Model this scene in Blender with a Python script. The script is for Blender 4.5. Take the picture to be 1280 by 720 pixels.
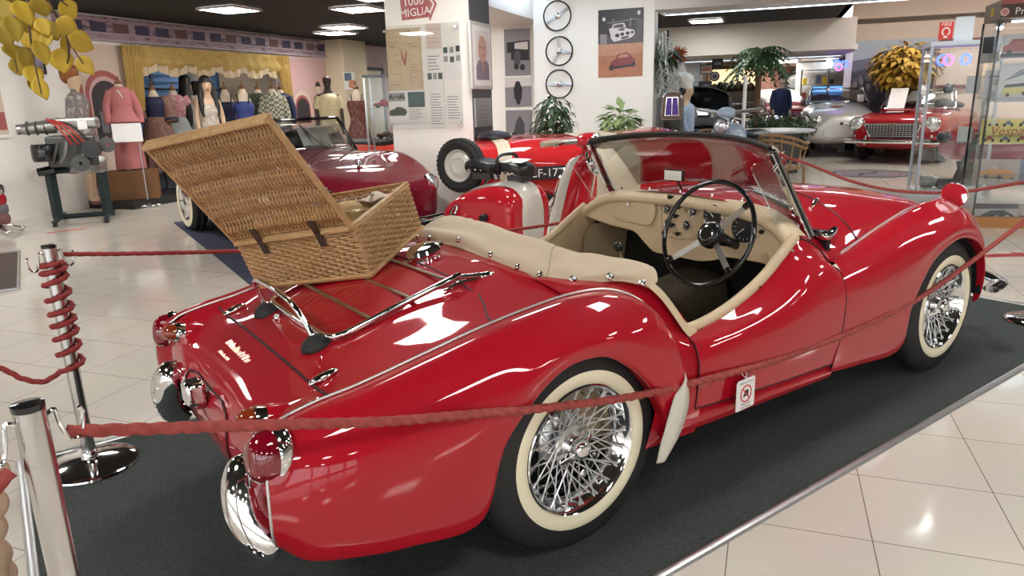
import bpy, bmesh, math, random
import numpy as np
from mathutils import Vector, Matrix

for _o in list(bpy.data.objects):
    bpy.data.objects.remove(_o)
SC = bpy.context.scene
COL = SC.collection
PI = math.pi
R = math.radians
random.seed(7)

# ------------------------------------------------------------------ camera
CAM_F = 892.0                                   # focal length in pixels at 1280 wide
CAM_C = Vector((-1.2474, -2.0699, 1.3138))
CAM_YAW, CAM_PITCH, CAM_ROLL = 0.9513, 0.2588, -0.0292
_f = Vector((math.cos(CAM_YAW)*math.cos(CAM_PITCH), math.sin(CAM_YAW)*math.cos(CAM_PITCH), -math.sin(CAM_PITCH)))
_r = Vector((math.sin(CAM_YAW), -math.cos(CAM_YAW), 0))
_u = _r.cross(_f)
_r2 = _r*math.cos(CAM_ROLL) + _u*math.sin(CAM_ROLL)
_u2 = -_r*math.sin(CAM_ROLL) + _u*math.cos(CAM_ROLL)
cd = bpy.data.cameras.new('camera')
cd.sensor_fit = 'HORIZONTAL'
cd.sensor_width = 36.0
cd.lens = 36.0*CAM_F/1280.0
cd.clip_start = 0.05
cd.clip_end = 200
cam = bpy.data.objects.new('camera', cd)
COL.objects.link(cam)
cam.matrix_world = Matrix(((_r2.x, _u2.x, -_f.x, CAM_C.x), (_r2.y, _u2.y, -_f.y, CAM_C.y), (_r2.z, _u2.z, -_f.z, CAM_C.z), (0, 0, 0, 1)))
SC.camera = cam

# ------------------------------------------------------------------ light and exposure
SC.view_settings.view_transform = 'Standard'
SC.view_settings.look = 'None'
SC.view_settings.gamma = 1.0
SC.view_settings.exposure = 0.85
SC.view_settings.use_curve_mapping = False
wld = bpy.data.worlds.new('world')
SC.world = wld
wld.use_nodes = True
wld.node_tree.nodes['Background'].inputs[0].default_value = (0.93, 0.96, 1.0, 1)
wld.node_tree.nodes['Background'].inputs[1].default_value = 1.7
LAMP_W = 19.0                                   # emission of the ceiling panels
try:
    SC.cycles.max_bounces = 8
    SC.cycles.transparent_max_bounces = 16
    SC.cycles.sample_clamp_indirect = 6.0
    SC.cycles.caustics_reflective = False
    SC.cycles.caustics_refractive = False
except Exception:
    pass

# ------------------------------------------------------------------ from the photograph to the place
def ray(px, py):
    return _r2*((px-640)/CAM_F) - _u2*((py-360)/CAM_F) + _f

def on(px, py, ax, val):                        # the point seen at a pixel, on the plane axis = val
    d = ray(px, py)
    t = (val-CAM_C[ax])/d[ax]
    return CAM_C + d*t

def gd(px, D):                                  # floor point in the direction of column px, D metres off
    d = ray(px, 142-0.0289*px)
    h = math.hypot(d.x, d.y)
    return Vector((CAM_C.x+d.x/h*D, CAM_C.y+d.y/h*D, 0))

def hp(px, py, D):                              # the point seen at a pixel, D metres off
    d = ray(px, py)
    h = math.hypot(d.x, d.y)
    return CAM_C + d*(D/h)

BA = R(34.5)                                    # the building stands turned against the car
BU = Vector((math.cos(BA), math.sin(BA), 0))
BV = Vector((-math.sin(BA), math.cos(BA), 0))
def UV(u, v, z=0):
    return BU*u + BV*v + Vector((0, 0, z))
def tuv(P):
    return P.dot(BU), P.dot(BV)
def onu(px, py, u):
    d = ray(px, py); t = (u-CAM_C.dot(BU))/d.dot(BU)
    return CAM_C + d*t
def onv(px, py, v):
    d = ray(px, py); t = (v-CAM_C.dot(BV))/d.dot(BV)
    return CAM_C + d*t

# ------------------------------------------------------------------ materials
MATS = {}
def mat(name, col=(0.8, 0.8, 0.8), rough=0.5, metal=0.0, coat=0.0, spec=0.5, emis=None, es=0.0, noise=None, bump=None, sheen=0.0, trans=0.0, alpha=1.0, ior=1.45):
    """noise = (scale, second colour, contrast);  bump = (scale, strength)"""
    if name in MATS:
        return MATS[name]
    m = bpy.data.materials.new(name)
    m.use_nodes = True
    nt = m.node_tree
    b = nt.nodes['Principled BSDF']
    b.inputs['Base Color'].default_value = (*col, 1)
    b.inputs['Roughness'].default_value = rough
    b.inputs['Metallic'].default_value = metal
    b.inputs['Coat Weight'].default_value = coat
    b.inputs['Coat Roughness'].default_value = 0.03
    b.inputs['Specular IOR Level'].default_value = spec
    b.inputs['Sheen Weight'].default_value = sheen
    b.inputs['Transmission Weight'].default_value = trans
    b.inputs['IOR'].default_value = ior
    b.inputs['Alpha'].default_value = alpha
    if emis:
        b.inputs['Emission Color'].default_value = (*emis, 1)
        b.inputs['Emission Strength'].default_value = es
    if noise or bump:
        tc = nt.nodes.new('ShaderNodeTexCoord')
    if noise:
        n = nt.nodes.new('ShaderNodeTexNoise')
        n.inputs['Scale'].default_value = noise[0]
        n.inputs['Detail'].default_value = 4
        nt.links.new(tc.outputs['Object'], n.inputs['Vector'])
        r = nt.nodes.new('ShaderNodeValToRGB')
        c = noise[2] if len(noise) > 2 else 0.2
        r.color_ramp.elements[0].position = 0.5-c
        r.color_ramp.elements[1].position = 0.5+c
        r.color_ramp.elements[0].color = (*col, 1)
        r.color_ramp.elements[1].color = (*noise[1], 1)
        nt.links.new(n.outputs['Fac'], r.inputs['Fac'])
        nt.links.new(r.outputs['Color'], b.inputs['Base Color'])
    if bump:
        n2 = nt.nodes.new('ShaderNodeTexNoise')
        n2.inputs['Scale'].default_value = bump[0]
        n2.inputs['Detail'].default_value = 3
        nt.links.new(tc.outputs['Object'], n2.inputs['Vector'])
        bp = nt.nodes.new('ShaderNodeBump')
        bp.inputs['Strength'].default_value = bump[1]
        bp.inputs['Distance'].default_value = 0.01
        nt.links.new(n2.outputs['Fac'], bp.inputs['Height'])
        nt.links.new(bp.outputs['Normal'], b.inputs['Normal'])
    MATS[name] = m
    return m

def glass_mat(name, tint=(1, 1, 1), mixw=0.12, rough=0.0, slope=0.8):
    """a thin pane: mostly clear, a little mirror that grows at grazing angles"""
    if name in MATS:
        return MATS[name]
    m = bpy.data.materials.new(name)
    m.use_nodes = True
    nt = m.node_tree
    nt.nodes.clear()
    o = nt.nodes.new('ShaderNodeOutputMaterial')
    tr = nt.nodes.new('ShaderNodeBsdfTransparent')
    tr.inputs[0].default_value = (*tint, 1)
    gl = nt.nodes.new('ShaderNodeBsdfGlossy')
    gl.inputs['Roughness'].default_value = rough
    fr = nt.nodes.new('ShaderNodeFresnel')
    fr.inputs['IOR'].default_value = 1.45
    mu = nt.nodes.new('ShaderNodeMath'); mu.operation = 'MULTIPLY_ADD'
    mu.inputs[1].default_value = slope
    mu.inputs[2].default_value = mixw*0.2
    mx = nt.nodes.new('ShaderNodeMixShader')
    nt.links.new(fr.outputs[0], mu.inputs[0])
    nt.links.new(mu.outputs[0], mx.inputs[0])
    nt.links.new(tr.outputs[0], mx.inputs[1])
    nt.links.new(gl.outputs[0], mx.inputs[2])
    nt.links.new(mx.outputs[0], o.inputs[0])
    MATS[name] = m
    return m

def band_mat(name, cols, scale=(1, 1, 1), kind='noise', nscale=8.0, rough=0.6, detail=5, dist=0.0):
    """several colours laid out by a noise or voronoi or wave pattern (printed pictures, patterned cloth)"""
    if name in MATS:
        return MATS[name]
    m = bpy.data.materials.new(name)
    m.use_nodes = True
    nt = m.node_tree
    b = nt.nodes['Principled BSDF']
    b.inputs['Roughness'].default_value = rough
    tc = nt.nodes.new('ShaderNodeTexCoord')
    mp = nt.nodes.new('ShaderNodeMapping')
    mp.inputs['Scale'].default_value = scale
    nt.links.new(tc.outputs['Object'], mp.inputs[0])
    if kind == 'noise':
        n = nt.nodes.new('ShaderNodeTexNoise'); n.inputs['Scale'].default_value = nscale; n.inputs['Detail'].default_value = detail
        n.inputs['Distortion'].default_value = dist
        f = n.outputs['Fac']
    elif kind == 'voronoi':
        n = nt.nodes.new('ShaderNodeTexVoronoi'); n.inputs['Scale'].default_value = nscale
        f = n.outputs['Distance']
    elif kind == 'checker':
        n = nt.nodes.new('ShaderNodeTexChecker'); n.inputs['Scale'].default_value = nscale
        f = n.outputs['Fac']
    else:
        n = nt.nodes.new('ShaderNodeTexWave'); n.inputs['Scale'].default_value = nscale; n.inputs['Distortion'].default_value = dist
        n.inputs['Detail'].default_value = detail
        f = n.outputs['Fac']
    nt.links.new(mp.outputs[0], n.inputs['Vector'])
    r = nt.nodes.new('ShaderNodeValToRGB')
    el = r.color_ramp.elements
    while len(el) < len(cols):
        el.new(0.5)
    lo, hi = (0.32, 0.68) if kind == 'noise' else (0.0, 0.9)
    for i, c in enumerate(cols):
        el[i].position = lo+(hi-lo)*i/max(1, len(cols)-1)
        el[i].color = (*c, 1)
    nt.links.new(f, r.inputs['Fac'])
    nt.links.new(r.outputs['Color'], b.inputs['Base Color'])
    MATS[name] = m
    return m

# ------------------------------------------------------------------ mesh builder
def spl(pts, n, closed=False):
    """Catmull-Rom through pts (rows of numbers), n samples, even in parameter"""
    P = np.array([list(p) for p in pts], float)
    m = len(P)
    if m == 1:
        return np.repeat(P, n, 0)
    if closed:
        t = np.linspace(0, m, n, endpoint=False)
        g = lambda i: P[i % m]
        seg = m
    else:
        t = np.linspace(0, m-1, n)
        seg = m-1
        def g(i):
            if i < 0: return 2*P[0]-P[1]
            if i >= m: return 2*P[-1]-P[-2]
            return P[i]
    out = []
    for s in t:
        i = min(int(s), seg-1); u = s-i
        a, b, c, d = g(i-1), g(i), g(i+1), g(i+2)
        out.append(0.5*((2*b)+(-a+c)*u+(2*a-5*b+4*c-d)*u*u+(-a+3*b-3*c+d)*u**3))
    return np.array(out)

class MB:
    def __init__(s):
        s.v = []; s.f = []; s.M = Matrix.Identity(4)
    def add(s, vs, fs):
        o = len(s.v)
        s.v += [tuple(s.M @ Vector(v)) for v in vs]
        s.f += [tuple(o+i for i in f) for f in fs]
        return s
    def grid(s, P, cu=False, cv=False, flip=False):
        P = np.asarray(P, float); a, b = P.shape[:2]
        fs = []
        for i in range(a if cu else a-1):
            for j in range(b if cv else b-1):
                q = (i*b+j, ((i+1) % a)*b+j, ((i+1) % a)*b+(j+1) % b, i*b+(j+1) % b)
                fs.append(q[::-1] if flip else q)
        return s.add(P.reshape(-1, 3), fs)
    def box(s, c, d, rz=0.0, M=None):
        x, y, z = d[0]/2, d[1]/2, d[2]/2
        T = Matrix.Translation(Vector(c)) @ (M if M else Matrix.Rotation(rz, 4, 'Z'))
        vs = [T @ Vector((sx*x, sy*y, sz*z)) for sz in (-1, 1) for sy in (-1, 1) for sx in (-1, 1)]
        return s.add(vs, [(0, 2, 3, 1), (4, 5, 7, 6), (0, 1, 5, 4), (2, 6, 7, 3), (0, 4, 6, 2), (1, 3, 7, 5)])
    def hexa(s, lo, hi):
        """box from four bottom and four top corners, both anticlockwise from above"""
        return s.add(list(lo)+list(hi), [(3, 2, 1, 0), (4, 5, 6, 7), (0, 1, 5, 4), (1, 2, 6, 5), (2, 3, 7, 6), (3, 0, 4, 7)])
    def tube(s, pts, r, n=8, closed=False, caps=True, flat=1.0):
        P = [Vector(p) for p in pts]; m = len(P)
        rr = list(r) if hasattr(r, '__len__') else [r]*m
        T = []
        for i in range(m):
            a = P[(i-1) % m] if (closed or i > 0) else P[0]
            b = P[(i+1) % m] if (closed or i < m-1) else P[-1]
            d = (b-a)
            T.append(d.normalized() if d.length > 1e-9 else Vector((0, 0, 1)))
        up = Vector((0, 0, 1)) if abs(T[0].z) < 0.95 else Vector((1, 0, 0))
        N = (up - T[0]*up.dot(T[0])).normalized()
        vs = []
        for i in range(m):
            N = N - T[i]*N.dot(T[i])
            N = N.normalized() if N.length > 1e-6 else T[i].orthogonal().normalized()
            B = T[i].cross(N)
            for k in range(n):
                a = 2*PI*k/n
                vs.append(P[i]+(N*math.cos(a)*flat+B*math.sin(a))*rr[i])
        fs = []
        for i in range(m if closed else m-1):
            for k in range(n):
                i2 = (i+1) % m
                fs.append((i*n+k, i*n+(k+1) % n, i2*n+(k+1) % n, i2*n+k))
        if caps and not closed:
            fs.append(tuple(range(n))[::-1]); fs.append(tuple((m-1)*n+k for k in range(n)))
        return s.add(vs, fs)
    def cyl(s, p0, p1, r0, r1=None, n=16):
        return s.tube([p0, p1], [r0, r0 if r1 is None else r1], n)
    def lathe(s, prof, n=24, M=None, a0=0.0, a1=2*PI):
        """profile rows (radius, height) turned about the local z axis"""
        T = M if M else Matrix.Identity(4)
        full = abs(a1-a0-2*PI) < 1e-6
        k = n if full else n+1
        vs = [T @ Vector((r*math.cos(a0+(a1-a0)*j/n), r*math.sin(a0+(a1-a0)*j/n), z)) for (r, z) in prof for j in range(k)]
        fs = []
        for i in range(len(prof)-1):
            for j in range(n):
                j2 = (j+1) % k
                fs.append((i*k+j, i*k+j2, (i+1)*k+j2, (i+1)*k+j))
        return s.add(vs, fs)
    def ell(s, c, rad, nu=16, nv=10, M=None, jit=0.0):
        T = Matrix.Translation(Vector(c)) @ (M if M else Matrix.Identity(4))
        vs = [T @ Vector((0, 0, -rad[2]))]
        for i in range(1, nv):
            a = -PI/2+PI*i/nv
            for j in range(nu):
                b = 2*PI*j/nu
                q = 1+random.uniform(-jit, jit)
                vs.append(T @ Vector((rad[0]*math.cos(a)*math.cos(b)*q, rad[1]*math.cos(a)*math.sin(b)*q, rad[2]*math.sin(a)*q)))
        vs.append(T @ Vector((0, 0, rad[2])))
        fs = [(0, 1+(j+1) % nu, 1+j) for j in range(nu)]
        for i in range(nv-2):
            for j in range(nu):
                a = 1+i*nu; b = a+nu
                fs.append((a+j, a+(j+1) % nu, b+(j+1) % nu, b+j))
        t = 1+(nv-2)*nu; e = len(vs)-1
        fs += [(t+j, t+(j+1) % nu, e) for j in range(nu)]
        return s.add(vs, fs)
    def prism(s, poly, z0, z1, M=None):
        """polygon in local xy, pulled along local z"""
        T = M if M else Matrix.Identity(4)
        n = len(poly)
        vs = [T @ Vector((x, y, z0)) for x, y in poly]+[T @ Vector((x, y, z1)) for x, y in poly]
        fs = [tuple(range(n))[::-1], tuple(range(n, 2*n))]+[(i, (i+1) % n, n+(i+1) % n, n+i) for i in range(n)]
        return s.add(vs, fs)
    def build(s, name, m, parent=None, smooth=True, angle=40, bevel=0.0, solid=0.0, subd=0, seg=2, merge=False):
        me = bpy.data.meshes.new(name)
        me.from_pydata(s.v, [], s.f)
        if merge:
            bm = bmesh.new(); bm.from_mesh(me)
            bmesh.ops.remove_doubles(bm, verts=bm.verts, dist=1e-5)
            bmesh.ops.recalc_face_normals(bm, faces=bm.faces)
            bm.to_mesh(me); bm.free()
        me.update()
        if smooth:
            me.polygons.foreach_set('use_smooth', [True]*len(me.polygons))
            if angle < 180:
                me.set_sharp_from_angle(angle=R(angle))
        o = bpy.data.objects.new(name, me)
        if m:
            me.materials.append(MATS[m] if isinstance(m, str) else m)
        COL.objects.link(o)
        if parent:
            o.parent = parent
        if solid:
            md = o.modifiers.new('thickness', 'SOLIDIFY'); md.thickness = abs(solid); md.offset = 1 if solid > 0 else -1
        if bevel:
            md = o.modifiers.new('edge', 'BEVEL'); md.width = bevel; md.segments = seg; md.limit_method = 'ANGLE'; md.angle_limit = R(35)
        if subd:
            md = o.modifiers.new('smooth', 'SUBSURF'); md.levels = subd; md.render_levels = subd
        return o

def mb():
    return MB()

def tag(o, label, cat, group=None, kind=None):
    o['label'] = label
    o['category'] = cat
    if group: o['group'] = group
    if kind: o['kind'] = kind
    return o

def thing(name, label, cat, loc=(0, 0, 0), rz=0.0, group=None):
    o = bpy.data.objects.new(name, None)
    COL.objects.link(o)
    o.location = loc
    o.rotation_euler = (0, 0, rz)
    o.empty_display_size = 0.1
    return tag(o, label, cat, group)

def lab(o, text):
    o['label'] = text
    return o

def struct(o):
    o['kind'] = 'structure'
    return o

def copy_tree(o, parent=None, loc=None, rz=None, label=None):
    c = o.copy(); COL.objects.link(c); c.parent = parent
    if loc is not None: c.location = loc
    if rz is not None: c.rotation_euler = (0, 0, rz)
    if label: c['label'] = label
    for ch in [q for q in bpy.data.objects if q.parent == o]:
        copy_tree(ch, c)
    return c

def patch(guides, nu=40, nv=20):
    """surface through guide curves (all with the same number of points)"""
    G = np.array([spl(g, nu) for g in guides])          # K, nu, 3
    return np.stack([spl(G[:, i, :], nv) for i in range(nu)])   # nu, nv, 3

def mir(P):
    Q = np.array(P, float).copy(); Q[..., 1] *= -1
    return Q

def text(name, s, size, m, parent, M, extrude=0.001, align='CENTER', sx=1.0):
    cu = bpy.data.curves.new(name, 'FONT')
    cu.body = s; cu.size = size; cu.extrude = extrude
    cu.align_x = align; cu.align_y = 'CENTER'
    cu.resolution_u = 2
    t = bpy.data.objects.new(name, cu)
    COL.objects.link(t)
    bpy.context.view_layer.update()
    me = bpy.data.meshes.new_from_object(t.evaluated_get(bpy.context.evaluated_depsgraph_get()))
    bpy.data.objects.remove(t); bpy.data.curves.remove(cu)
    me.transform(M @ Matrix.Diagonal((sx, 1, 1, 1)))
    me.name = name
    o = bpy.data.objects.new(name, me)
    me.materials.clear()
    me.materials.append(MATS[m] if isinstance(m, str) else m)
    COL.objects.link(o)
    if parent: o.parent = parent
    return o

def frame(o, x, y):
    """matrix with origin o, local x and y along the given directions"""
    x = Vector(x).normalized(); y = Vector(y); y = (y-x*y.dot(x)).normalized(); z = x.cross(y)
    return Matrix(((x.x, y.x, z.x, o[0]), (x.y, y.y, z.y, o[1]), (x.z, y.z, z.z, o[2]), (0, 0, 0, 1)))

# shared materials
mat('red_paint', (0.40, 0.005, 0.016), 0.5, 0.0, coat=1.0, spec=0.08)
mat('chrome', (0.80, 0.80, 0.80), 0.07, 1.0)
mat('steel', (0.62, 0.60, 0.58), 0.22, 1.0)
mat('alu', (0.66, 0.66, 0.67), 0.36, 1.0)
mat('black_rubber', (0.018, 0.018, 0.018), 0.62)
mat('black_gloss', (0.010, 0.010, 0.011), 0.12, coat=0.5)
mat('whitewall', (0.84, 0.76, 0.56), 0.45)
mat('vinyl', (0.60, 0.46, 0.30), 0.5, noise=(30, (0.56, 0.43, 0.28), 0.3), bump=(220, 0.06))
mat('canvas', (0.62, 0.50, 0.36), 0.72, noise=(18, (0.56, 0.45, 0.32), 0.3), bump=(260, 0.12))
mat('piping', (0.40, 0.30, 0.19), 0.6)
mat('dark_carpet', (0.060, 0.047, 0.030), 0.95, noise=(60, (0.09, 0.07, 0.045), 0.2))
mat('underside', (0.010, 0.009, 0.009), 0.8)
mat('white_wall', (0.86, 0.83, 0.78), 0.6)
mat('white', (0.82, 0.81, 0.79), 0.5)
mat('paper', (0.80, 0.79, 0.77), 0.6)
glass_mat('clear_glass', (0.985, 0.99, 0.985), 0.06, 0.0, 0.3)
glass_mat('screen_glass', (0.95, 0.96, 0.95), 0.3)
# ================================================================== the room
def tile_floor():
    m = bpy.data.materials.new('floor_tiles'); m.use_nodes = True
    nt = m.node_tree; b = nt.nodes['Principled BSDF']
    tc = nt.nodes.new('ShaderNodeTexCoord')
    mp = nt.nodes.new('ShaderNodeMapping')
    mp.inputs['Location'].default_value = (0.0, 0.0, 0)
    nt.links.new(tc.outputs['Object'], mp.inputs[0])
    br = nt.nodes.new('ShaderNodeTexBrick')
    br.offset = 0.0; br.squash = 1.0
    br.inputs['Scale'].default_value = 1.0
    br.inputs['Brick Width'].default_value = TS
    br.inputs['Row Height'].default_value = TS
    br.inputs['Mortar Size'].default_value = 0.0016
    br.inputs['Mortar Smooth'].default_value = 0.0
    br.inputs['Color1'].default_value = (0.75, 0.69, 0.61, 1)
    br.inputs['Color2'].default_value = (0.72, 0.66, 0.58, 1)
    br.inputs['Mortar'].default_value = (0.22, 0.17, 0.13, 1)
    nt.links.new(mp.outputs[0], br.inputs['Vector'])
    no = nt.nodes.new('ShaderNodeTexNoise'); no.inputs['Scale'].default_value = 3.0; no.inputs['Detail'].default_value = 6
    nt.links.new(mp.outputs[0], no.inputs['Vector'])
    mx = nt.nodes.new('ShaderNodeMix'); mx.data_type = 'RGBA'; mx.blend_type = 'MULTIPLY'
    mx.inputs['Factor'].default_value = 0.12
    nt.links.new(br.outputs['Color'], mx.inputs['A'])
    nt.links.new(no.outputs['Color'], mx.inputs['B'])
    nt.links.new(mx.outputs['Result'], b.inputs['Base Color'])
    b.inputs['Roughness'].default_value = 0.09
    b.inputs['Specular IOR Level'].default_value = 0.6
    MATS['floor_tiles'] = m
    return m

TS = 0.408
tile_floor()
# the tile grid passes through this point of the photograph
T0 = on(1204.6, 548.3, 2, 0.0)
o = mb().box((0, 0, -0.05), (80, 80, 0.1)).build('floor', 'floor_tiles', smooth=False)
o.location = (T0.x, T0.y, 0.0)
o.rotation_euler = (0, 0, BA)
struct(o)

mat('ceiling_black', (0.012, 0.011, 0.010), 0.8)
mat('beam_white', (0.74, 0.70, 0.65), 0.6)
mat('taupe_wall', (0.56, 0.46, 0.38), 0.7)
mat('grey_paint', (0.085, 0.087, 0.095), 0.5)
mat('lamp_panel', (0.9, 0.9, 0.9), 0.5, emis=(1.0, 0.975, 0.93), es=LAMP_W)
mat('lamp_frame', (0.75, 0.75, 0.75), 0.4)
CZ = 2.62
mat('alcove_brown', (0.26, 0.20, 0.15), 0.7)
mat('pink_wall', (0.60, 0.44, 0.42), 0.7)
mat('beige_wall', (0.55, 0.47, 0.38), 0.7)
mat('cream_wall', (0.62, 0.53, 0.38), 0.65)
def brick_mat():
    m = bpy.data.materials.new('brick'); m.use_nodes = True
    nt = m.node_tree; b = nt.nodes['Principled BSDF']
    tc = nt.nodes.new('ShaderNodeTexCoord'); mp = nt.nodes.new('ShaderNodeMapping')
    mp.inputs['Rotation'].default_value = (R(90), 0, -BA)
    br = nt.nodes.new('ShaderNodeTexBrick')
    br.inputs['Scale'].default_value = 1.0; br.inputs['Brick Width'].default_value = 0.24; br.inputs['Row Height'].default_value = 0.075
    br.inputs['Mortar Size'].default_value = 0.008
    br.inputs['Color1'].default_value = (0.26, 0.10, 0.065, 1); br.inputs['Color2'].default_value = (0.20, 0.075, 0.05, 1); br.inputs['Mortar'].default_value = (0.30, 0.22, 0.18, 1)
    nt.links.new(tc.outputs['Object'], mp.inputs[0]); nt.links.new(mp.outputs[0], br.inputs['Vector']); nt.links.new(br.outputs['Color'], b.inputs['Base Color'])
    b.inputs['Roughness'].default_value = 0.8
    MATS['brick'] = m
brick_mat()
def slab(u0, u1, v0, v1, z0, z1, name, m, parent=None):
    b = mb()
    c = [(u0, v0), (u1, v0), (u1, v1), (u0, v1)]
    b.hexa([UV(u, v, z0) for u, v in c], [UV(u, v, z1) for u, v in c])
    return b.build(name, m, parent, smooth=False)

RC = 3.4                                         # the recess over the far cars has a higher ceiling
struct(slab(-10.2, 8.1, -16, 22, CZ, CZ+0.1, 'ceiling', 'ceiling_black'))
struct(slab(8.1, 15.2, -2.1, 22, CZ, CZ+0.1, 'ceiling', 'ceiling_black'))
struct(slab(15.2, 30, -16, 22, CZ, CZ+0.1, 'ceiling', 'ceiling_black'))
struct(slab(8.0, 15.2, -16, -2.1, RC, RC+0.1, 'ceiling', 'taupe_wall'))
struct(slab(8.1, 15.2, -2.1, -2.0, CZ, RC, 'trim_1', 'taupe_wall'))
struct(slab(8.0, 8.1, -16, -2.1, CZ, RC, 'trim_2', 'beam_white'))
# unseen glazed front, added behind the visitors so daylight fills the room
struct(slab(-10.2, -10.0, -16, 22, 0, .35, 'wall_rear', 'white_wall'))
struct(slab(-10.2, -10.0, -16, 22, 2.45, CZ, 'wall_rear', 'white_wall'))
for k in range(12):
    struct(slab(-10.2, -10.0, -16+k*3.2, -15.75+k*3.2, .35, 2.45, 'wall_rear', 'white_wall'))
    if k < 11: struct(slab(-10.11, -10.09, -15.75+k*3.2, -12.8+k*3.2, .35, 2.45, 'window_%d' % (k+1), 'clear_glass'))
struct(slab(-10.2, 30, -16.2, -16.0, 0, RC, 'wall_right', 'white_wall'))
struct(slab(24.0, 24.2, -16, 22, 0, CZ, 'wall_far', 'beige_wall'))
# left-hand wall with the opening of the costume alcove
struct(slab(-10.2, 6.18, 8.0, 8.2, 0, CZ, 'wall_left', 'white_wall'))
struct(slab(9.92, 30, 8.0, 8.2, 0, CZ, 'wall_left', 'pink_wall'))
struct(slab(6.18, 9.92, 8.0, 8.2, 1.95, CZ, 'wall_left', 'white_wall'))
struct(slab(6.0, 10.1, 10.2, 10.4, 0, CZ, 'wall_alcove', 'alcove_brown'))
struct(slab(6.0, 6.18, 8.2, 10.2, 0, CZ, 'wall_alcove', 'alcove_brown'))
struct(slab(9.92, 10.1, 8.2, 10.2, 0, CZ, 'wall_alcove', 'alcove_brown'))
struct(slab(11.37, 12.3, 7.55, 8.0, 0, CZ, 'trim_3', 'cream_wall'))
# the partition with the steering wheels and the lower one behind it
struct(slab(7.32, 7.60, 0.47, 2.06, 0, CZ, 'wall_middle', 'white_wall'))
struct(slab(7.90, 8.10, 1.9, 3.1, 0, CZ, 'wall_middle', 'white_wall'))
struct(slab(5.0, 7.9, 2.06, 2.9, 2.32, CZ, 'trim_4', 'beam_white'))
# beam, bulkhead and soffit over the far rooms
struct(slab(7.3, 8.1, -14, 0.47, 2.33, CZ, 'trim_5', 'beam_white'))
struct(slab(13.3, 13.6, -2.37, 4.0, 2.05, CZ, 'trim_6', 'beam_white'))
struct(slab(13.6, 24, -2.44, 4.0, 2.05, 2.15, 'trim_7', 'beam_white'))
struct(slab(15.2, 15.4, -16, -2.44, 0, RC, 'wall_taupe', 'taupe_wall'))
struct(slab(15.0, 24, 1.55, 1.65, 0, 2.05, 'wall_pictures', 'beige_wall'))
struct(slab(22.8, 23.0, -6, -.5, 0, 2.05, 'wall_brick', 'brick'))

lampn = [0]
def ceiling_lamp(P, label, rz=None, s=0.55, sy=None):
    t = thing('ceiling_light', label, 'ceiling light', (P.x, P.y, CZ-0.03), BA if rz is None else rz, 'square ceiling light panels')
    h = s/2; hy = (sy or s)/2
    b = mb()
    for (cx, cy, dx, dy) in ((0, hy+0.015, s+0.06, 0.03), (0, -hy-0.015, s+0.06, 0.03), (h+0.015, 0, 0.03, 2*hy), (-h-0.015, 0, 0.03, 2*hy)):
        b.box((cx, cy, 0.01), (dx, dy, 0.03))
    b.build('frame', 'lamp_frame', t, smooth=False)
    mb().box((0, 0, 0.01), (s, 2*hy, 0.02)).build('diffuser', 'lamp_panel', t, smooth=False)
    return t
# ================================================================== the red roadster
CAR = thing('roadster', 'red open-top vintage roadster with whitewall wire wheels and a wicker hamper on its rack', 'car', (0, 0, 0))
mat('seam_dark', (0.03, 0.002, 0.004), 0.5)
mat('bead', (0.78, 0.74, 0.72), 0.38, 1.0)
mat('lens_red', (0.20, 0.002, 0.012), 0.08, coat=1.0, spec=0.8)
mat('lens_amber', (0.24, 0.032, 0.007), 0.1, coat=1.0)
mat('gravel_guard', (0.62, 0.58, 0.50), 0.4)
mat('gold_script', (0.75, 0.55, 0.45), 0.3, 0.6)
mat('mirror', (0.9, 0.9, 0.9), 0.02, 1.0)

def both(name, P, m, flip=False, parent=CAR, **k):
    """a right-hand panel and its left-hand twin"""
    a = mb().grid(P, flip=flip).build(name, m, parent, **k)
    b = mb().grid(mir(P), flip=not flip).build(name, m, parent, **k)
    return a, b

def ip(xs, ys):
    return lambda x: float(np.interp(x, xs, ys))

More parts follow.
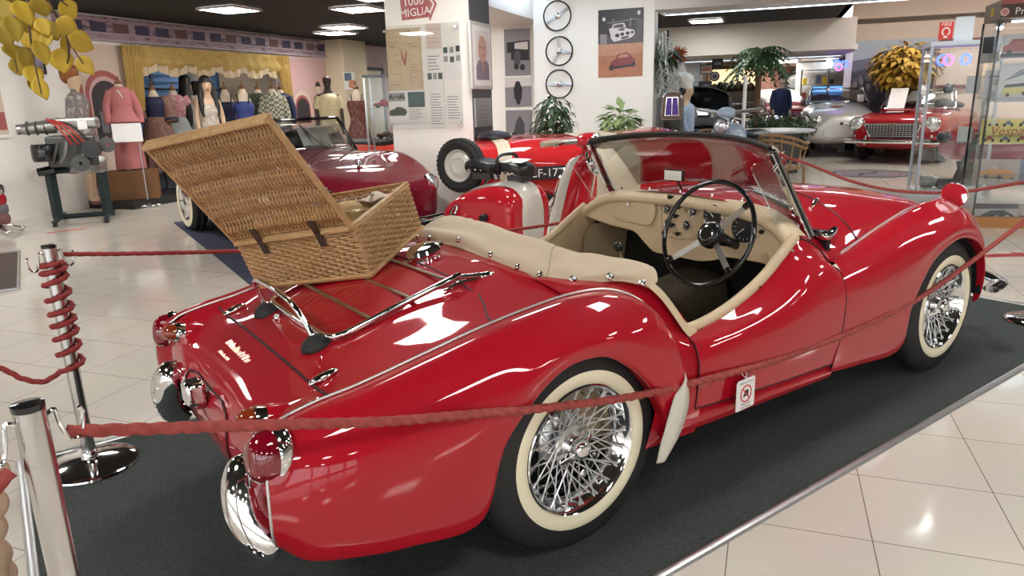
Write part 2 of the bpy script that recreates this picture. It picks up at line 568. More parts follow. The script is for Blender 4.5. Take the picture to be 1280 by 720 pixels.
# ---- rear wing: guide curves from the inner seam out over the shoulder to the lower edge
RW = [
 # seam against the deck
 [(-.845,-.530,.600),(-.80,-.535,.622),(-.72,-.535,.640),(-.62,-.540,.655),(-.45,-.545,.690),(-.28,-.550,.725),(-.12,-.550,.748),(.04,-.552,.762),(.19,-.555,.750),(.31,-.570,.696),(.372,-.605,.612),(.395,-.650,.500),(.388,-.672,.370),(.350,-.672,.270)],
 # crest
 [(-.862,-.565,.600),(-.80,-.580,.622),(-.72,-.590,.640),(-.62,-.597,.655),(-.45,-.605,.688),(-.28,-.612,.722),(-.12,-.616,.745),(.04,-.618,.757),(.185,-.622,.740),(.295,-.632,.690),(.360,-.654,.606),(.388,-.680,.495),(.382,-.690,.365),(.345,-.688,.270)],
 # shoulder
 [(-.875,-.605,.560),(-.80,-.632,.585),(-.72,-.646,.600),(-.62,-.655,.612),(-.45,-.664,.640),(-.28,-.672,.672),(-.12,-.678,.700),(.04,-.680,.710),(.165,-.682,.690),(.268,-.688,.640),(.338,-.697,.562),(.373,-.704,.470),(.370,-.705,.355),(.340,-.702,.268)],
 # widest
 [(-.885,-.630,.480),(-.80,-.664,.500),(-.72,-.682,.510),(-.62,-.692,.515),(-.45,-.700,.530),(-.30,-.706,.575),(-.14,-.710,.655),(.035,-.712,.668),(.16,-.712,.632),(.25,-.712,.568),(.312,-.714,.490),(.352,-.715,.420),(.357,-.712,.335),(.335,-.706,.266)],
 # low
 [(-.885,-.625,.400),(-.81,-.662,.385),(-.72,-.682,.380),(-.60,-.692,.385),(-.43,-.698,.400),(-.295,-.702,.505),(-.135,-.706,.618),(.033,-.707,.632),(.155,-.707,.588),(.238,-.708,.518),(.292,-.709,.440),(.332,-.709,.375),(.343,-.706,.315),(.328,-.702,.264)],
 # lower edge and arch lip
 [(-.872,-.600,.350),(-.815,-.640,.312),(-.71,-.662,.287),(-.58,-.672,.265),(-.375,-.680,.258),(-.290,-.690,.462),(-.125,-.695,.604),(.030,-.696,.616),(.150,-.696,.552),(.228,-.696,.475),(.278,-.697,.395),(.312,-.697,.320),(.325,-.697,.287),(.322,-.697,.262)],
 # turned-in flange
 [(-.862,-.580,.352),(-.81,-.615,.320),(-.70,-.635,.298),(-.57,-.645,.280),(-.372,-.650,.272),(-.288,-.655,.462),(-.124,-.655,.602),(.030,-.655,.614),(.149,-.655,.552),(.226,-.655,.475),(.276,-.655,.395),(.310,-.655,.320),(.323,-.655,.287),(.320,-.655,.262)],
]
P = patch(RW, 110, 64)
both('rear_wing', P, 'red_paint', angle=50)
def pair_tube(name, pts, r, m, parent=CAR, n=8, N=60):
    q = spl(pts, N)
    a = mb().tube(q, r, n).build(name, m, parent)
    b = mb().tube(mir(q), r, n).build(name, m, parent)
    return a, b
bead = [(x, y+.002, z+.003) for x, y, z in RW[0][:12]]
for o in pair_tube('wing_bead', bead, .0042, 'bead'): lab(o, 'bright metal beading along the rear wing seam')
# tail end of the wing: bead down its rear edge and an inner return
tail = [(-.845,-.530,.600),(-.862,-.565,.600),(-.875,-.605,.560),(-.885,-.630,.480),(-.885,-.625,.400),(-.872,-.600,.350)]
ts = spl(tail, 30)
both('wing_tail_return', np.stack([ts, ts*np.array([1, .93, 1])+np.array([.012, 0, 0]), ts*np.array([1, .86, 1])+np.array([.05, 0, .0])], 1), 'red_paint', flip=False)
pair_tube('tail_bead', tail, .0035, 'bead', N=30)

# gravel guard on the front lower corner of the rear wing
gg = [[(.386,-.690,.485),(.390,-.706,.43),(.384,-.712,.37),(.350,-.714,.295),(.296,-.710,.225)],
      [(.352,-.722,.470),(.340,-.731,.42),(.322,-.734,.355),(.296,-.730,.285),(.270,-.720,.222)],
      [(.312,-.716,.430),(.290,-.722,.39),(.272,-.722,.34),(.256,-.718,.285),(.246,-.712,.222)]]
for o in both('gravel_guard', patch(gg, 24, 12), 'gravel_guard', flip=False, solid=.004): lab(o, 'cream metal gravel guard on the rear wing')

# ---- deck, tail and apron: sections across the car, from the cockpit to the bottom of the tail
zc_d = [(.03,.826),(-.12,.812),(-.30,.772),(-.50,.707),(-.68,.636),(-.79,.588),(-.850,.535),(-.872,.465),(-.868,.400),(-.845,.345),(-.80,.30)]
ed_d = [(.03,-.552,.761),(-.12,-.550,.748),(-.28,-.550,.725),(-.45,-.545,.690),(-.62,-.540,.655),(-.74,-.535,.636),(-.82,-.53,.605),(-.852,-.528,.535),(-.858,-.528,.46),(-.845,-.53,.385),(-.81,-.53,.315)]
def deck_pt(i, s):
    """i along the centre line rows, s from -1 (right seam) to 1 (left seam)"""
    c, e = zc_d[i], ed_d[i]
    k = 1-abs(s)**2.4
    k2 = 1-abs(s)**3.2
    return (e[0]+(c[0]-e[0])*k2, -e[1]*s, e[2]+(c[1]-e[2])*k-0.010*math.sin(PI*abs(s)**3)*(1 if i < 6 else 0))
rows = [[deck_pt(i, s) for i in range(len(zc_d))] for s in np.linspace(-1, 1, 25)]
PD = np.array([spl(r_, 90) for r_ in rows])
def deck(x, y):
    """height of the deck at a place (upper part only)"""
    best = None
    s = np.clip(y/.545, -1, 1)*12+12
    i = min(int(s), 23); w = s-i
    L = PD[i]*(1-w)+PD[i+1]*w
    L = L[:62]
    o = np.argsort(L[:, 0])
    return float(np.interp(x, L[o, 0], L[o, 2]))
mb().grid(PD, flip=True).build('rear_deck', 'red_paint', CAR, angle=60)

def on_deck(pts, lift=0.002):
    return [(x, y, deck(x, y)+lift) for x, y in pts]
def gap(name, pts, r=.0035, m='seam_dark', parent=CAR, n=60):
    return mb().tube(spl(pts, n), r, 6).build(name, m, parent)
# lid lines
yb = .50
lid = [(-.685, y) for y in np.linspace(-yb, yb, 31)]
gap('lid_gap', on_deck(lid, .0005), .0042)
gap('boot_lid_gap', on_deck([(-.17, y) for y in np.linspace(-.36, .36, 21)], -.0005), .0035)
for s in (-1, 1):
    gap('wing_gap', [(-.165, s*.385, deck(-.165, s*.385)), (-.19, s*.45, deck(-.19, s*.45)+.001), (-.215, s*.50, deck(-.215, s*.50)+.002), (-.23, s*.545, deck(-.23, s*.545)+.002)], .003, n=20)
# spare wheel cover on the tail
cov = []
for a in np.linspace(0, 2*PI, 60, endpoint=False):
    y = .25*math.copysign(abs(math.cos(a))**.6, math.cos(a)); k = .5+.5*math.copysign(abs(math.sin(a))**.6, math.sin(a))
    L = PD[12]; s = np.clip(y/.545, -1, 1)*12+12; i = min(int(s), 23); w = s-i
    L = PD[i]*(1-w)+PD[i+1]*w
    q = L[int(53+k*28)]
    cov.append((q[0]-.002, q[1], q[2]+.001))
mb().tube(cov, .003, 6, closed=True).build('spare_wheel_cover_gap', 'seam_dark', CAR)

# ---- side strip between the cockpit and the rear wing
ss = [[(.02,-.570,.748),(.10,-.572,.750),(.19,-.574,.737),(.31,-.592,.680),(.37,-.628,.600),(.392,-.664,.495)],
      [(.02,-.53,.768),(.10,-.535,.768),(.195,-.545,.756),(.325,-.562,.705),(.41,-.605,.620),(.455,-.638,.530)],
      [(.02,-.40,.790),(.10,-.43,.785),(.21,-.49,.772),(.350,-.535,.735),(.452,-.580,.655),(.515,-.600,.575)]]
both('cockpit_side', patch(ss, 30, 10), 'red_paint')
# ---- panel behind the door, sill
bp_ = [[(.33,-.600,.66),(.42,-.606,.61),(.50,-.602,.566)], [(.34,-.630,.57),(.41,-.645,.555),(.475,-.655,.540)],
       [(.32,-.655,.45),(.40,-.674,.44),(.475,-.687,.43)], [(.28,-.660,.33),(.38,-.674,.33),(.475,-.682,.325)], [(.26,-.650,.24),(.38,-.658,.24),(.475,-.664,.24)]]
both('door_post_panel', patch(bp_, 14, 24), 'red_paint', flip=False)
sl_ = [[(.33,-.66,.328),(.46,-.664,.326),(.80,-.668,.306),(1.25,-.670,.286)], [(.33,-.672,.300),(.46,-.676,.298),(.80,-.680,.280),(1.25,-.682,.262)],
       [(.33,-.668,.262),(.46,-.671,.262),(.80,-.675,.252),(1.25,-.676,.238)], [(.33,-.640,.238),(.46,-.643,.240),(.80,-.650,.234),(1.25,-.650,.222)],
       [(.33,-.55,.236),(.46,-.55,.238),(.80,-.55,.232),(1.25,-.55,.220)]]
both('sill', patch(sl_, 40, 20), 'red_paint', flip=False)

# ---- door
DR = [
 [(.463,-.602,.572),(.55,-.600,.572),(.66,-.597,.590),(.78,-.594,.625),(.90,-.590,.672),(1.00,-.586,.735),(1.075,-.584,.788),(1.16,-.588,.772),(1.24,-.592,.730),(1.296,-.600,.676)],
 [(.462,-.642,.560),(.55,-.642,.560),(.66,-.640,.570),(.78,-.636,.592),(.90,-.630,.628),(1.00,-.622,.680),(1.075,-.616,.722),(1.155,-.615,.722),(1.24,-.614,.700),(1.292,-.622,.660)],
 [(.461,-.668,.540),(.55,-.672,.545),(.66,-.676,.552),(.78,-.677,.566),(.90,-.676,.588),(1.00,-.674,.618),(1.075,-.670,.648),(1.155,-.664,.666),(1.235,-.660,.662),(1.286,-.662,.642)],
 [(.459,-.688,.490),(.55,-.692,.495),(.66,-.696,.500),(.78,-.699,.508),(.90,-.701,.520),(1.00,-.702,.535),(1.075,-.701,.550),(1.15,-.699,.560),(1.228,-.697,.566),(1.277,-.696,.566)],
 [(.456,-.690,.420),(.55,-.694,.42),(.66,-.698,.42),(.78,-.701,.42),(.90,-.703,.42),(1.00,-.704,.42),(1.07,-.704,.42),(1.14,-.703,.42),(1.215,-.701,.42),(1.266,-.699,.42)],
 [(.453,-.684,.337),(.55,-.688,.332),(.66,-.690,.326),(.78,-.692,.320),(.90,-.693,.314),(1.00,-.693,.310),(1.07,-.692,.306),(1.14,-.691,.303),(1.20,-.690,.300),(1.247,-.688,.297)],
]
P = patch(DR, 60, 44)
dr_ = both('door', P, 'red_paint', flip=False)
jam = np.stack([P[0], P[0]+np.array([.002, .035, -.004]), P[0]+np.array([.012, .075, -.008])], 1)
both('door_jamb', jam, 'red_paint')
both('door_jamb', jam+np.array([-.006, .004, 0]), 'red_paint')
for o, f in zip(dr_, (lambda q: q, mir)):
    e = list(P[-1])[::3]+[P[-1][-1]]
    mb().tube(f(np.array(e)+np.array([.003, .001, 0])), .0035, 6).build('door_gap', 'seam_dark', o)
    e = P[:, -1]
    mb().tube(f(e+np.array([0, .002, -.003])), .0035, 6).build('door_gap', 'seam_dark', o)
    mb().tube(f(P[0]+np.array([-.002, .001, 0])), .0025, 6).build('door_gap', 'seam_dark', o)
    i0 = 38
    mb().tube(f(P[i0:, 0]+np.array([0, 0, .002])), .0035, 6).build('door_gap', 'seam_dark', o)
    for (x, y, z) in ((.485,-.606,.556), (.545,-.612,.562), (.86,-.604,.648), (1.05,-.602,.752)):
        q = mb(); q.cyl((x, y, z), (x, y-.008, z+.004), .005, n=8)
        q2 = MB(); q2.v = [tuple(f(np.array(v))) for v in q.v]; q2.f = q.f
        q2.build('screen_stud', 'chrome', o)

# ---- scuttle and bonnet
bx = [1.12, 1.20, 1.35, 1.55, 1.80, 2.05, 2.30, 2.48, 2.62, 2.71, 2.755, 2.765, 2.74]
bz = [.902, .905, .907, .903, .888, .862, .826, .782, .720, .640, .550, .450, .330]
sy = [.598, .604, .592, .556, .522, .486, .445, .415, .39, .375, .365, .36, .36]
sz = [.755, .728, .650, .700, .735, .762, .768, .745, .690, .610, .520, .430, .330]
sx = [1.12, 1.20, 1.345, 1.55, 1.80, 2.05, 2.30, 2.46, 2.59, 2.675, 2.715, 2.73, 2.71]
def bonnet_row(i):
    out = []
    for s in np.linspace(-1, 1, 41):
        a = abs(s); k = (1-a**2.7)**(1/1.25) if a < 1 else 0
        out.append((sx[i]+(bx[i]-sx[i])*(1-a**2), -sy[i]*s, sz[i]+(bz[i]-sz[i])*k))
    return out
PB = np.array([bonnet_row(i) for i in range(len(bx))])
PB = np.stack([spl(PB[:, j, :], 80) for j in range(PB.shape[1])], 1)
def bon(x, y):
    s = np.clip(-y/.5, -1, 1)
    best = 1e9; r = None
    Q = PB[:64].reshape(-1, 3)
    d = (Q[:, 0]-x)**2+(Q[:, 1]-y)**2
    k = np.argsort(d)[:4]
    w = 1/(d[k]+1e-7)
    return float((Q[k, 2]*w).sum()/w.sum())
nsplit = next(i for i in range(80) if PB[i, 20, 0] > 1.56)
mb().grid(PB[:nsplit+1], flip=True).build('scuttle', 'red_paint', CAR, angle=60)
bn = mb().grid(PB[nsplit:66], flip=True).build('bonnet', 'red_paint', CAR, angle=60)
mb().grid(PB[65:], flip=True).build('nose_panel', 'red_paint', CAR, angle=60)
gap('bonnet_gap', [tuple(q+np.array([0, 0, .0005])) for q in PB[nsplit]], .004)
# raised centre of the bonnet
# front wing
FW = [
 [(1.300,-.590,.672),(1.43,-.572,.683),(1.58,-.552,.704),(1.72,-.534,.725),(1.86,-.514,.742),(2.00,-.494,.757),(2.16,-.469,.768),(2.34,-.438,.764),(2.49,-.410,.732),(2.60,-.388,.680),(2.69,-.372,.590),(2.73,-.362,.480),(2.715,-.36,.36)],
 [(1.292,-.628,.678),(1.43,-.616,.692),(1.58,-.602,.722),(1.72,-.592,.752),(1.86,-.582,.777),(2.00,-.570,.797),(2.16,-.556,.812),(2.34,-.540,.808),(2.49,-.522,.770),(2.60,-.505,.710),(2.69,-.485,.600),(2.73,-.465,.480),(2.715,-.45,.36)],
 [(1.286,-.664,.645),(1.43,-.662,.658),(1.58,-.660,.685),(1.72,-.658,.714),(1.86,-.655,.740),(2.00,-.651,.760),(2.16,-.645,.772),(2.34,-.635,.762),(2.49,-.620,.715),(2.59,-.600,.645),(2.66,-.575,.550),(2.685,-.555,.450),(2.675,-.540,.350)],
 [(1.277,-.697,.566),(1.45,-.698,.570),(1.62,-.699,.586),(1.76,-.700,.618),(1.88,-.700,.652),(2.01,-.699,.688),(2.17,-.696,.712),(2.35,-.688,.692),(2.49,-.675,.620),(2.575,-.655,.530),(2.625,-.635,.450),(2.645,-.615,.390),(2.645,-.60,.320)],
 [(1.266,-.699,.42),(1.45,-.700,.42),(1.67,-.701,.44),(1.80,-.702,.52),(1.885,-.702,.590),(2.00,-.701,.648),(2.18,-.699,.680),(2.37,-.692,.650),(2.51,-.680,.552),(2.58,-.664,.455),(2.62,-.645,.380),(2.638,-.628,.335),(2.64,-.61,.295)],
 [(1.235,-.688,.270),(1.45,-.688,.250),(1.765,-.690,.240),(1.812,-.696,.400),(1.885,-.697,.515),(1.985,-.697,.602),(2.19,-.696,.656),(2.41,-.690,.606),(2.53,-.682,.495),(2.585,-.670,.395),(2.615,-.655,.325),(2.630,-.640,.285),(2.635,-.625,.268)],
 [(1.235,-.66,.262),(1.45,-.66,.240),(1.76,-.655,.236),(1.808,-.655,.400),(1.882,-.655,.515),(1.983,-.655,.602),(2.19,-.655,.654),(2.41,-.65,.604),(2.525,-.645,.495),(2.578,-.640,.395),(2.605,-.63,.325),(2.620,-.62,.285),(2.625,-.61,.268)],
]
PF = patch(FW, 110, 64)
fw_ = both('front_wing', PF, 'red_paint', angle=50)
for o in pair_tube('bonnet_bead', [(x, y, z+.002) for x, y, z in FW[0][1:10]], .004, 'bead'): lab(o, 'bright seam between bonnet and front wing')
# chrome sidelight and headlight in the nose
for s in (-1, 1):
    M = Matrix.Translation((2.70, s*.40, .615)) @ Matrix.Rotation(PI/2, 4, 'Y')
    mb().lathe([(.0, .055), (.05, .045), (.085, .02), (.092, 0), (.088, -.02), (.08, -.06)], 28, M).build('headlight', 'chrome', CAR)
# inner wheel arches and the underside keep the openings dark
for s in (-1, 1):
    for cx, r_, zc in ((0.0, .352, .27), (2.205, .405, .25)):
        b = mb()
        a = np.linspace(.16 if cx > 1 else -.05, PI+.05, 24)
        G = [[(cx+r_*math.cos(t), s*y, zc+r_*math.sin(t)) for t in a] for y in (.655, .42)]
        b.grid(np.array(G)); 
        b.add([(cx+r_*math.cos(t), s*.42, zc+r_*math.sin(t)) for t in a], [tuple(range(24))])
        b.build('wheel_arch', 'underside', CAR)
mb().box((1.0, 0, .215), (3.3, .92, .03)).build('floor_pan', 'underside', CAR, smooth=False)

# ---- wheels
mat('hub_chrome', (0.75, 0.75, 0.76), 0.22, 1.0)
CH = Matrix.Rotation(PI/2, 4, 'X')               # local z -> -y (outward on the right-hand side)
def wheel(cx, side, full, label):
    """side -1 right-hand wheel, +1 left-hand; local z of the lathe points outward"""
    base = Matrix.Translation((cx, side*.585, .322)) @ (CH if side < 0 else Matrix.Rotation(-PI/2, 4, 'X'))
    rim = mb().lathe([(.150, -.052), (.186, -.058), (.196, -.064), (.198, -.058), (.188, -.05), (.172, -.03), (.160, -.005), (.163, .02), (.176, .038), (.186, .052), (.190, .064), (.197, .070), (.2005, .067), (.199, .060), (.190, .050), (.175, .030), (.170, 0), (.175, -.03), (.19, -.05)], 72, base)
    w = rim.build('wheel', 'chrome', CAR)
    lab(w, label)
    mb().lathe([(.188, .050), (.1995, .062), (.206, .0672), (.222, .0705), (.240, .0700), (.262, .0660), (.286, .0600), (.304, .0520), (.3135, .0440), (.3175, .036), (.3195, .034), (.3205, .028), (.3165, .0275), (.3165, .0255), (.321, .025), (.322, .012), (.318, .0115), (.318, .0095), (.322, .009), (.322, -.009), (.318, -.0095), (.318, -.0115), (.322, -.012), (.321, -.025), (.312, -.046), (.286, -.062), (.24, -.072), (.20, -.064), (.188, -.05)], 96, base).build('tyre', 'black_rubber', w)
    mb().lathe([(.2010, .0640), (.2065, .0682), (.222, .0720), (.240, .0716), (.2435, .0690)], 96, base).build('whitewall', 'whitewall', w)
    hub = mb().lathe([(0, .040), (.030, .040), (.034, .034), (.042, .022), (.058, .018), (.063, .011), (.058, .004), (.050, 0), (.052, -.020), (.078, -.030), (.086, -.036), (.088, -.044), (.080, -.052), (.05, -.058)], 40, base)
    hub.build('hub', 'hub_chrome', w)
    sp = mb().lathe([(0, .078), (.018, .077), (.026, .072), (.031, .060), (.031, .046), (.036, .040)], 32, base)
    for k in range(2):
        a = PI*k+.5
        Mk = base @ Matrix.Rotation(a, 4, 'Z')
        sp.v += []
        sp.hexa([Mk @ Vector(q) for q in ((.020,-.014,.050),(.072,-.006,.030),(.074,.010,.030),(.020,.014,.050))], [Mk @ Vector(q) for q in ((.020,-.012,.066),(.072,-.004,.040),(.072,.008,.040),(.020,.012,.066))])
    sp.build('spinner', 'chrome', w, bevel=.002)
    mb().lathe([(0, .0786), (.012, .0784), (.013, .0775)], 20, base).build('spinner_badge', 'gravel_guard', w)
    lines = []
    for k in range(20):                          # long outer spokes, crossing
        for sgn in (-1, 1):
            a = 2*PI*(k+(.25 if sgn > 0 else 0))/20
            b = a+sgn*.62
            lines.append(((.055*math.cos(a), .055*math.sin(a), .012+.002*sgn), (.186*math.cos(b), .186*math.sin(b), .050)))
    for k in range(10):
        for sgn in (-1, 1):
            a = 2*PI*(k+(.3 if sgn > 0 else 0))/10
            b = a+sgn*.42
            lines.append(((.078*math.cos(a), .078*math.sin(a), -.044+.003*sgn), (.176*math.cos(b), .176*math.sin(b), .034)))
            b2 = a+sgn*.25+.15
    if full:
        keep = lines
        rest = []
        if full < 60:
            keep, rest = lines[:full], lines[full:]
        for a, b in keep:
            q = mb(); q.cyl(base @ Vector(a), base @ Vector(b), .0024, n=6)
            d = (Vector(b)-Vector(a)).normalized()
            q.cyl(base @ (Vector(b)-d*.012), base @ (Vector(b)+d*.002), .0036, n=6)
            q.build('spoke', 'alu', w)
        if rest:
            q = mb()
            for a, b in rest: q.cyl(base @ Vector(a), base @ Vector(b), .0024, n=6)
            q.build('spokes', 'chrome', w)['kind'] = 'stuff'
    else:
        q = mb()
        for a, b in lines: q.cyl(base @ Vector(a), base @ Vector(b), .0021, n=5)
        q.build('spokes', 'chrome', w)['kind'] = 'stuff'
    # drum behind the spokes
    mb().lathe([(.02, -.07), (.125, -.07), (.130, -.075), (.13, -.12), (.02, -.12)], 32, base).build('brake_drum', 'underside', w)
    return w
wheel(0.0, -1, 60, 'rear wheel with cream whitewall tyre and chrome wire spokes')
wheel(2.235, -1, 40, 'front wheel with cream whitewall tyre and chrome wire spokes')
wheel(0.0, 1, 0, 'far-side rear wheel with whitewall tyre')
wheel(2.235, 1, 0, 'far-side front wheel with whitewall tyre')
for cx in (0, 2.235):
    mb().cyl((cx, -.5, .322), (cx, .5, .322), .035).build('axle', 'underside', CAR)

# front bumper
fb = mb().tube(spl([(2.60, -.700, .350), (2.74, -.680, .362), (2.86, -.50, .372), (2.91, -.2, .376), (2.91, .2, .376), (2.86, .50, .372), (2.74, .680, .362), (2.60, .700, .350)], 60), .036, 12, flat=.5).build('front_bumper', 'chrome', CAR)
for s in (-1, 1): mb().tube([(2.88, s*.33, .37), (2.66, s*.30, .36)], .015, 8).build('bumper_bracket', 'underside', fb)
# ---- cockpit
mat('gauge_face', (0.02, 0.02, 0.022), 0.3)
mat('gauge_mark', (0.75, 0.75, 0.7), 0.4)
mat('leather_cream', (0.62, 0.50, 0.33), 0.42)
mat('seat_piping', (0.05, 0.04, 0.035), 0.5)
mat('knob_black', (0.012, 0.012, 0.012), 0.25)
mb().box((.72, 0, .262), (1.25, 1.16, .02)).build('cabin_carpet', 'dark_carpet', CAR, smooth=False)
tun = [[(x, s*.15, .27), (x, s*.14, .38+k), (x, s*.09, .435+k), (x, 0, .445+k)] for x, k, s in ((.1, .03, 1), (.5, .03, 1), (.9, .05, 1), (1.3, .10, 1))]
for s in (1, -1):
    G = np.array([spl([(x, s*y, z) for x, y, z in r_], 10) for r_ in tun])
    mb().grid(G).build('transmission_tunnel', 'dark_carpet', CAR)
mb().box((1.36, 0, .50), (.03, 1.12, .56)).build('toe_board', 'underside', CAR, smooth=False)
mb().grid(np.array([[(-.02, y, .28), (.02, y, .55), (.03, y, ip([-.55, -.4, 0, .4, .55], [.74, .77, .80, .77, .74])(y))] for y in np.linspace(-.56, .56, 15)])).build('rear_bulkhead', 'vinyl', CAR)
# door trims, inner side panels
for s in (-1, 1):
    g = [[(x, s*(abs(y)-.022), z-.012) for x, y, z in DR[0][:8]]]
    top = np.array(g[0]); mid = top.copy(); mid[:, 2] = (top[:, 2]+.29)/2; mid[:, 1] = s*.585; bot = top.copy(); bot[:, 2] = .275; bot[:, 1] = s*.575
    mb().grid(patch([top, mid, bot], 30, 12)).build('door_trim', 'vinyl', CAR)
    mb().grid(np.array([[(x, s*.535, .27), (x, s*.53, .5), (x, s*.50, ip([0, .1, .2, .35, .45, .52], [.72, .72, .715, .67, .60, .54])(x))] for x in np.linspace(0, .47, 12)])).build('quarter_trim', 'vinyl', CAR)
    mb().grid(np.array([[(x, s*.555, .27), (x, s*.55, .5), (x, s*.525, .66), (x, s*.47, .72)] for x in np.linspace(1.05, 1.36, 8)])).build('kick_panel', 'vinyl', CAR)
    # door pocket flap line and check strap
    mb().tube(spl([(.62, s*.560, .50), (.70, s*.562, .515), (.95, s*.565, .515), (1.02, s*.566, .48)], 24), .004, 6).build('door_pocket_piping', 'piping', CAR)
# padded rim: from the dash round the door cutaway
for s in (-1, 1):
    pts = [(1.10, s*.578, .795), (1.00, s*.584, .733), (.90, s*.587, .672), (.78, s*.591, .624), (.66, s*.594, .590), (.55, s*.596, .573), (.468, s*.598, .572)]
    q = mb().tube(spl(pts, 50), [.019]*50, 12)
    q.build('door_rim_padding', 'vinyl', CAR)
    # wide roll round the door shut
    gA = [(.335, s*.560, .748), (.375, s*.590, .700), (.405, s*.616, .647), (.435, s*.634, .594), (.468, s*.637, .562), (.510, s*.630, .556)]
    gB = [(.355, s*.545, .765), (.402, s*.573, .717), (.437, s*.597, .662), (.467, s*.614, .609), (.497, s*.617, .582), (.530, s*.609, .575)]
    gC = [(.378, s*.500, .750), (.430, s*.520, .700), (.478, s*.535, .648), (.512, s*.550, .600), (.538, s*.558, .578), (.558, s*.562, .572)]
    gD = [(.365, s*.475, .70), (.415, s*.49, .65), (.465, s*.505, .60), (.505, s*.515, .555), (.535, s*.52, .54), (.56, s*.525, .535)]
    if s < 0:
        o = mb().grid(patch([gA, gB, gC, gD], 30, 16)).build('door_shut_roll', 'vinyl', CAR)
    else:
        o = mb().grid(patch([gA, gB, gC, gD], 30, 16), flip=True).build('door_shut_roll', 'vinyl', CAR)

# ---- dashboard: padded top roll and a face that drops to knee level
def dash_x(y): return 1.085-.10*(abs(y)/.55)**2.2*0+.0
topz = ip([-.60, -.56, -.50, -.42, -.30, 0, .30, .42, .50, .56, .60], [.775, .800, .842, .872, .888, .896, .888, .872, .842, .800, .775])
botz = ip([-.57, -.45, -.28, -.20, -.14, .12, .16, .24, .40, .52, .57], [.66, .672, .668, .640, .628, .628, .65, .705, .715, .735, .75])
ys = np.linspace(-.575, .575, 47)
rows = []
for y in ys:
    t = topz(y); b_ = botz(y); xo = -.03*(abs(y)/.57)**4
    rows.append(spl([(1.21+xo, y, t-.004), (1.165+xo, y, t+.004), (1.125+xo, y, t+.001), (1.098+xo, y, t-.018), (1.096+xo, y, t-.040), (1.108+xo, y, t-.052), (1.112+xo, y, t-.06), (1.105+xo, y, b_+.02), (1.106+xo, y, b_+.006), (1.122+xo, y, b_), (1.20+xo, y, b_+.01)], 44))
dash = mb().grid(np.array(rows)).build('dashboard', 'vinyl', CAR)
DX = 1.107
def dpt(px, py, off=0.0):
    q = on(px, py, 0, DX); q.x = DX-off
    return q
MD = Matrix(((0, 0, -1, 0), (-1, 0, 0, 0), (0, 1, 0, 0), (0, 0, 0, 1)))     # local z faces the rear, local x to the right-hand side
def gauge(px, py, r, name='gauge', needle=.6):
    c = dpt(px, py)
    M = Matrix.Translation((DX-.001, c.y, c.z)) @ MD
    g = mb().lathe([(0, .004), (r*.9, .004), (r*.92, .006)], 32, M).build(name, 'gauge_face', dash)
    mb().lathe([(r*.88, .003), (r*.90, .010), (r*.97, .011), (r*1.02, .006), (r*1.03, -.004)], 32, M).build('gauge_bezel', 'chrome', dash)
    q = mb()
    for k in range(11):
        a = R(-210+24*k)
        ca, sa = math.cos(a), math.sin(a)
        q.hexa([M @ Vector(v) for v in ((ca*r*.68-sa*.0012, sa*r*.68+ca*.0012, .0042), (ca*r*.68+sa*.0012, sa*r*.68-ca*.0012, .0042), (ca*r*.82+sa*.0012, sa*r*.82-ca*.0012, .0042), (ca*r*.82-sa*.0012, sa*r*.82+ca*.0012, .0042))],
               [M @ Vector(v) for v in ((ca*r*.68-sa*.0012, sa*r*.68+ca*.0012, .0048), (ca*r*.68+sa*.0012, sa*r*.68-ca*.0012, .0048), (ca*r*.82+sa*.0012, sa*r*.82-ca*.0012, .0048), (ca*r*.82-sa*.0012, sa*r*.82+ca*.0012, .0048))])
    q.tube([M @ Vector((0, 0, .006)), M @ Vector((r*.7*math.cos(needle*4), r*.7*math.sin(needle*4), .006))], [.0025, .0008], 6)
    q.build('gauge_marks', 'gauge_mark', dash)
    return c
gauge(893, 271, .050, 'tachometer')
gauge(931, 286, .056, 'speedometer', .95)
gauge(868, 265, .021); gauge(860, 281.5, .021); gauge(836, 261, .021); gauge(837, 279, .021)
def dash_knob(px, py, r=.009, l=.028, m='knob_black'):
    c = dpt(px, py)
    M = Matrix.Translation((DX-.001, c.y, c.z)) @ MD
    mb().lathe([(r*.4, 0), (r*.4, l*.5), (r, l*.55), (r, l*.92), (r*.8, l), (0, l)], 16, M).build('dash_knob', m, dash)
for a in ((852, 258.5), (848.5, 269.5), (844, 280.5), (851, 291.5), (834, 290), (956, 289)): dash_knob(*a)
for a in ((858, 263), (845, 291), (948, 296)): dash_knob(*a, r=.006, l=.02, m='chrome')
c = dpt(842, 245); dash_knob(842, 245.5, .010, .03)
# glovebox lid: rounded panel with a lock
gl = [(749, 256), (757, 250), (775, 249), (805, 252.5), (817, 254), (820, 262), (817, 276), (811, 281), (800, 280), (770, 274), (752, 269)]
c3 = [dpt(*a) for a in gl]
lp = spl([(-(q.y), q.z) for q in c3], 48, closed=True)
M = Matrix.Translation((DX, 0, 0)) @ MD
glv = mb().prism([(a, b) for a, b in lp], 0, .006, M).build('glovebox_lid', 'vinyl', dash, bevel=.002)
mb().tube([M @ Vector((a, b, .003)) for a, b in lp], .0030, 6, closed=True).build('glovebox_seam', 'piping', dash)
c = dpt(788, 255)
mb().lathe([(0, .012), (.009, .012), (.011, .006), (.0115, 0)], 18, Matrix.Translation((DX-.005, c.y, c.z)) @ MD).build('glovebox_lock', 'chrome', dash)
q = mb()
for k in range(14):
    f = k/13; p_ = dpt(753+47*f, 266+13*f)
    q.ell((DX-.0065, p_.y, p_.z), (.002, .0035, .002), 6, 4)
q.build('glovebox_hinge', 'piping', dash)
# raised centre panel outline
cp_ = [dpt(*a) for a in ((827, 254), (885, 262), (880, 285), (868, 298), (850, 299), (828, 294))]
mb().tube([(DX-.001, q.y, q.z) for q in cp_], .0016, 6, closed=True).build('instrument_panel_seam', 'piping', dash)
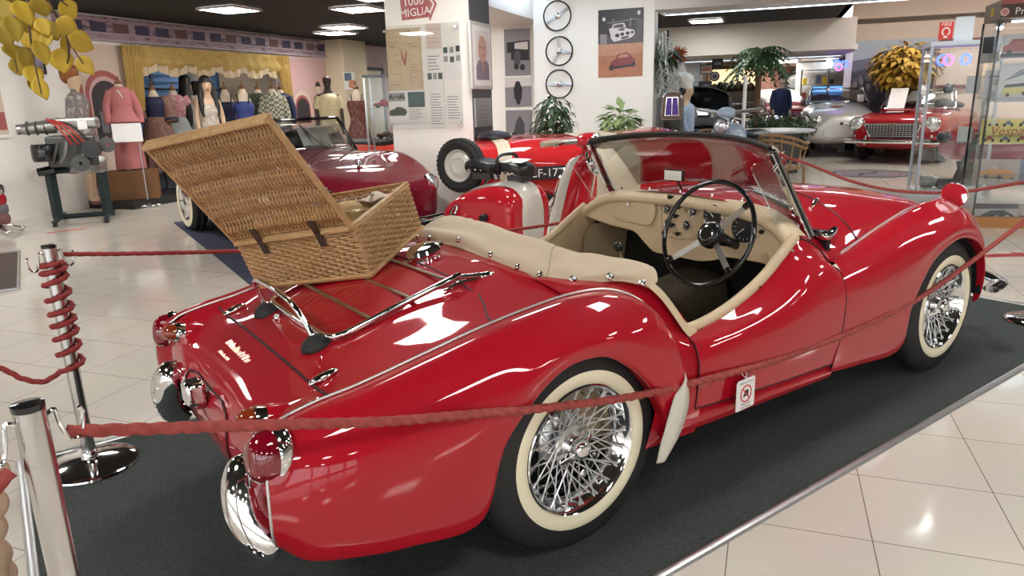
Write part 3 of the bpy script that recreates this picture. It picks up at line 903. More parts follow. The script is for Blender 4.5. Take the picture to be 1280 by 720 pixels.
# screen-fixing studs along the scuttle
for y in (-.42, -.30, -.15, .02, .20, .38):
    mb().lathe([(.006, 0), (.006, .012), (.004, .016), (0, .017)], 10, Matrix.Translation((1.155, y, topz(y)+.002))).build('scuttle_stud', 'chrome', CAR)

# ---- steering wheel
SWC = Vector((.925, -.318, .796))
tilt = R(21)
nrm = Vector((-math.cos(tilt), 0, math.sin(tilt)))
xr = Vector((0, -1, 0))
up = nrm.cross(xr)
MW = Matrix(((xr.x, up.x, nrm.x, SWC.x), (xr.y, up.y, nrm.y, SWC.y), (xr.z, up.z, nrm.z, SWC.z), (0, 0, 0, 1)))
RW_ = .203
ring = [MW @ Vector((RW_*math.cos(a), RW_*math.sin(a), 0)) for a in np.linspace(0, 2*PI, 72, endpoint=False)]
sw = mb().tube(ring, .0095, 10, closed=True).build('steering_wheel', 'black_gloss', CAR)
mb().lathe([(0, .004), (.030, .004), (.033, .0), (.046, -.004), (.052, -.014), (.054, -.032), (.046, -.042), (.03, -.05), (.024, -.12)], 40, MW).build('horn_boss', 'knob_black', sw)
mb().lathe([(.026, .0035), (.0275, .006), (.029, .0055), (.030, .003)], 36, MW).build('horn_ring', 'chrome', sw)
for ang in (42, 222, 318):
    a = R(ang); d = Vector((math.cos(a), math.sin(a), 0)); e = Vector((-math.sin(a), math.cos(a), 0))
    q = mb()
    for k in range(-2, 3):
        q.tube([MW @ (d*.045+e*(k*.0050)+Vector((0, 0, -.022))), MW @ (d*.190+e*(k*.0050)+Vector((0, 0, -.002)))], .0022, 6)
    q.build('spoke', 'alu', sw)
    mb().tube([MW @ (d*.176+Vector((0, 0, -.004))), MW @ (d*.198+Vector((0, 0, 0)))], [.013, .012], 8).build('spoke_socket', 'black_gloss', sw)
mb().tube([MW @ Vector((0, 0, -.05)), MW @ Vector((0, 0, -.34))], .020, 14).build('steering_column', 'knob_black', CAR)
mb().tube([MW @ Vector((.0, 0, -.10)), MW @ Vector((-.05, -.01, -.095)), MW @ Vector((-.10, -.015, -.08))], [.006, .005, .007], 8).build('indicator_stalk', 'knob_black', CAR)
# gear lever with rubber gaiter, handbrake
gl0 = Vector((.80, -.02, .475))
mb().lathe([(.062, 0), (.060, .012), (.050, .02), (.052, .032), (.040, .045), (.042, .056), (.028, .075), (.014, .095)], 24, Matrix.Translation(gl0)).build('gear_gaiter', 'black_rubber', CAR)
gt = on(833, 318, 0, .74)
mb().tube(spl([gl0+Vector((0, 0, .08)), gl0+Vector((-.02, 0, .16)), gl0+Vector((-.05, -.0, .235))], 12), .006, 8).build('gear_lever', 'chrome', CAR)
mb().ell(gl0+Vector((-.053, 0, .25)), (.019, .019, .021)).build('gear_knob', 'knob_black', CAR)
mb().tube(spl([(.62, -.20, .30), (.70, -.205, .36), (.80, -.21, .44)], 12), .008, 8).build('handbrake', 'knob_black', CAR)
# pedals
for y in (-.24, -.33, -.42):
    mb().box((1.25, y, .40), (.012, .05, .06)).build('pedal', 'knob_black', CAR)
# ---- seats
for s in (-1, 1):
    y0 = s*.315
    st = mb()
    G = []
    for a in np.linspace(0, 1, 13):
        yy = y0+(a-.5)*.40; k = 1-abs(2*a-1)**3
        G.append(spl([(.80, yy, .30), (.82, yy, .40+.02*k), (.76, yy, .445+.035*k), (.58, yy, .45+.03*k), (.42, yy, .44+.02*k), (.36, yy, .40)], 24))
    st.grid(np.array(G)); seat = st.build('seat', 'leather_cream', CAR)
    q = mb()
    G = []
    for a in np.linspace(0, 1, 15):
        yy = y0+(a-.5)*.43; k = 1-abs(2*a-1)**4
        G.append(spl([(.40, yy, .42), (.345+.02*abs(2*a-1)**2*0, yy, .55), (.29, yy, .66+.03*k), (.25, yy, .705+.045*k), (.20, yy, .70+.04*k), (.18, yy, .60), (.22, yy, .40)], 28))
    q.grid(np.array(G)).build('seat_back', 'leather_cream', CAR)
    for dy in (-.10, 0, .10):
        mb().tube(spl([(.81, y0+dy, .425), (.76, y0+dy, .482), (.58, y0+dy, .482), (.43, y0+dy, .463)], 20), .0022, 5).build('seat_piping', 'seat_piping', seat)
    mb().tube(spl([(.815, y0-.2, .41), (.828, y0, .428), (.815, y0+.2, .41)], 20), .004, 6).build('seat_piping', 'seat_piping', seat)

# ---- folded hood under its canvas cover round the back of the cockpit
Lo = [(.372,-.560,.722),(.325,-.548,.742),(.25,-.525,.762),(.15,-.490,.764),(.085,-.440,.762),(.035,-.370,.775),(.005,-.24,.800),(.0,0,.826)]
M1 = [(.390,-.562,.742),(.330,-.554,.768),(.25,-.530,.786),(.16,-.493,.790),(.092,-.440,.794),(.042,-.370,.810),(.014,-.24,.838),(.008,0,.864)]
M2 = [(.402,-.552,.762),(.345,-.538,.790),(.265,-.508,.806),(.18,-.470,.808),(.112,-.418,.812),(.070,-.352,.828),(.048,-.23,.850),(.042,0,.874)]
M3 = [(.410,-.526,.780),(.362,-.498,.804),(.292,-.458,.818),(.222,-.412,.826),(.168,-.362,.840),(.128,-.302,.862),(.105,-.19,.880),(.10,0,.894)]
M4 = [(.408,-.500,.774),(.375,-.470,.794),(.325,-.425,.808),(.272,-.378,.818),(.235,-.325,.830),(.205,-.265,.848),(.18,-.16,.862),(.17,0,.874)]
M5 = [(.392,-.490,.745),(.365,-.455,.750),(.325,-.405,.755),(.280,-.355,.765),(.250,-.300,.775),(.235,-.245,.785),(.225,-.15,.795),(.22,0,.80)]
def whole(g, k=0):
    return g+[(x, -y, z+k*min(1, -y/.34)*max(0, min(1, (.56+y)/.08))) for x, y, z in g[-2::-1]]
HC = patch([whole(g, k) for g, k in ((Lo, 0), (M1, .005), (M2, .015), (M3, .026), (M4, .024), (M5, .01))], 150, 40)
rng = np.random.RandomState(3)
for i in range(150):
    for j in range(3, 34):
        t = i/149
        HC[i, j, 2] += .0035*math.sin(j*.42+3*math.sin(t*9))*math.sin(t*23+j*.12)+.002*math.sin(t*61+j*.3)
hood = mb().grid(HC, flip=True).build('hood_cover', 'canvas', CAR, angle=180)
mb().tube(HC[47, 1:34]+np.array([0, 0, .001]), .0018, 5).build('hood_seam', 'piping', hood)
lab(hood, 'beige canvas cover over the folded hood')
for k in (0, -1):                                # closed ends
    e = HC[k]; c = e.mean(0)
    q = mb(); q.add([tuple(v) for v in e]+[tuple(c)], [(i, i+1, len(e)) if k == 0 else (i+1, i, len(e)) for i in range(len(e)-1)])
    q.build('hood_end', 'canvas', hood)
mb().tube(HC[:, 1]+np.array([0, 0, .001]), .0035, 6).build('hood_hem', 'canvas', hood)
for t, (i_, j_) in enumerate(((10, 4), (24, 5), (37, 5))):
    for s in (1, -1):
        q_ = HC[i_, j_]*np.array([1, s, 1])
        n_ = Vector((-.25, -.8*s, .5)).normalized()
        M = Matrix.Translation(q_) @ n_.to_track_quat('Z', 'Y').to_matrix().to_4x4()
        f = mb().lathe([(.0125, -.002), (.0125, .003), (.0095, .006), (.006, .0035), (.002, .003), (0, .003)], 18, M).build('snap_fastener', 'steel', hood)
for t, i_ in enumerate((50, 58, 66, 74, 83, 91, 99)):
    q_ = HC[i_, 5]
    M = Matrix.Translation(q_) @ Vector((-.6, 0, .8)).to_track_quat('Z', 'Y').to_matrix().to_4x4()
    mb().lathe([(.010, -.004), (.010, .004), (.006, .007), (0, .007)], 16, M).build('snap_fastener', 'steel', hood)

# ---- windscreen
def wsB(y): return Vector((1.405-.30*(abs(y)/.55)**2.2*.45, y, ip([0, .2, .4, .5, .54], [.898, .895, .86, .80, .765])(abs(y))))
def wsT(y): return Vector((1.172-.125*(abs(y)/.5)**2.2, y, 1.140-.038*(abs(y)/.5)**2.4))
yB = np.linspace(-.52, .52, 31); yT = np.linspace(-.485, .485, 31)
G = np.array([[tuple(wsB(b_).lerp(wsT(t_), k)) for k in np.linspace(0, 1, 8)] for b_, t_ in zip(yB, yT)])
ws = mb().grid(G)
ws.build('windscreen_glass', 'screen_glass', CAR, solid=.003)
tp = [tuple(wsT(t_)) for t_ in yT]
post = [tuple(wsB(-.528)+Vector((0, 0, -.01))), tuple(wsB(-.528).lerp(wsT(-.5), .5)), tuple(wsT(-.5)+Vector((.012, .0, -.02)))]
mb().tube([(x+.004, y, z+.004) for x, y, z in tp], [.0105]*len(tp), 10).build('windscreen_top_rail', 'black_gloss', CAR)
mb().tube([(x-.010, y, z+.012) for x, y, z in tp], [.009]*len(tp), 8).build('hood_seal', 'black_rubber', CAR)
for s in (-1, 1):
    a = wsB(s*.530)+Vector((0, 0, -.012)); b_ = wsT(s*.492)
    q = mb()
    d = (b_-a)
    out = Vector((0, s, 0)); fw = d.cross(out).normalized()
    for off, w, t in ((0, .011, .019),):
        c = [a+fw*t+out*w, a-fw*t+out*w, a-fw*t-out*w, a+fw*t-out*w]
        e = [b_+fw*t*.8+out*w, b_-fw*t*.8+out*w, b_-fw*t*.8-out*w, b_+fw*t*.8-out*w]
        q.hexa(c, e)
    p_ = q.build('windscreen_post', 'chrome', CAR, smooth=False, bevel=.004)
    mb().tube([a+out*.012-fw*.004, b_+out*.012-fw*.004], .004, 6).build('post_rubber', 'black_rubber', p_)
    # corner block
    mb().tube(spl([b_-d*.10, b_-d*.02+Vector((0, 0, .004)), wsT(s*.47)+Vector((0, 0, .004)), wsT(s*.42)+Vector((.002, 0, .004))], 20), .0135, 10).build('post_corner', 'black_gloss', p_)
    # foot on the scuttle
    f0 = on(1024, 296, 1, -.535)
    foot = [Vector((1.325, -.535, .765)), Vector((1.355, -.543, .748)), Vector((1.42, -.532, .752)), Vector((1.475, -.517, .765))]
    foot = [Vector((v.x, v.y*(-s), v.z+.008)) for v in foot]
    mb().tube(spl(foot, 16), list(np.interp(np.linspace(0, 1, 16), [0, .3, .8, 1], [.022, .026, .017, .011])), 12, flat=.7).build('post_foot', 'chrome', p_)
mb().tube([(wsB(b_).x-.002, b_, wsB(b_).z-.004) for b_ in yB], .008, 8).build('windscreen_seal', 'black_rubber', CAR)
# wiper spindles / small chrome washer jets
for y in (-.36, .05):
    mb().tube([(1.47, y, bon(1.47, y)+.006), (1.43, y+.09, bon(1.43, y+.09)+.02)], [.007, .004], 8).build('wiper_arm', 'chrome', CAR)
# little chrome vent handle by the bonnet edge
q = [(1.50, -.395, bon(1.50, -.395)+.010), (1.56, -.37, bon(1.56, -.37)+.012), (1.60, -.36, bon(1.60, -.36)+.010)]
mb().tube(spl(q, 10), [.006, .008, .009, .009, .009, .009, .009, .008, .007, .004], 10).build('bonnet_fastener', 'chrome', CAR)
# mirror on the scuttle
mc = on(843, 219, 0, 1.20)
rm = mb().box(mc, (.018, .108, .050)).build('rear_view_mirror', 'knob_black', CAR, bevel=.008, smooth=False)
mb().box((mc.x-.0095, mc.y, mc.z), (.002, .098, .041)).build('mirror_glass', 'mirror', rm, smooth=False)
mb().tube([(mc.x+.005, mc.y-.008, mc.z-.02), (mc.x+.03, mc.y-.018, topz(0)+.008)], .0045, 8).build('mirror_stalk', 'knob_black', rm)
# perspex wind deflectors on the posts
mat('perspex_edge', (0.50, 0.50, 0.48), 0.2)
for s in (-1, 1):
    Q = [(940, 212), (952, 203), (966, 205), (986, 243), (1003, 272), (1001, 282), (990, 290), (979, 289), (972, 281), (955, 245)]
    pts = []
    for k, (a, b_) in enumerate(Q):
        v = on(a, b_, 1, -.505); pts.append((v.x, -s*(v.y), v.z))
    pts = spl(pts, 50, closed=True); c = pts.mean(0)
    q = mb(); q.add([tuple(v) for v in pts]+[tuple(c)], [(i, (i+1) % 50, 50) for i in range(50)])
    wd = q.build('wind_deflector', 'clear_glass', CAR, solid=.003, smooth=False)
    mb().tube(pts[12:], .0016, 6).build('deflector_edge', 'perspex_edge', wd)
    for a, b_ in (((966, 214), (972, 205)), ((988, 262), (998, 255))):
        v = on(*a, 1, -.505); w = on(*b_, 1, -.515)
        mb().tube([(v.x, -s*v.y, v.z), (w.x, -s*w.y, w.z)], .007, 8).build('deflector_clamp', 'chrome', wd)

# ---- wing mirror on the right-hand front wing
wm = on(1194, 243, 0, 2.33)
for s in (-1, 1):
    c = Vector((wm.x, -s*wm.y if s > 0 else wm.y, wm.z))
    M = Matrix.Translation(c) @ Matrix.Rotation(-PI/2, 4, 'Y') @ Matrix.Rotation(R(0), 4, 'X')
    dv = Vector((-.97, .10*s, -.2)).normalized()
    M = Matrix.Translation(c) @ dv.to_track_quat('Z', 'Y').to_matrix().to_4x4()
    w = mb().lathe([(0, -.040), (.03, -.034), (.052, -.012), (.058, .002), (.058, .007), (.054, .008)], 36, M).build('wing_mirror', 'chrome', CAR)
    mb().lathe([(0, .0075), (.055, .0075)], 36, M).build('mirror_glass', 'mirror', w)
    ft = on(1172, 256, 1, -.50); ft = Vector((ft.x, ft.y if s < 0 else -ft.y, ft.z))
    mb().lathe([(.020, -.006), (.020, .004), (.012, .012), (0, .014)], 20, Matrix.Translation(ft) @ Matrix.Diagonal((1.5, 1, 1, 1))).build('mirror_foot', 'chrome', w)
    mb().tube(spl([ft+Vector((0, 0, .008)), ft.lerp(c, .4)+Vector((0, 0, .02)), c+Vector((.03, 0, -.005))], 12), .0045, 8).build('mirror_arm', 'chrome', w)

# ---- tail: lamps, bumper irons, handle, filler cap, hinges, script
for s in (-1, 1):
    # big conical stop lamp in a chrome surround on the end of the wing
    cen = Vector((-.842, -.583*(-s), .566)); ax = Vector((-1.0, .20*s*1.0, .10)).normalized()
    cen.x += -.008 if s < 0 else .012
    cen.y += 0 if s < 0 else .012
    cen.z -= 0 if s < 0 else .012
    M = Matrix.Translation(cen) @ ax.to_track_quat('Z', 'Y').to_matrix().to_4x4() @ Matrix.Rotation(0, 4, 'Z')
    S = Matrix.Diagonal((.92, 1.20, .80, 1))
    tl = mb().lathe([(0, .078), (.018, .077), (.034, .070), (.046, .052), (.053, .020), (.055, 0)], 36, M @ S).build('tail_light', 'lens_red', CAR)
    lab(tl, 'dark red conical tail light lens')
    mb().lathe([(.053, .012), (.0565, .014), (.0595, .006), (.0600, -.004), (.058, -.022), (.054, -.03)], 40, M @ S).build('lamp_rim', 'chrome', tl)
    # amber flasher inboard
    M = Matrix.Translation((-.842, s*.43, .592)) @ Vector((-1, .0, .25)).to_track_quat('Z', 'Y').to_matrix().to_4x4()
    al = mb().lathe([(0, .046), (.012, .044), (.022, .034), (.028, .016), (.029, 0)], 28, M).build('flasher', 'lens_amber', CAR)
    lab(al, 'small amber flasher lens')
    mb().lathe([(.0275, .006), (.0315, .008), (.034, 0), (.034, -.02)], 28, M).build('flasher_rim', 'chrome', al)
    mb().lathe([(.030, -.01), (.034, -.02), (.040, -.06), (.03, -.12)], 24, M).build('flasher_pod', 'red_paint', al)
    # bumper iron: a curved blade standing on end
    path = spl([(-.850, s*.41, .492), (-.890, s*.42, .482), (-.918, s*.44, .440), (-.924, s*.46, .375), (-.908, s*.48, .315), (-.884, s*.49, .272), (-.865, s*.495, .250)], 30)
    rows_ = []
    for i, q in enumerate(path):
        a = path[max(i-1, 0)]; b_ = path[min(i+1, 29)]
        t = Vector(b_-a).normalized(); side = Vector((.22, s*1.0, .0)).normalized(); side = (side-t*side.dot(t)).normalized(); n = t.cross(side)
        if n.x > 0: n = -n
        w = .056*min(1, .55+.9*math.sin(PI*i/29))
        rows_.append([tuple(Vector(q)+side*w*math.sin(u)+n*(.062*math.cos(u)-.040)*(w/.056)) for u in np.linspace(-2.0, 2.0, 19)])
    bi = mb().grid(np.array(rows_), flip=(s > 0)).build('bumper_iron', 'chrome', CAR, angle=180, solid=-.006)
    mb().tube([(-.905, s*.46, .40), (-.80, s*.44, .38)], .012, 8).build('bumper_bracket', 'underside', bi)
    mb().tube([(-.895, s*.48, .31), (-.78, s*.46, .30)], .012, 8).build('bumper_bracket', 'underside', bi)
    # lid hinge / budge lock
    hx, hy = -.655, s*.40
    M = Matrix.Translation((hx, hy, deck(hx, hy)+.004)) @ Matrix.Rotation(R(-16), 4, 'Y')
    mb().ell((0, 0, .003), (.042, .015, .012), 18, 8, M).build('lid_lock', 'chrome', CAR)
M = Matrix.Translation((-.872, 0, .530))
nl = mb()
nl.box((-.02, 0, .005), (.055, .072, .068), M=M.to_3x3().to_4x4())
nl.M = M; nl.v = [tuple(M @ Vector(v)) for v in nl.v]; nl.M = Matrix.Identity(4)
nlo = nl.build('number_plate_lamp', 'chrome', CAR, bevel=.012, seg=3, smooth=True)
mb().box((-.880, 0, .497), (.03, .05, .02)).build('lamp_base', 'lens_red', nlo, bevel=.004)
mb().lathe([(.012, 0), (.012, .008), (.008, .013), (0, .014)], 16, Matrix.Translation((-.60, .115, deck(-.60, .115)))).build('lid_button', 'chrome', CAR)
# filler cap
fc = Vector((-.125, .0, deck(-.125, 0)))
fcap = mb().lathe([(.052, -.005), (.052, .012), (.058, .014), (.060, .022), (.054, .034), (.04, .040), (0, .043)], 36, Matrix.Translation(fc) @ Matrix.Rotation(R(-14), 4, 'Y')).build('filler_cap', 'chrome', CAR)
mb().tube([fc+Vector((.05, 0, .03)), fc+Vector((.07, 0, .035))], .006, 8).build('cap_lever', 'chrome', fcap)
# gold script lines on the tail and the deck
def script(P0, du, dv, n, h, name):
    q = mb(); x = 0
    rr = random.Random(5)
    for k in range(n):
        w = h*rr.uniform(.35, .7); hh = h*rr.uniform(.55, 1.0)
        pts = [P0+du*x, P0+du*(x+w*.5)+dv*hh, P0+du*(x+w)]
        if rr.random() < .5: pts.insert(2, P0+du*(x+w*.8)+dv*hh*.3)
        q.tube([(v.x, v.y, v.z) for v in spl_v(pts, 8)], h*.06, 4)
        x += w*1.05
    return q.build(name, 'gold_script', CAR)
def spl_v(pts, n): return [Vector(r_) for r_ in spl(pts, n)]
for (x0, h, n) in ((-.755, .024, 16), (-.785, .012, 14)):
    P0 = Vector((x0, .155 if h > .02 else .13, deck(x0, .1)+.003))
    script(P0, Vector((0, -1, -.02)), Vector((.9, 0, .42)), n, h, 'tail_script')
P0 = Vector((-.20, .02, deck(-.2, -.02)+.002))
script(P0, Vector((.5, -.85, -.05)).normalized(), Vector((.8, .5, .25)).normalized(), 7, .022, 'deck_script')

# ---- luggage rack
rack = None
RZ = lambda x: .805+.30*(x+.19)
rail = [(-.175,-.300,RZ(-.175)+.003),(-.23,-.303,RZ(-.23)+.006),(-.36,-.285,RZ(-.36)+.002),(-.50,-.275,RZ(-.50)),(-.548,-.265,RZ(-.548)),(-.572,-.235,RZ(-.572)),(-.578,-.15,RZ(-.578)),(-.580,0,RZ(-.58)+.002),(-.578,.15,RZ(-.578)),(-.572,.235,RZ(-.572)),(-.548,.265,RZ(-.548)),(-.50,.275,RZ(-.50)),(-.36,.285,RZ(-.36)+.002),(-.23,.303,RZ(-.23)+.006),(-.175,.300,RZ(-.175)+.003)]
rack = mb().tube(spl(rail, 120), .0095, 10).build('luggage_rack', 'chrome', CAR)
lab(rack, 'chrome tube luggage rack on the rear deck')
for s in (-1, 1):
    mb().tube([(-.19, s*.300, RZ(-.19)+.002), (-.13, s*.298, .800), (-.07, s*.296, .797)], [.009, .009, .008], 10).build('rack_stay', 'chrome', rack)
    mb().ell((-.078, s*.297, .794), (.034, .013, .012), 16, 8).build('rack_anchor', 'chrome', rack)
    mb().tube(spl([(-.10, s*.297, .788), (-.17, s*.30, .790), (-.235, s*.305, deck(-.235, .3)+.006)], 14), list(np.linspace(.011, .004, 14)), 8).build('rack_anchor_fin', 'chrome', rack)
    # suction foot with upright
    fx, fy = -.600, s*.215
    fz = deck(fx, fy)
    M = Matrix.Translation((fx, fy, fz-.002)) @ Matrix.Rotation(R(-15), 4, 'Y')
    mb().lathe([(.044, .0), (.043, .008), (.036, .014), (.034, .020), (.024, .026), (.014, .032), (0, .033)], 28, M).build('rack_foot', 'black_rubber', rack)
    mb().tube([(fx, fy, fz+.025), (fx+.022, fy-s*.0, RZ(-.578)+.0)], .008, 8).build('rack_foot_stem', 'chrome', rack)
hoop = [(-.60,-.205,.672),(-.604,-.200,.70),(-.625,-.16,.752),(-.632,-.10,.775),(-.634,0,.782),(-.632,.10,.775),(-.625,.16,.752),(-.604,.200,.70),(-.60,.205,.672)]
hoop = [(-.598,-.212,.668),(-.612,-.190,.720),(-.630,-.150,.772),(-.638,-.09,.790),(-.640,0,.796),(-.638,.14,.790),(-.630,.205,.772),(-.612,.225,.720),(-.598,.228,.668)]
mb().tube(spl(hoop, 70), .0085, 10).build('rack_hoop', 'chrome', rack)
for x in (-.205, -.325, -.452):
    b = mb()
    b.tube([(x, -.285, RZ(x)-.002), (x, .285, RZ(x)-.002)], .0085, 8, flat=.5)
    b.build('rack_slat', 'steel', rack)

# ================================================================== the wicker hamper
mat('wicker', (0.54, 0.34, 0.165), 0.45, noise=(40, (0.38, 0.215, 0.09), 0.25))
mat('wicker_light', (0.58, 0.37, 0.18), 0.45, noise=(40, (0.44, 0.25, 0.10), 0.25))
mat('leather_strap', (0.045, 0.028, 0.018), 0.5)
HX = Vector((-.318, .014, .775))
sl_a = math.atan(.30); yw = .564
f1 = Vector((math.cos(sl_a), 0, math.sin(sl_a))); nn = Vector((-math.sin(sl_a), 0, math.cos(sl_a))); a1 = Vector((0, 1, 0))
hf = f1*math.cos(yw)+a1*math.sin(yw)             # from the hinge side to the front of the hamper
ha = -f1*math.sin(yw)+a1*math.cos(yw)            # along the hinge
HL, HW, HH = .478, .373, .178
HM = Matrix(((ha.x, hf.x, nn.x, HX.x), (ha.y, hf.y, nn.y, HX.y), (ha.z, hf.z, nn.z, HX.z), (0, 0, 0, 1)))
ham = thing('picnic_hamper', 'open wicker picnic hamper with raised lid on the rack of the red roadster', 'basket', (0, 0, 0))
def rect_path(L, W, grow, n_long, n_short):
    pts = []
    c = [(-grow, -grow), (L+grow, -grow), (L+grow, W+grow), (-grow, W+grow)]
    for k in range(4):
        a, b_ = c[k], c[(k+1) % 4]; n = n_long if k % 2 == 0 else n_short
        for i in range(n):
            t = i/n; pts.append((a[0]+(b_[0]-a[0])*t, a[1]+(b_[1]-a[1])*t, k))
    return pts
b = mb(); b.M = HM
nS, nE = 20, 15                                  # stakes along the long and the short sides
rowsN = 17
for r_ in range(rowsN):
    z = .014+(HH-.028)*r_/(rowsN-1)
    pp_ = rect_path(HL, HW, .003*z/HH, nS*4, nE*4)
    pts = []
    for i, (x, y, k) in enumerate(pp_):
        n_ = nS*4 if k % 2 == 0 else nE*4; j_ = i % (nS*4+nE*4) % (nS*4) if k % 2 == 0 else (i-nS*4) % (nS*4+nE*4)
        o_ = .0062*math.cos(PI*i/4+PI*r_)*min(1, (min(j_, n_-j_)+.6)/5)
        ox, oy = ((0, -1), (1, 0), (0, 1), (-1, 0))[k]
        pts.append((x+ox*o_, y+oy*o_, z+.0022*math.sin(PI*i/4+PI*r_+.6)))
    b.tube(pts, .0046, 6, closed=True)
bw = b.build('body', 'wicker', ham)
b = mb(); b.M = HM
for x, y, k in rect_path(HL, HW, 0, nS, nE):
    b.tube([(x, y, .0), (x, y, HH)], .0036, 5)
b.build('stakes', 'wicker', ham)['kind'] = 'stuff'
b = mb(); b.M = HM
for dz, gr_, r_ in ((HH, .004, .0048), (HH-.008, .006, .004), (HH+.003, -.002, .0036), (.006, .004, .0065), (.0, .0, .006)):
    pts = [(x, y, dz) for x, y, k in rect_path(HL, HW, gr_, 20, 16)]
    b.tube(pts, r_, 8, closed=True)
b.build('rim', 'wicker_light', ham)
b = mb(); b.M = HM
b.box((HL/2, HW/2, .006), (HL-.01, HW-.01, .008)); b.build('base', 'wicker', ham, smooth=False)
# lid: woven strips lying along the hinge
LV = nn*math.cos(.397)-hf*math.sin(.397); LL = .428
top_m = HX+nn*HH+ha*.0
shear = ha*(-.0)
LM = Matrix(((ha.x, LV.x, ha.cross(LV).x, top_m.x-hf.x*.004), (ha.y, LV.y, ha.cross(LV).y, top_m.y-hf.y*.004), (ha.z, LV.z, ha.cross(LV).z, top_m.z-hf.z*.004), (0, 0, 0, 1)))
b = mb(); b.M = LM
NB, NWV = 11, 64                                 # sticks along the hinge, weavers across them
pit = (LL-.03)/NB
def dome(u, v): return .016*math.sin(PI*u/HL)*math.sin(PI*v/LL)+.0045*math.sin(2*PI*v/LL*5.5)
for i in range(NWV):
    u = .006+(HL-.012)*i/(NWV-1)
    pts = []
    for k in range(NB*8+1):
        v = .015+pit*k/8
        pts.append((u+.0022*math.sin(PI*k/8+PI*i)+.010*(v/LL-.5)*0, v, dome(u, v)+.0050*math.cos(PI*k/8+PI*i)))
    b.tube(pts, .0034, 6)
lid = b.build('lid', 'wicker', ham)
b = mb(); b.M = LM
for k in range(NB+1):
    v = .015+pit*k
    b.tube([(u, v, dome(u, v)) for u in np.linspace(0, HL, 24)], .0042, 6)
b.build('lid_sticks', 'wicker', lid)['kind'] = 'stuff'
b = mb(); b.M = LM
for dz in (-.012, 0, .012):
    b.tube(spl([(0, 0, dz), (HL*.5, 0, dz), (HL, 0, dz)], 20), .008, 8)
    b.tube(spl([(0, LL, dz), (HL*.5, LL, dz), (HL, LL, dz)], 20), .0085, 8)
    b.tube([(0, 0, dz*.6), (0, LL, dz*.6)], .005, 8); b.tube([(HL, 0, dz*.6), (HL, LL, dz*.6)], .005, 8)
b.build('lid_border', 'wicker', lid)
for v_, n in ((.020, 60), (LL-.018, 60)):
    b = mb(); b.M = LM
    for i in range(n):
        u = HL*(i+.5)/n
        b.tube([(u-.004, v_-.016, .010), (u+.003, v_+.016, .012)], .0042, 5)
    b.build('lid_wrapping', 'wicker_light', lid)
def strap(pts, w, t, name, m='leather_strap', parent=ham, M=HM):
    b = mb(); b.M = M
    P_ = [Vector(q) for q in pts]
    for a, c in zip(P_[:-1], P_[1:]):
        d = (c-a).normalized(); s_ = Vector((1, 0, 0)) if abs(d.x) < .8 else Vector((0, 1, 0)); s_ = (s_-d*s_.dot(d)).normalized(); n = d.cross(s_)
        b.hexa([a-s_*w-n*t, a+s_*w-n*t, a+s_*w+n*t, a-s_*w+n*t], [c-s_*w-n*t, c+s_*w-n*t, c+s_*w+n*t, c-s_*w+n*t])
    return b.build(name, m, parent, smooth=False)
for u in (.12, .36):
    strap([(u, -.016, HH-.05), (u, -.020, HH-.012), (u, -.026, HH+.012), (u, -.034, HH+.045)], .011, .0025, 'hinge_strap')
strap([(HL*.72, HW+.012, HH-.05), (HL*.72, HW+.014, HH+.012), (HL*.72, HW-.015, HH+.014), (HL*.72, HW-.02, HH-.04)], .012, .0028, 'closing_strap')
strap([(.07, -.05, HH+.10), (.09, HW-.03, HH-.01)], .007, .0016, 'lid_stay', m=mat('grey_strap', (.30, .26, .22), .6))
# what is in it
bl = thing('tin', 'round pale tin with a rolled edge inside the wicker hamper', 'tin', HM @ Vector((.112, .150, .062)))
bl.rotation_euler = HM.to_euler()
mb().lathe([(0, 0), (.035, 0), (.037, .004), (.037, .095), (.040, .099), (.040, .107), (.036, .109), (.034, .104), (0, .104)], 28).build('can', mat('tin_metal', (.70, .62, .40), .25, .9), bl)
mb().lathe([(0, .105), (.033, .105)], 28).build('can_lid', mat('tin_yellow', (.70, .60, .30), .4), bl)
bd = thing('cutting_board', 'pale wooden board standing up inside the wicker hamper against its lid', 'board', HM @ Vector((.285, .20, .022)))
bd.rotation_euler = HM.to_euler()
pl = spl([(-.06, 0), (.06, 0), (.066, .10), (.055, .17), (.03, .215), (-.03, .215), (-.055, .17), (-.066, .10)], 40, closed=True)
mb().prism([(a, c) for a, c in pl], -.006, .006, Matrix.Rotation(R(78), 4, 'X')).build('board', mat('pale_wood', (.62, .44, .24), .5, noise=(12, (.55, .37, .19), .2)), bd, bevel=.003)
br = mb()
br.ell((0, 0, 0), (.12, .052, .042), 24, 12, jit=.02)
bro = tag(br.build('bread_loaf', mat('bread', (.50, .32, .15), .8, noise=(25, (.62, .45, .25), .2))), 'brown loaf lying across the inside of the hamper', 'bread')
bro.location = HM @ Vector((.22, .30, .125)); bro.rotation_euler = (HM @ Matrix.Rotation(R(8), 4, 'Z')).to_euler()
cl = mb()
G = []
for i in range(22):
    r_ = []
    for j in range(16):
        x, y = -.065+.13*i/21, -.055+.11*j/15
        r_.append((x, y, .04*(1-(x/.07)**2)*(1-(y/.06)**2)+.008*math.sin(x*60+y*30)*math.cos(y*70)))
    G.append(r_)
cl.grid(np.array(G))
clo = tag(cl.build('napkin', mat('napkin_cloth', (.70, .58, .48), .8), solid=.003), 'crumpled pinkish napkin against the front of the hamper', 'napkin')
clo.location = HM @ Vector((.075, .29, .142)); clo.rotation_euler = HM.to_euler()
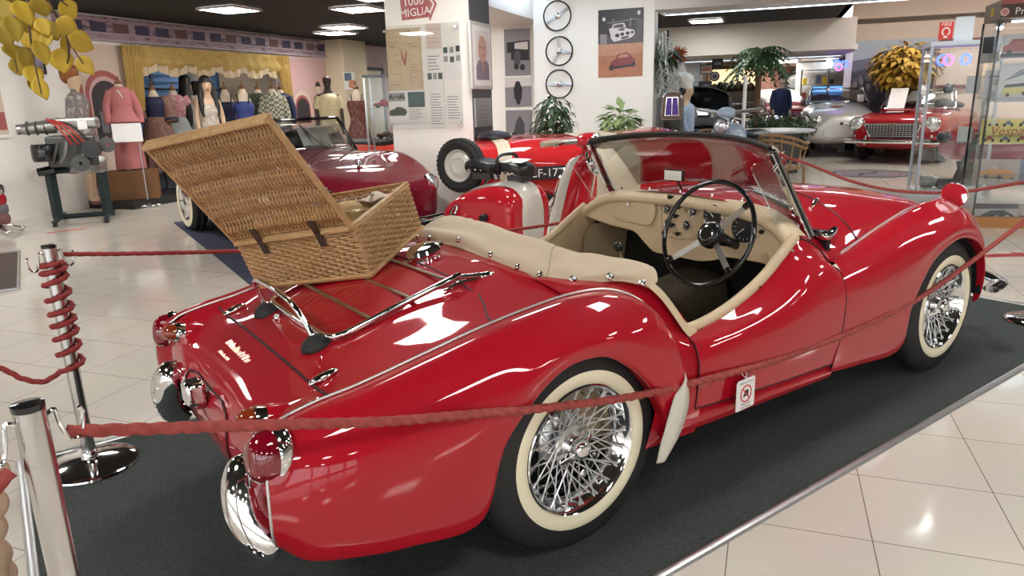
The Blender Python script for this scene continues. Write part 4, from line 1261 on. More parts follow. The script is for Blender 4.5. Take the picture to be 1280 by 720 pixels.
# ================================================================== around the roadster: carpet, posts, ropes
mat('carpet_grey', (0.034, 0.042, 0.040), 0.95, noise=(140, (0.072, 0.084, 0.080), 0.18), bump=(320, 0.5))
mat('rope_red', (0.26, 0.040, 0.034), 0.8, noise=(60, (0.36, 0.07, 0.058), 0.2))
mat('rope_dark', (0.22, 0.022, 0.020), 0.8, noise=(60, (0.30, 0.04, 0.035), 0.2))
CX0, CX1, CY0, CY1 = -1.352, 3.74, -.887, 1.095
cp = thing('carpet', 'dark grey-green display carpet with an aluminium edge under the red roadster', 'carpet', (0, 0, 0))
mb().box(((CX0+CX1)/2, (CY0+CY1)/2, .002), (CX1-CX0, CY1-CY0, .004)).build('pile', 'carpet_grey', cp, smooth=False)
for (a, b_) in (((CX0, CY0), (CX1, CY0)), ((CX0, CY1), (CX1, CY1)), ((CX0, CY0), (CX0, CY1)), ((CX1, CY0), (CX1, CY1))):
    q = mb()
    d = Vector((b_[0]-a[0], b_[1]-a[1], 0)); L = d.length; d.normalize()
    n = Vector((-d.y, d.x, 0)); A = Vector((*a, 0))-d*.012; B = Vector((*b_, 0))+d*.012
    prof = [(-.017, 0), (-.012, .009), (0, .013), (.012, .009), (.017, 0)]
    q.grid(np.array([[tuple(P_+n*x+Vector((0, 0, z))) for x, z in prof] for P_ in (A, B)]))
    q.build('edge_trim', 'alu', cp)

PH = .86
def stanchion(name, label, P, base=True, label_g='posts of the rope barrier'):
    t = thing(name, label, 'barrier post', (P[0], P[1], .004 if base else 0), 0, label_g)
    mb().lathe([(.0235, .02), (.0235, PH-.012), (.0235, PH-.008)], 28).build('pole', 'steel', t)
    mb().lathe([(.0235, PH-.012), (.0245, PH-.010), (.0245, PH-.001), (.022, PH), (0, PH)], 28).build('cap', 'black_gloss', t)
    mb().lathe([(.160, 0), (.165, .004), (.163, .010), (.150, .017), (.12, .024), (.085, .030), (.06, .033), (.03, .036), (.028, .06), (.0235, .065)], 48).build('base', 'chrome', t)
    for a in (R(20), R(200)):
        d = Vector((math.cos(a), math.sin(a), 0))
        pts = [d*.022+Vector((0, 0, PH-.03)), d*.036+Vector((0, 0, PH-.025)), d*.040+Vector((0, 0, PH-.05)), d*.050+Vector((0, 0, PH-.085)), d*.070+Vector((0, 0, PH-.082)), d*.078+Vector((0, 0, PH-.05)), d*.074+Vector((0, 0, PH-.035))]
        mb().tube(spl(pts, 24), .0038, 8).build('hook', 'chrome', t)
    return t
bL = on(115, 582, 2, 0.0)
nS_ = Vector((-1.2664, -.745, 0))
RS = on(1297, 402, 2, 0.0)
stanchion('barrier_post', 'chrome barrier post nearest the camera, cut by the lower left edge', nS_)
stanchion('barrier_post', 'chrome barrier post wound with red rope, standing on the corner of the carpet', bL)
stanchion('barrier_post', 'chrome barrier post at the right edge whose round base stands ahead of the front wheel', RS)

def twisted(path, r, turns_per_m=26, n=9, lobes=3):
    """a laid rope: three lobes that turn along the path"""
    P_ = [Vector(p) for p in path]
    b = mb(); vs = []
    L = 0; N = None; rows_ = []
    for i, p in enumerate(P_):
        if i: L += (p-P_[i-1]).length
        a = P_[max(0, i-1)]; c = P_[min(len(P_)-1, i+1)]
        t = (c-a).normalized()
        if N is None: N = (Vector((0, 0, 1))-t*t.z) if abs(t.z) < .9 else Vector((1, 0, 0))
        N = (N-t*N.dot(t)).normalized(); B = t.cross(N)
        row = []
        n = 15
        for k in range(n):
            th = 2*PI*k/n
            rr = r*(.72+.36*abs(math.cos(lobes*(th-2*PI*turns_per_m*L/lobes)/2)))
            row.append(tuple(p+(N*math.cos(th)+B*math.sin(th))*rr))
        rows_.append(row)
    b.grid(np.array(rows_), cv=True)
    return b
def sag_path(A, B, sag, n=400):
    A = Vector(A); B = Vector(B)
    return [A.lerp(B, t)-Vector((0, 0, sag*4*t*(1-t))) for t in np.linspace(0, 1, n)]
A = nS_+Vector((.045, .03, PH-.072)); B = RS+Vector((-.03, -.03, PH-.105))
def rope_z(px, py):
    """height of the rope seen at a pixel, in the upright plane through both posts"""
    d = Vector((B.x-A.x, B.y-A.y, 0)); n = Vector((-d.y, d.x, 0)); v = ray(px, py)
    t = (A-CAM_C).dot(n)/v.dot(n)
    return CAM_C+v*t
mid = [rope_z(*a) for a in ((340, 531), (480, 527), (600, 517), (700, 508), (800, 494), (900, 470), (1000, 440), (1100, 398), (1180, 352))]
rp = spl([tuple(A)]+[tuple(q) for q in mid]+[tuple(B)], 700)
r1 = twisted(rp, .0115, n=15).build('rope', 'rope_red', None)
tag(r1, 'thick red barrier rope running along the whole near side of the roadster', 'rope', 'red barrier ropes')
# rope from the near post out of the picture to the left
P1 = [nS_+Vector((-.045, -.01, PH-.105)), rope_z(12, 552), None]
q0 = nS_+Vector((-.04, .0, PH-.105))
l1 = on(0, 572, 1, -.72)
tag(twisted(spl([tuple(q0), tuple(q0+Vector((-.05, -.02, -.035))), tuple(q0+Vector((-.13, -.04, -.11))), tuple(q0+Vector((-.24, -.06, -.17)))], 120), .0115, n=15).build('rope', 'rope_red', None), 'short piece of red rope leaving the near post at the left edge', 'rope', 'red barrier ropes')
# rope wound down the second post
hz_ = [(308+k, 0) for k in range(3)]
wz = [(.775, 0), (.745, 1.0), (.70, 2.0), (.655, 3.0), (.60, 4.0), (.545, 5.0), (.495, 6.0), (.44, 7.0), (.395, 8.0), (.375, 8.3)]
pts = []
for t in np.linspace(0, 8.35, 240):
    z = float(np.interp(t, [0, 1, 2, 3, 4, 5, 6, 7, 8, 8.35], [.80, .775, .745, .685, .63, .585, .54, .485, .42, .40]))
    a = -2*PI*t-.6
    pts.append(bL+Vector((math.cos(a)*.037, math.sin(a)*.037, z)))
e = pts[-1]
lft = on(0, 460, 1, bL.y+.02)
pts2 = spl([tuple(e), tuple(e.lerp(lft, .35)+Vector((0, 0, -.045))), tuple(e.lerp(lft, .7)+Vector((0, 0, -.035))), tuple(lft), tuple(lft+(lft-e)*1.2+Vector((0, 0, .10))), tuple(lft+(lft-e)*2.6+Vector((0, 0, .36)))], 260)
q_ = lft+(lft-e)*2.6
stanchion('barrier_post', 'chrome barrier post beyond the left edge that the coiled rope runs to', Vector((q_.x-.05, q_.y, 0)))
tag(twisted([tuple(p) for p in pts]+[tuple(p) for p in pts2[1:]], .0100, n=12).build('rope', 'rope_dark', None), 'dark red rope coiled down the rear post and trailing off to the left', 'rope', 'red barrier ropes')
A2 = bL+Vector((.04, .02, .82)); far = Vector((3.45, 1.05, .76))
B2 = on(356, 343, 1, .92)
tag(twisted([tuple(v) for v in sag_path(A2, far, .155)], .0085, n=12).build('rope', 'rope_dark', None), 'red rope from the rear post passing behind the hamper to the far side', 'rope', 'red barrier ropes')
# hanging notice
sg = rope_z(929, 468)
st = thing('hanging_sign', 'small white do-not-touch notice hanging from the near rope by the door', 'sign', sg+Vector((0, -.014, 0)), R(2))
mat('sign_red', (0.62, 0.03, 0.03), 0.5); mat('sign_black', (0.02, 0.02, 0.02), 0.5); mat('sign_grey', (0.25, 0.25, 0.25), 0.5)
SM = Matrix(((1, 0, 0, 0), (0, 0, -1, 0), (0, 1, 0, 0), (0, 0, 0, 1)))   # local xy -> world x,z ; z toward the viewer side
card = spl([(-.055, -.060), (-.0545, -.066), (-.048, -.068), (.040, -.068), (.047, -.066), (.048, -.060)], 20)
poly = [(-.052, -.115), (-.049, -.118), (.046, -.118), (.049, -.115), (.049, -.018), (.042, -.010), (-.044, -.010), (-.052, -.018)]
mb().prism(poly, -.001, .001, SM).build('card', 'paper', st, smooth=False)
mb().lathe([(.026, .0012), (.026, .0022), (.031, .0022), (.031, .0012)], 32, SM @ Matrix.Translation((0, -.063, 0))).build('prohibition_ring', 'sign_red', st)
mb().prism([(-.021, -.044), (-.018, -.041), (.021, -.082), (.018, -.085)], .0012, .0024, SM).build('prohibition_bar', 'sign_red', st, smooth=False)
hand = [(-.016, -.072), (-.008, -.060), (-.012, -.055), (0, -.050), (.010, -.050), (.014, -.056), (.013, -.068), (.004, -.074), (-.004, -.070), (-.010, -.076)]
mb().prism(hand, .0011, .0018, SM).build('hand_symbol', 'sign_black', st, smooth=False)
text('notice_text', 'Vietato toccare', .0125, 'sign_grey', st, SM @ Matrix.Translation((0, -.022, .0012)), .0003)
text('notice_text', 'Please do', .0125, 'sign_grey', st, SM @ Matrix.Translation((0, -.099, .0012)), .0003)
text('notice_text', 'not touch', .0125, 'sign_grey', st, SM @ Matrix.Translation((0, -.110, .0012)), .0003)
mb().tube([(0, 0, -.012), (.006, .004, .004), (.002, .014, .010), (-.002, .018, .0), (0, .0, -.010)], .0016, 6).build('hanger', 'white', st)

# the rope on the far side, from the crossing post towards the glass cases
fp = gd(983, 7.6)
ft = hp(983, 192, 7.6)
t = thing('barrier_post', 'chrome barrier post with red rope knotted round its top, beyond the windscreen', 'barrier post', (fp.x, fp.y, 0), 0, 'posts of the rope barrier')
h_ = ft.z+.02
mb().lathe([(.022, .02), (.022, h_)], 20).build('pole', 'steel', t)
mb().lathe([(.022, h_), (.022, h_+.006), (0, h_+.007)], 20).build('cap', 'black_gloss', t)
mb().lathe([(.16, 0), (.16, .01), (.10, .026), (.03, .034), (.022, .05)], 32).build('base', 'chrome', t)
kn = []
for k in range(90):
    a = 2*PI*3.2*k/89; kn.append((math.cos(a)*.034, math.sin(a)*.034, h_-.02-.10*k/89+.015*math.sin(a*2.3)))
p0 = fp+Vector((.0, -.03, h_-.05))
ends = [hp(1010, 205, 7.5), hp(1060, 225, 7.3), hp(1110, 237, 7.1), hp(1165, 241, 6.9), hp(1210, 239, 6.8), hp(1290, 226, 6.7)]
tag(twisted(spl([tuple(p0)]+[tuple(v) for v in ends], 300), .014, n=12).build('rope', 'rope_red', None), 'red rope sagging behind the bonnet towards the glass cases', 'rope', 'red barrier ropes')
tag(twisted([tuple(fp+Vector(v)) for v in kn], .013, n=12).build('rope', 'rope_red', None), 'loops of red rope knotted on the post behind the windscreen', 'rope', 'red barrier ropes')

# things lying on the floor
mat('tape_red', (0.50, 0.06, 0.06), 0.5)
def floor_arrow(px, py, ang, L, w, label):
    P_ = on(px, py, 2, 0)
    o = mb().prism([(-L/2, -w*.25), (L*.12, -w*.25), (L*.12, -w*.5), (L/2, 0), (L*.12, w*.5), (L*.12, w*.25), (-L/2, w*.25)], 0, .0015).build('floor_arrow', 'tape_red', smooth=False)
    o.location = P_; o.rotation_euler = (0, 0, ang)
    return tag(o, label, 'floor arrow', None)
floor_arrow(86, 288, BA-.5, .42, .12, 'small red arrow stuck on the floor before the engine stand')
floor_arrow(1262, 319, BA+R(-70), .62, .22, 'red arrow stuck on the pale floor by the front of the roadster')
m0 = thing('floor_mat', 'dark brown mat with a metal edge on the floor at the left', 'mat', (0, 0, 0))
c = [on(23, 362, 2, 0), on(24, 315, 2, 0)]
d = (c[1]-c[0]); n = Vector((-1, 0.05, 0))
q = mb(); q.hexa([c[0], c[1], c[1]+n*1.0, c[0]+n*1.0], [v+Vector((0, 0, .008)) for v in (c[0], c[1], c[1]+n*1.0, c[0]+n*1.0)])
q.build('pile', mat('mat_brown', (.10, .07, .055), .8, noise=(50, (.07, .05, .04), .2)), m0, smooth=False)
q = mb()
for a, b_ in ((c[0], c[1]), (c[0], c[0]+n), (c[1], c[1]+n)): q.tube([a+Vector((0, 0, .006)), b_+Vector((0, 0, .006))], .012, 8)
q.build('edge_trim', 'alu', m0)
# blue carpet under the maroon car
bq = [on(219, 281, 2, 0), on(290, 362, 2, 0)]
tag(mb().hexa([Vector((.15, 2.6, 0)), Vector((2.35, 2.6, 0)), Vector((2.6, 7.15, 0)), Vector((.40, 7.15, 0))], [Vector((.15, 2.6, .008)), Vector((2.35, 2.6, .008)), Vector((2.6, 7.15, .008)), Vector((.40, 7.15, .008))]).build('blue_carpet', mat('carpet_blue', (.035, .040, .075), .95, noise=(90, (.05, .055, .095), .2)), smooth=False), 'dark blue carpet under the maroon car behind the hamper', 'carpet')
# pale knotted rope end at the lower left edge
kb = thing('fender_rope', 'pale beige plaited rope bundle at the lower left edge beside the near post', 'rope bundle', (0, 0, 0))
kc = on(-8, 610, 1, -.30)
mat('beige_rope', (.62, .46, .33), .8, noise=(40, (.52, .36, .25), .2))
for k, (dx, dz, r_) in enumerate(((-.010, .080, .040), (.012, .030, .044), (.0, -.035, .042), (-.012, -.095, .042), (-.012, -.155, .040), (-.012, -.21, .04))):
    mb().ell((kc.x-.02+dx, kc.y+.01*(k % 2), kc.z+dz), (r_, r_*.9, r_*1.0), 18, 12).build('plait', 'beige_rope', kb)
mb().tube([(kc.x-.03, kc.y, kc.z+.10), (kc.x-.04, kc.y, .02)], [.03, .035], 12).build('core', 'beige_rope', kb)
mb().lathe([(.10, 0), (.10, .02), (.05, .03), (.035, .06)], 24, Matrix.Translation((kc.x-.04, kc.y, 0))).build('foot', 'beige_rope', kb)
# ================================================================== left: costumes, engine on a stand, maroon car
mat('platform_black', (0.018, 0.018, 0.017), 0.6)
mat('mannequin_skin', (0.60, 0.42, 0.28), 0.45)
mat('mannequin_dark', (0.035, 0.022, 0.016), 0.5)
mat('form_linen', (0.66, 0.55, 0.42), 0.7)
mat('hair_black', (0.012, 0.010, 0.009), 0.45)
mat('hair_ginger', (0.33, 0.12, 0.025), 0.5, noise=(20, (.22, .07, .015), .2))
mat('brown_wood', (0.22, 0.10, 0.035), 0.55, noise=(6, (.16, .07, .025), .3))
mat('curtain', (0.55, 0.38, 0.12), 0.75, noise=(6, (.45, .30, .09), .3))
mat('curtain_lining', (0.62, 0.50, 0.33), 0.8)
mat('shutter_blue', (0.16, 0.30, 0.55), 0.5)
mat('dark_slate', (0.02, 0.03, 0.05), 0.5)
pf = thing('platform', 'low black platform under the row of costumes along the left wall', 'platform', (0, 0, 0))
q = mb(); c = [UV(5.2, 7.15), UV(11.3, 7.15), UV(11.3, 7.97), UV(5.2, 7.97)]
q.hexa(c, [v+Vector((0, 0, .10)) for v in c])
q.build('deck', 'platform_black', pf, smooth=False)
struct(slab(6.19, 9.91, 7.98, 10.19, 0, .10, 'floor_alcove', 'platform_black'))

def wall_frame(P, n=(0, -1)):
    """matrix on a wall: local x to the right seen from the room, y up, z out of the wall"""
    zz = BU*n[0]+BV*n[1]
    up = Vector((0, 0, 1)); xx = up.cross(zz)
    return Matrix(((xx.x, 0, zz.x, P.x), (xx.y, 0, zz.y, P.y), (0, 1, 0, P.z), (0, 0, 0, 1)))
VV = (0, -1); UU = (-1, 0)
def panel(name, M, w, h, t, m, parent=None, bevel=0):
    b = mb(); b.M = M
    b.box((0, 0, t/2), (w, h, t))
    o = b.build(name, m, parent, smooth=False, bevel=bevel)
    return o
def quad(a, c, plane, val):
    """two opposite pixel corners on a wall -> matrix at the centre, width, height"""
    P, Q = (onv(*a, val), onv(*c, val)) if plane == 'v' else (onu(*a, val), onu(*c, val))
    cen = (P+Q)/2; d = Q-P
    w = abs(d.dot(BU)) if plane == 'v' else abs(d.dot(BV))
    return wall_frame(cen, VV if plane == 'v' else UU), w, abs(d.z)
def shape(parent, M, name, m, poly, z0, z1):
    return mb().prism(poly, z0, z1, M).build(name, m, parent, smooth=False)

# printed frieze and theatre murals
band_mat('frieze_print', [(.10, .07, .09), (.30, .21, .26), (.42, .32, .36), (.20, .15, .22)], (3, 3, 12), 'noise', 1.6, .6)
fz = thing('frieze', 'printed violet-grey balustrade frieze running along the top of the costume wall', 'frieze', (0, 0, 0))
Mz, w_, h_ = wall_frame(UV(8.3, 7.985, 2.43)), 6.3, .33
panel('print', Mz, w_, h_, .015, 'frieze_print', fz)
for z, hh in ((.12, .03), (-.06, .022), (-.15, .03)):
    shape(fz, Mz, 'moulding', mat('frieze_light', (.45, .36, .38), .6), [(-w_/2, z-hh/2), (w_/2, z-hh/2), (w_/2, z+hh/2), (-w_/2, z+hh/2)], .015, .05)
mat('frieze_dark', (.07, .06, .11), .6); mat('frieze_brown', (.16, .09, .09), .6)
for k in range(16):
    x = -w_/2+.3+k*.385
    shape(fz, Mz, 'painted_window', ('frieze_dark', 'frieze_brown')[k % 3 == 2], [(x-.13, -.04), (x+.13, -.04), (x+.13, .09), (x-.13, .09)], .015, .018)
for k in range(63):
    x = -w_/2+.05+k*.1
    if k % 2 == 0: shape(fz, Mz, 'merlon', 'frieze_light', [(x, .135), (x+.07, .135), (x+.07, .165), (x, .165)], .015, .035)
def arch(w, h, n=16): return [(-w/2, 0), (w/2, 0)]+[(w/2*math.cos(a), h-w/2+w/2*math.sin(a)) for a in np.linspace(0, PI, n)]
mat('mural_red', (.36, .10, .09), .6); mat('mural_dark', (.035, .028, .03), .6); mat('mural_pink', (.56, .36, .34), .6); mat('mural_cream', (.62, .50, .40), .6); mat('mural_grey', (.16, .15, .17), .6)
def theatre(name, label, M, s, fig):
    t = thing(name, label, 'mural', (0, 0, 0))
    return t
Mm, w_, h_ = quad((60, 55), (154, 262), 'v', 7.99)
mu = thing('wall_print', 'tall printed panel with a red painted archway behind the woman in the grey dress', 'mural', (0, 0, 0))
b = mb(); c0 = UV(5.32, 7.99); b.M = Matrix.Identity(4)
Mm = wall_frame(UV(5.74, 7.998, 1.17)); panel('print', Mm, .86, 2.1, .012, 'mural_cream', mu)
for k, (w, h, m) in enumerate(((.68, .98, 'mural_red'), (.56, .90, 'mural_pink'), (.50, .84, 'mural_dark'))):
    shape(mu, Mm @ Matrix.Translation((.06, -.28, 0)), 'painted_arch', m, arch(w, h), .012+.001*k, .013+.001*k)
for x, w in ((-.10, .12), (.10, .16)): shape(mu, Mm @ Matrix.Translation((.06+x, -.16, 0)), 'painted_figure', 'mural_grey', [(-w/2, 0), (w/2, 0), (w/2, .3), (-w/2, .3)], .015, .016)
for x in (-.12, 0, .12): shape(mu, Mm @ Matrix.Translation((.06+x, -.34, 0)), 'painted_flame', 'mural_red', arch(.07, .14, 8), .016, .017)
shape(mu, Mm, 'painted_medallion', mat('mural_blue', (.18, .2, .34), .6), [(-.07+.075*math.cos(a)+.35, .45+.12*math.sin(a)) for a in np.linspace(0, 2*PI, 20, endpoint=False)], .012, .014)
shape(mu, Mm, 'painted_border', 'mural_red', [(-.42, -.9), (-.30, -.9), (-.30, .55), (-.42, .6)], .012, .013)
mu2 = thing('wall_print', 'pink printed panel with a painted oven arch and a standing man, right of the curtains', 'mural', (0, 0, 0))
Mm = wall_frame(UV(10.65, 7.998, 1.15)); panel('print', Mm, 1.42, 2.1, .012, 'mural_pink', mu2)
for k, (w, h, m, y) in enumerate(((.62, .66, 'mural_cream', -.12), (.50, .56, 'mural_red', -.10), (.42, .48, 'mural_dark', -.08))):
    shape(mu2, Mm @ Matrix.Translation((-.22, y-.10, 0)), 'painted_arch', m, arch(w, h), .012+.001*k, .013+.001*k)
shape(mu2, Mm @ Matrix.Translation((-.22, -.62, 0)), 'painted_stove', 'mural_red', [(-.32, 0), (.32, 0), (.32, .34), (-.32, .34)], .012, .014)
Mf = Mm @ Matrix.Translation((.36, .12, 0))
shape(mu2, Mf, 'painted_man', mat('mural_plum', (.22, .09, .10), .6), [(-.20, -.55), (.22, -.55), (.24, .10), (.14, .22), (.05, .26), (-.05, .26), (-.16, .20), (-.22, .05)], .012, .014)
shape(mu2, Mf, 'painted_head', 'mural_cream', [(.085*math.cos(a), .38+.12*math.sin(a)) for a in np.linspace(0, 2*PI, 18, endpoint=False)], .013, .0155)
shape(mu2, Mf, 'painted_hair', 'mural_dark', [(.09*math.cos(a), .41+.10*math.sin(a)) for a in np.linspace(0, PI, 12)], .014, .016)

# yellow curtains round the alcove
cu = thing('curtain', 'yellow swagged curtain valance with side drapes round the costume alcove', 'curtain', (0, 0, 0))
G = []
u0, u1, n = 6.12, 10.0, 160
for i in range(n+1):
    t = i/n; u = u0+(u1-u0)*t
    k = abs(math.sin(PI*t*6))
    zb = 1.80+.0+.10*(1-k)+(.06 if t < .05 else 0)
    G.append([tuple(UV(u, 7.93-.05*math.sin(v*PI)*(.6+.4*math.cos(t*90))-.02*math.sin(v*9+k*2), 2.24+(zb+.10-2.24)*v)) for v in np.linspace(0, 1, 12)])
mb().grid(np.array(G)).build('valance', 'curtain', cu)
G2 = []
for i in range(n+1):
    t = i/n; u = u0+(u1-u0)*t
    k = abs(math.sin(PI*t*6)); zb = 1.80+.10*(1-k)
    G2.append([tuple(UV(u, 7.945-.03*math.cos(t*120), zb+.13-(.13)*v)) for v in np.linspace(0, 1, 4)])
mb().grid(np.array(G2)).build('fringe', 'curtain_lining', cu)
for (ua, ub, zb, lean) in ((6.10, 6.50, 1.30, .12), (9.62, 10.02, .95, .22)):
    G = []
    for i in range(41):
        t = i/40
        G.append([tuple(UV((ua+(ub-ua)*t)*(1)+(lean*v*(1-t) if ua > 9 else -lean*v*t), 7.90+.03*math.sin(t*34), 2.22+(zb-2.22)*v)) for v in np.linspace(0, 1, 10)])
    mb().grid(np.array(G)).build('drape', 'curtain', cu)
sh = thing('shutters', 'light blue louvred shutters with a dark frame behind the costumes', 'shutters', (0, 0, 0))
Ms = wall_frame(UV(8.25, 9.25, 1.10))
panel('frame', Ms, 2.5, 1.80, .04, 'shutter_blue', sh)
for y in np.linspace(-.75, .8, 14): shape(sh, Ms, 'louvre', 'shutter_blue', [(-1.16, y), (1.16, y), (1.16, y+.07), (-1.16, y+.07)], .04, .06)
for x in (-1.21, -.4, .4, 1.21): shape(sh, Ms, 'stile', mat('shutter_dark', (.06, .12, .25), .5), [(x-.03, -.86), (x+.03, -.86), (x+.03, .86), (x-.03, .86)], .04, .07)
panel('jamb', wall_frame(UV(6.70, 8.9, 1.0)), .10, 1.9, .08, 'dark_slate', sh)
rl = thing('clothes_rail', 'dark clothes rail running behind the costumes before the blue shutters', 'rail', (0, 0, 0))
mb().tube([UV(6.35, 9.0, 1.68), UV(9.4, 9.0, 1.62)], .015, 8).build('bar', 'black_gloss', rl)
for u in (6.5, 9.3): mb().tube([UV(u, 9.0, .1), UV(u, 9.0, 1.68)], .015, 8).build('upright', 'black_gloss', rl)
cuw = tag(panel('window_blind', wall_frame(UV(9.0, 10.1, 1.3)), .5, 1.5, .05, mat('blind_cream', (.65, .60, .45), .7)), 'narrow cream blind hanging right of the blue shutters', 'blind')

def figure_loc(px, D, z=0.10):
    P = gd(px, D); P.z = z
    return P
def cloth(parent, name, m, prof, squash=.72, n=36, pleats=0, amp=.0, z_tw=0, n_=1):
    """a garment turned about the body: rows (z, radius, dy)"""
    G = []
    pr = spl(prof, 26)
    for z, r, dy in pr:
        row = []
        for k in range(n*2):
            a = 2*PI*k/(n*2)
            rr = r*(1+amp*math.sin(pleats*a)*min(1, max(0, (1.05-z)*1.6)))
            row.append((rr*math.cos(a), rr*squash*math.sin(a)+dy, z))
        G.append(row)
    return mb().grid(np.array(G), cv=True).build(name, m, parent)
def sleeve(parent, name, m, side, pts, rs):
    q = spl([(side*x, y, z) for x, y, z in pts], 16)
    return mb().tube(q, list(np.interp(np.linspace(0, 1, 16), np.linspace(0, 1, len(rs)), rs)), 12).build(name, m, parent)
def bodyskin(parent, name, m, pts, rs, parents, root=0, sub=2):
    """one continuous body grown round a skeleton"""
    me = bpy.data.meshes.new(name)
    me.from_pydata([tuple(p) for p in pts], [(i, p) for i, p in enumerate(parents) if p >= 0], [])
    o = bpy.data.objects.new(name, me); COL.objects.link(o); o.parent = parent
    md = o.modifiers.new('skin', 'SKIN')
    for i, v in enumerate(me.skin_vertices[0].data):
        v.radius = (rs[i][0], rs[i][1]) if hasattr(rs[i], '__len__') else (rs[i], rs[i]); v.use_root = (i == root)
    md.use_smooth_shade = True
    s_ = o.modifiers.new('sub', 'SUBSURF'); s_.levels = sub; s_.render_levels = sub
    me.materials.append(MATS[m])
    return o
def mannequin(label, P, rz, skin='mannequin_skin', head=True, arms=True, legs=False, top=1.42, cat='mannequin', group=None):
    """a shop-window figure: body as one mesh; top is the shoulder height"""
    t = thing('mannequin', label, cat, P, rz, group)
    k = top/1.42
    pts = [(0, 0, .95), (0, -.01, 1.10), (0, .01, 1.30), (0, 0, 1.43), (0, -.005, 1.52)]
    rs = [(.15, .105), (.12, .09), (.155, .10), (.07, .06), (.05, .05)]
    par = [-1, 0, 1, 2, 3]
    if arms:
        for s in (-1, 1):
            b = len(pts)
            pts += [(s*.155, .01, 1.385), (s*.20, .02, 1.14), (s*.205, -.05, .92), (s*.200, -.09, .82), (s*.195, -.11, .74)]
            rs += [.052, .040, .028, .034, .014]; par += [2, b, b+1, b+2, b+3]
    if legs:
        for s in (-1, 1):
            b = len(pts)
            pts += [(s*.09, 0, .86), (s*.08, -.01, .48), (s*.075, .01, .12), (s*.08, .0, .06), (s*.085, -.13, .02)]
            rs += [(.085, .085), .052, .032, .034, .022]; par += [0, b, b+1, b+2, b+3]
    if head:
        b = len(pts)
        pts += [(0, -.01, 1.56), (0, -.015, 1.63), (0, -.012, 1.70)]; rs += [(.068, .078), (.085, .098), (.072, .088)]; par += [4, b, b+1]
    pts = [(x*k, y*k, z*k) for x, y, z in pts]
    bd = bodyskin(t, 'body', skin, pts, rs, par)
    if head:
        q = mb()
        q.ell((0, -.098*k, 1.60*k), (.010, .016, .018), 8, 6)
        q.build('nose', skin, bd)
        for s in (-1, 1):
            mb().ell((s*.028, -.090*k, 1.635*k), (.011, .006, .006), 10, 6).build('eye', 'hair_black', bd)
        mb().ell((0, -.086*k, 1.565*k), (.020, .008, .007), 10, 6).build('mouth', 'mural_red', bd)
    if not legs:
        mb().tube([(0, 0, 0), (0, 0, .96*k)], .014, 8).build('stand_pole', 'black_gloss', t)
        mb().lathe([(.15, 0), (.15, .012), (.04, .03), (0, .031)], 24).build('stand_base', 'black_gloss', t)
    if not head:
        mb().lathe([(.045, 1.50*k), (.046, 1.545*k), (.012, 1.56*k), (.010, 1.60*k), (.016, 1.62*k), (0, 1.635*k)], 16).build('neck_cap', 'brown_wood', t)
    return t
FACE = math.atan2(-BU.y*.3-BV.y, -BU.x*.3-BV.x)+PI/2      # figures face the room: local -y turned to the visitors
def face_cam(P, off=0.0):
    d = CAM_C-P
    return math.atan2(d.y, d.x)+PI/2+off
def dress_prof(top=1.40, waist=1.08, hem=.45, bust=.165, wr=.125, hr=.30):
    return [(top, bust*.75, 0), (top-.10, bust, -.01), (waist, wr, 0), (waist-.18, (wr+hr)/2*.95, 0), ((waist+hem)/2-.05, hr*.9, 0), (hem, hr, 0)]

# the row of costumes
band_mat('cloth_grey', [(.30, .27, .25), (.16, .14, .14), (.45, .40, .37)], (1, 1, 1), 'noise', 14, .8)
mat('cloth_pink', (.48, .17, .17), .75, noise=(30, (.42, .14, .14), .2))
band_mat('cloth_brown', [(.30, .16, .12), (.17, .08, .07), (.38, .22, .16)], (18, 18, 2), 'noise', 3, .8)
mat('cloth_navy', (.018, .022, .065), .7)
band_mat('cloth_floral', [(.62, .48, .46), (.48, .16, .18), (.60, .44, .42)], (1, 1, 1), 'noise', 16, .8)
mat('cloth_mint', (.50, .55, .53), .75)
band_mat('cloth_leaf', [(.62, .57, .50), (.40, .36, .30), (.66, .62, .55)], (1, 1, 1), 'noise', 12, .8)
mat('cloth_blue', (.035, .055, .22), .6)
band_mat('plaid_green', [(.05, .06, .035), (.10, .12, .06)], (1, 1, 1), 'checker', 24, .8)
band_mat('plaid_pale', [(.12, .14, .10), (.50, .48, .36)], (1, 1, 1), 'checker', 24, .8)
mat('cloth_cream', (.58, .50, .30), .75)
band_mat('cloth_paisley', [(.16, .035, .03), (.06, .02, .02), (.28, .13, .09)], (14, 14, 2), 'noise', 4, .7)
mat('cloth_white', (.75, .72, .66), .8)

P = figure_loc(98, 11.2); t = mannequin('mannequin of a woman with upswept ginger hair in a patterned grey dress', P, face_cam(P, R(70)), legs=True, top=1.40)
cloth(t, 'dress', 'cloth_grey', [(1.50, .062, 0), (1.46, .07, 0), (1.42, .13, 0), (1.32, .175, -.01), (1.08, .14, 0), (.85, .19, 0), (.55, .20, 0)], pleats=8, amp=.03)
for s in (-1, 1): sleeve(t, 'sleeve', 'cloth_grey', s, [(.14, .01, 1.38), (.205, .02, 1.12), (.215, -.05, .93)], [.066, .058, .048])
mb().ell((0, .035, 1.715), (.10, .115, .115), 18, 12, jit=.03).build('hair', 'hair_ginger', t)
mb().ell((0, .08, 1.66), (.085, .065, .09), 14, 10, jit=.03).build('hair_bun', 'hair_ginger', t)
for s in (-1, 1): mb().ell((s*.082, -.06, .028), (.035, .09, .03), 14, 8).build('shoe', 'mural_plum', t)
P = figure_loc(163, 11.9, .50)
pb = thing('plinth', 'brown wooden plinth box under the pink suit', 'plinth', (0, 0, 0))
a, b_ = on(131, 250, 2, .10), on(192, 246, 2, .10)
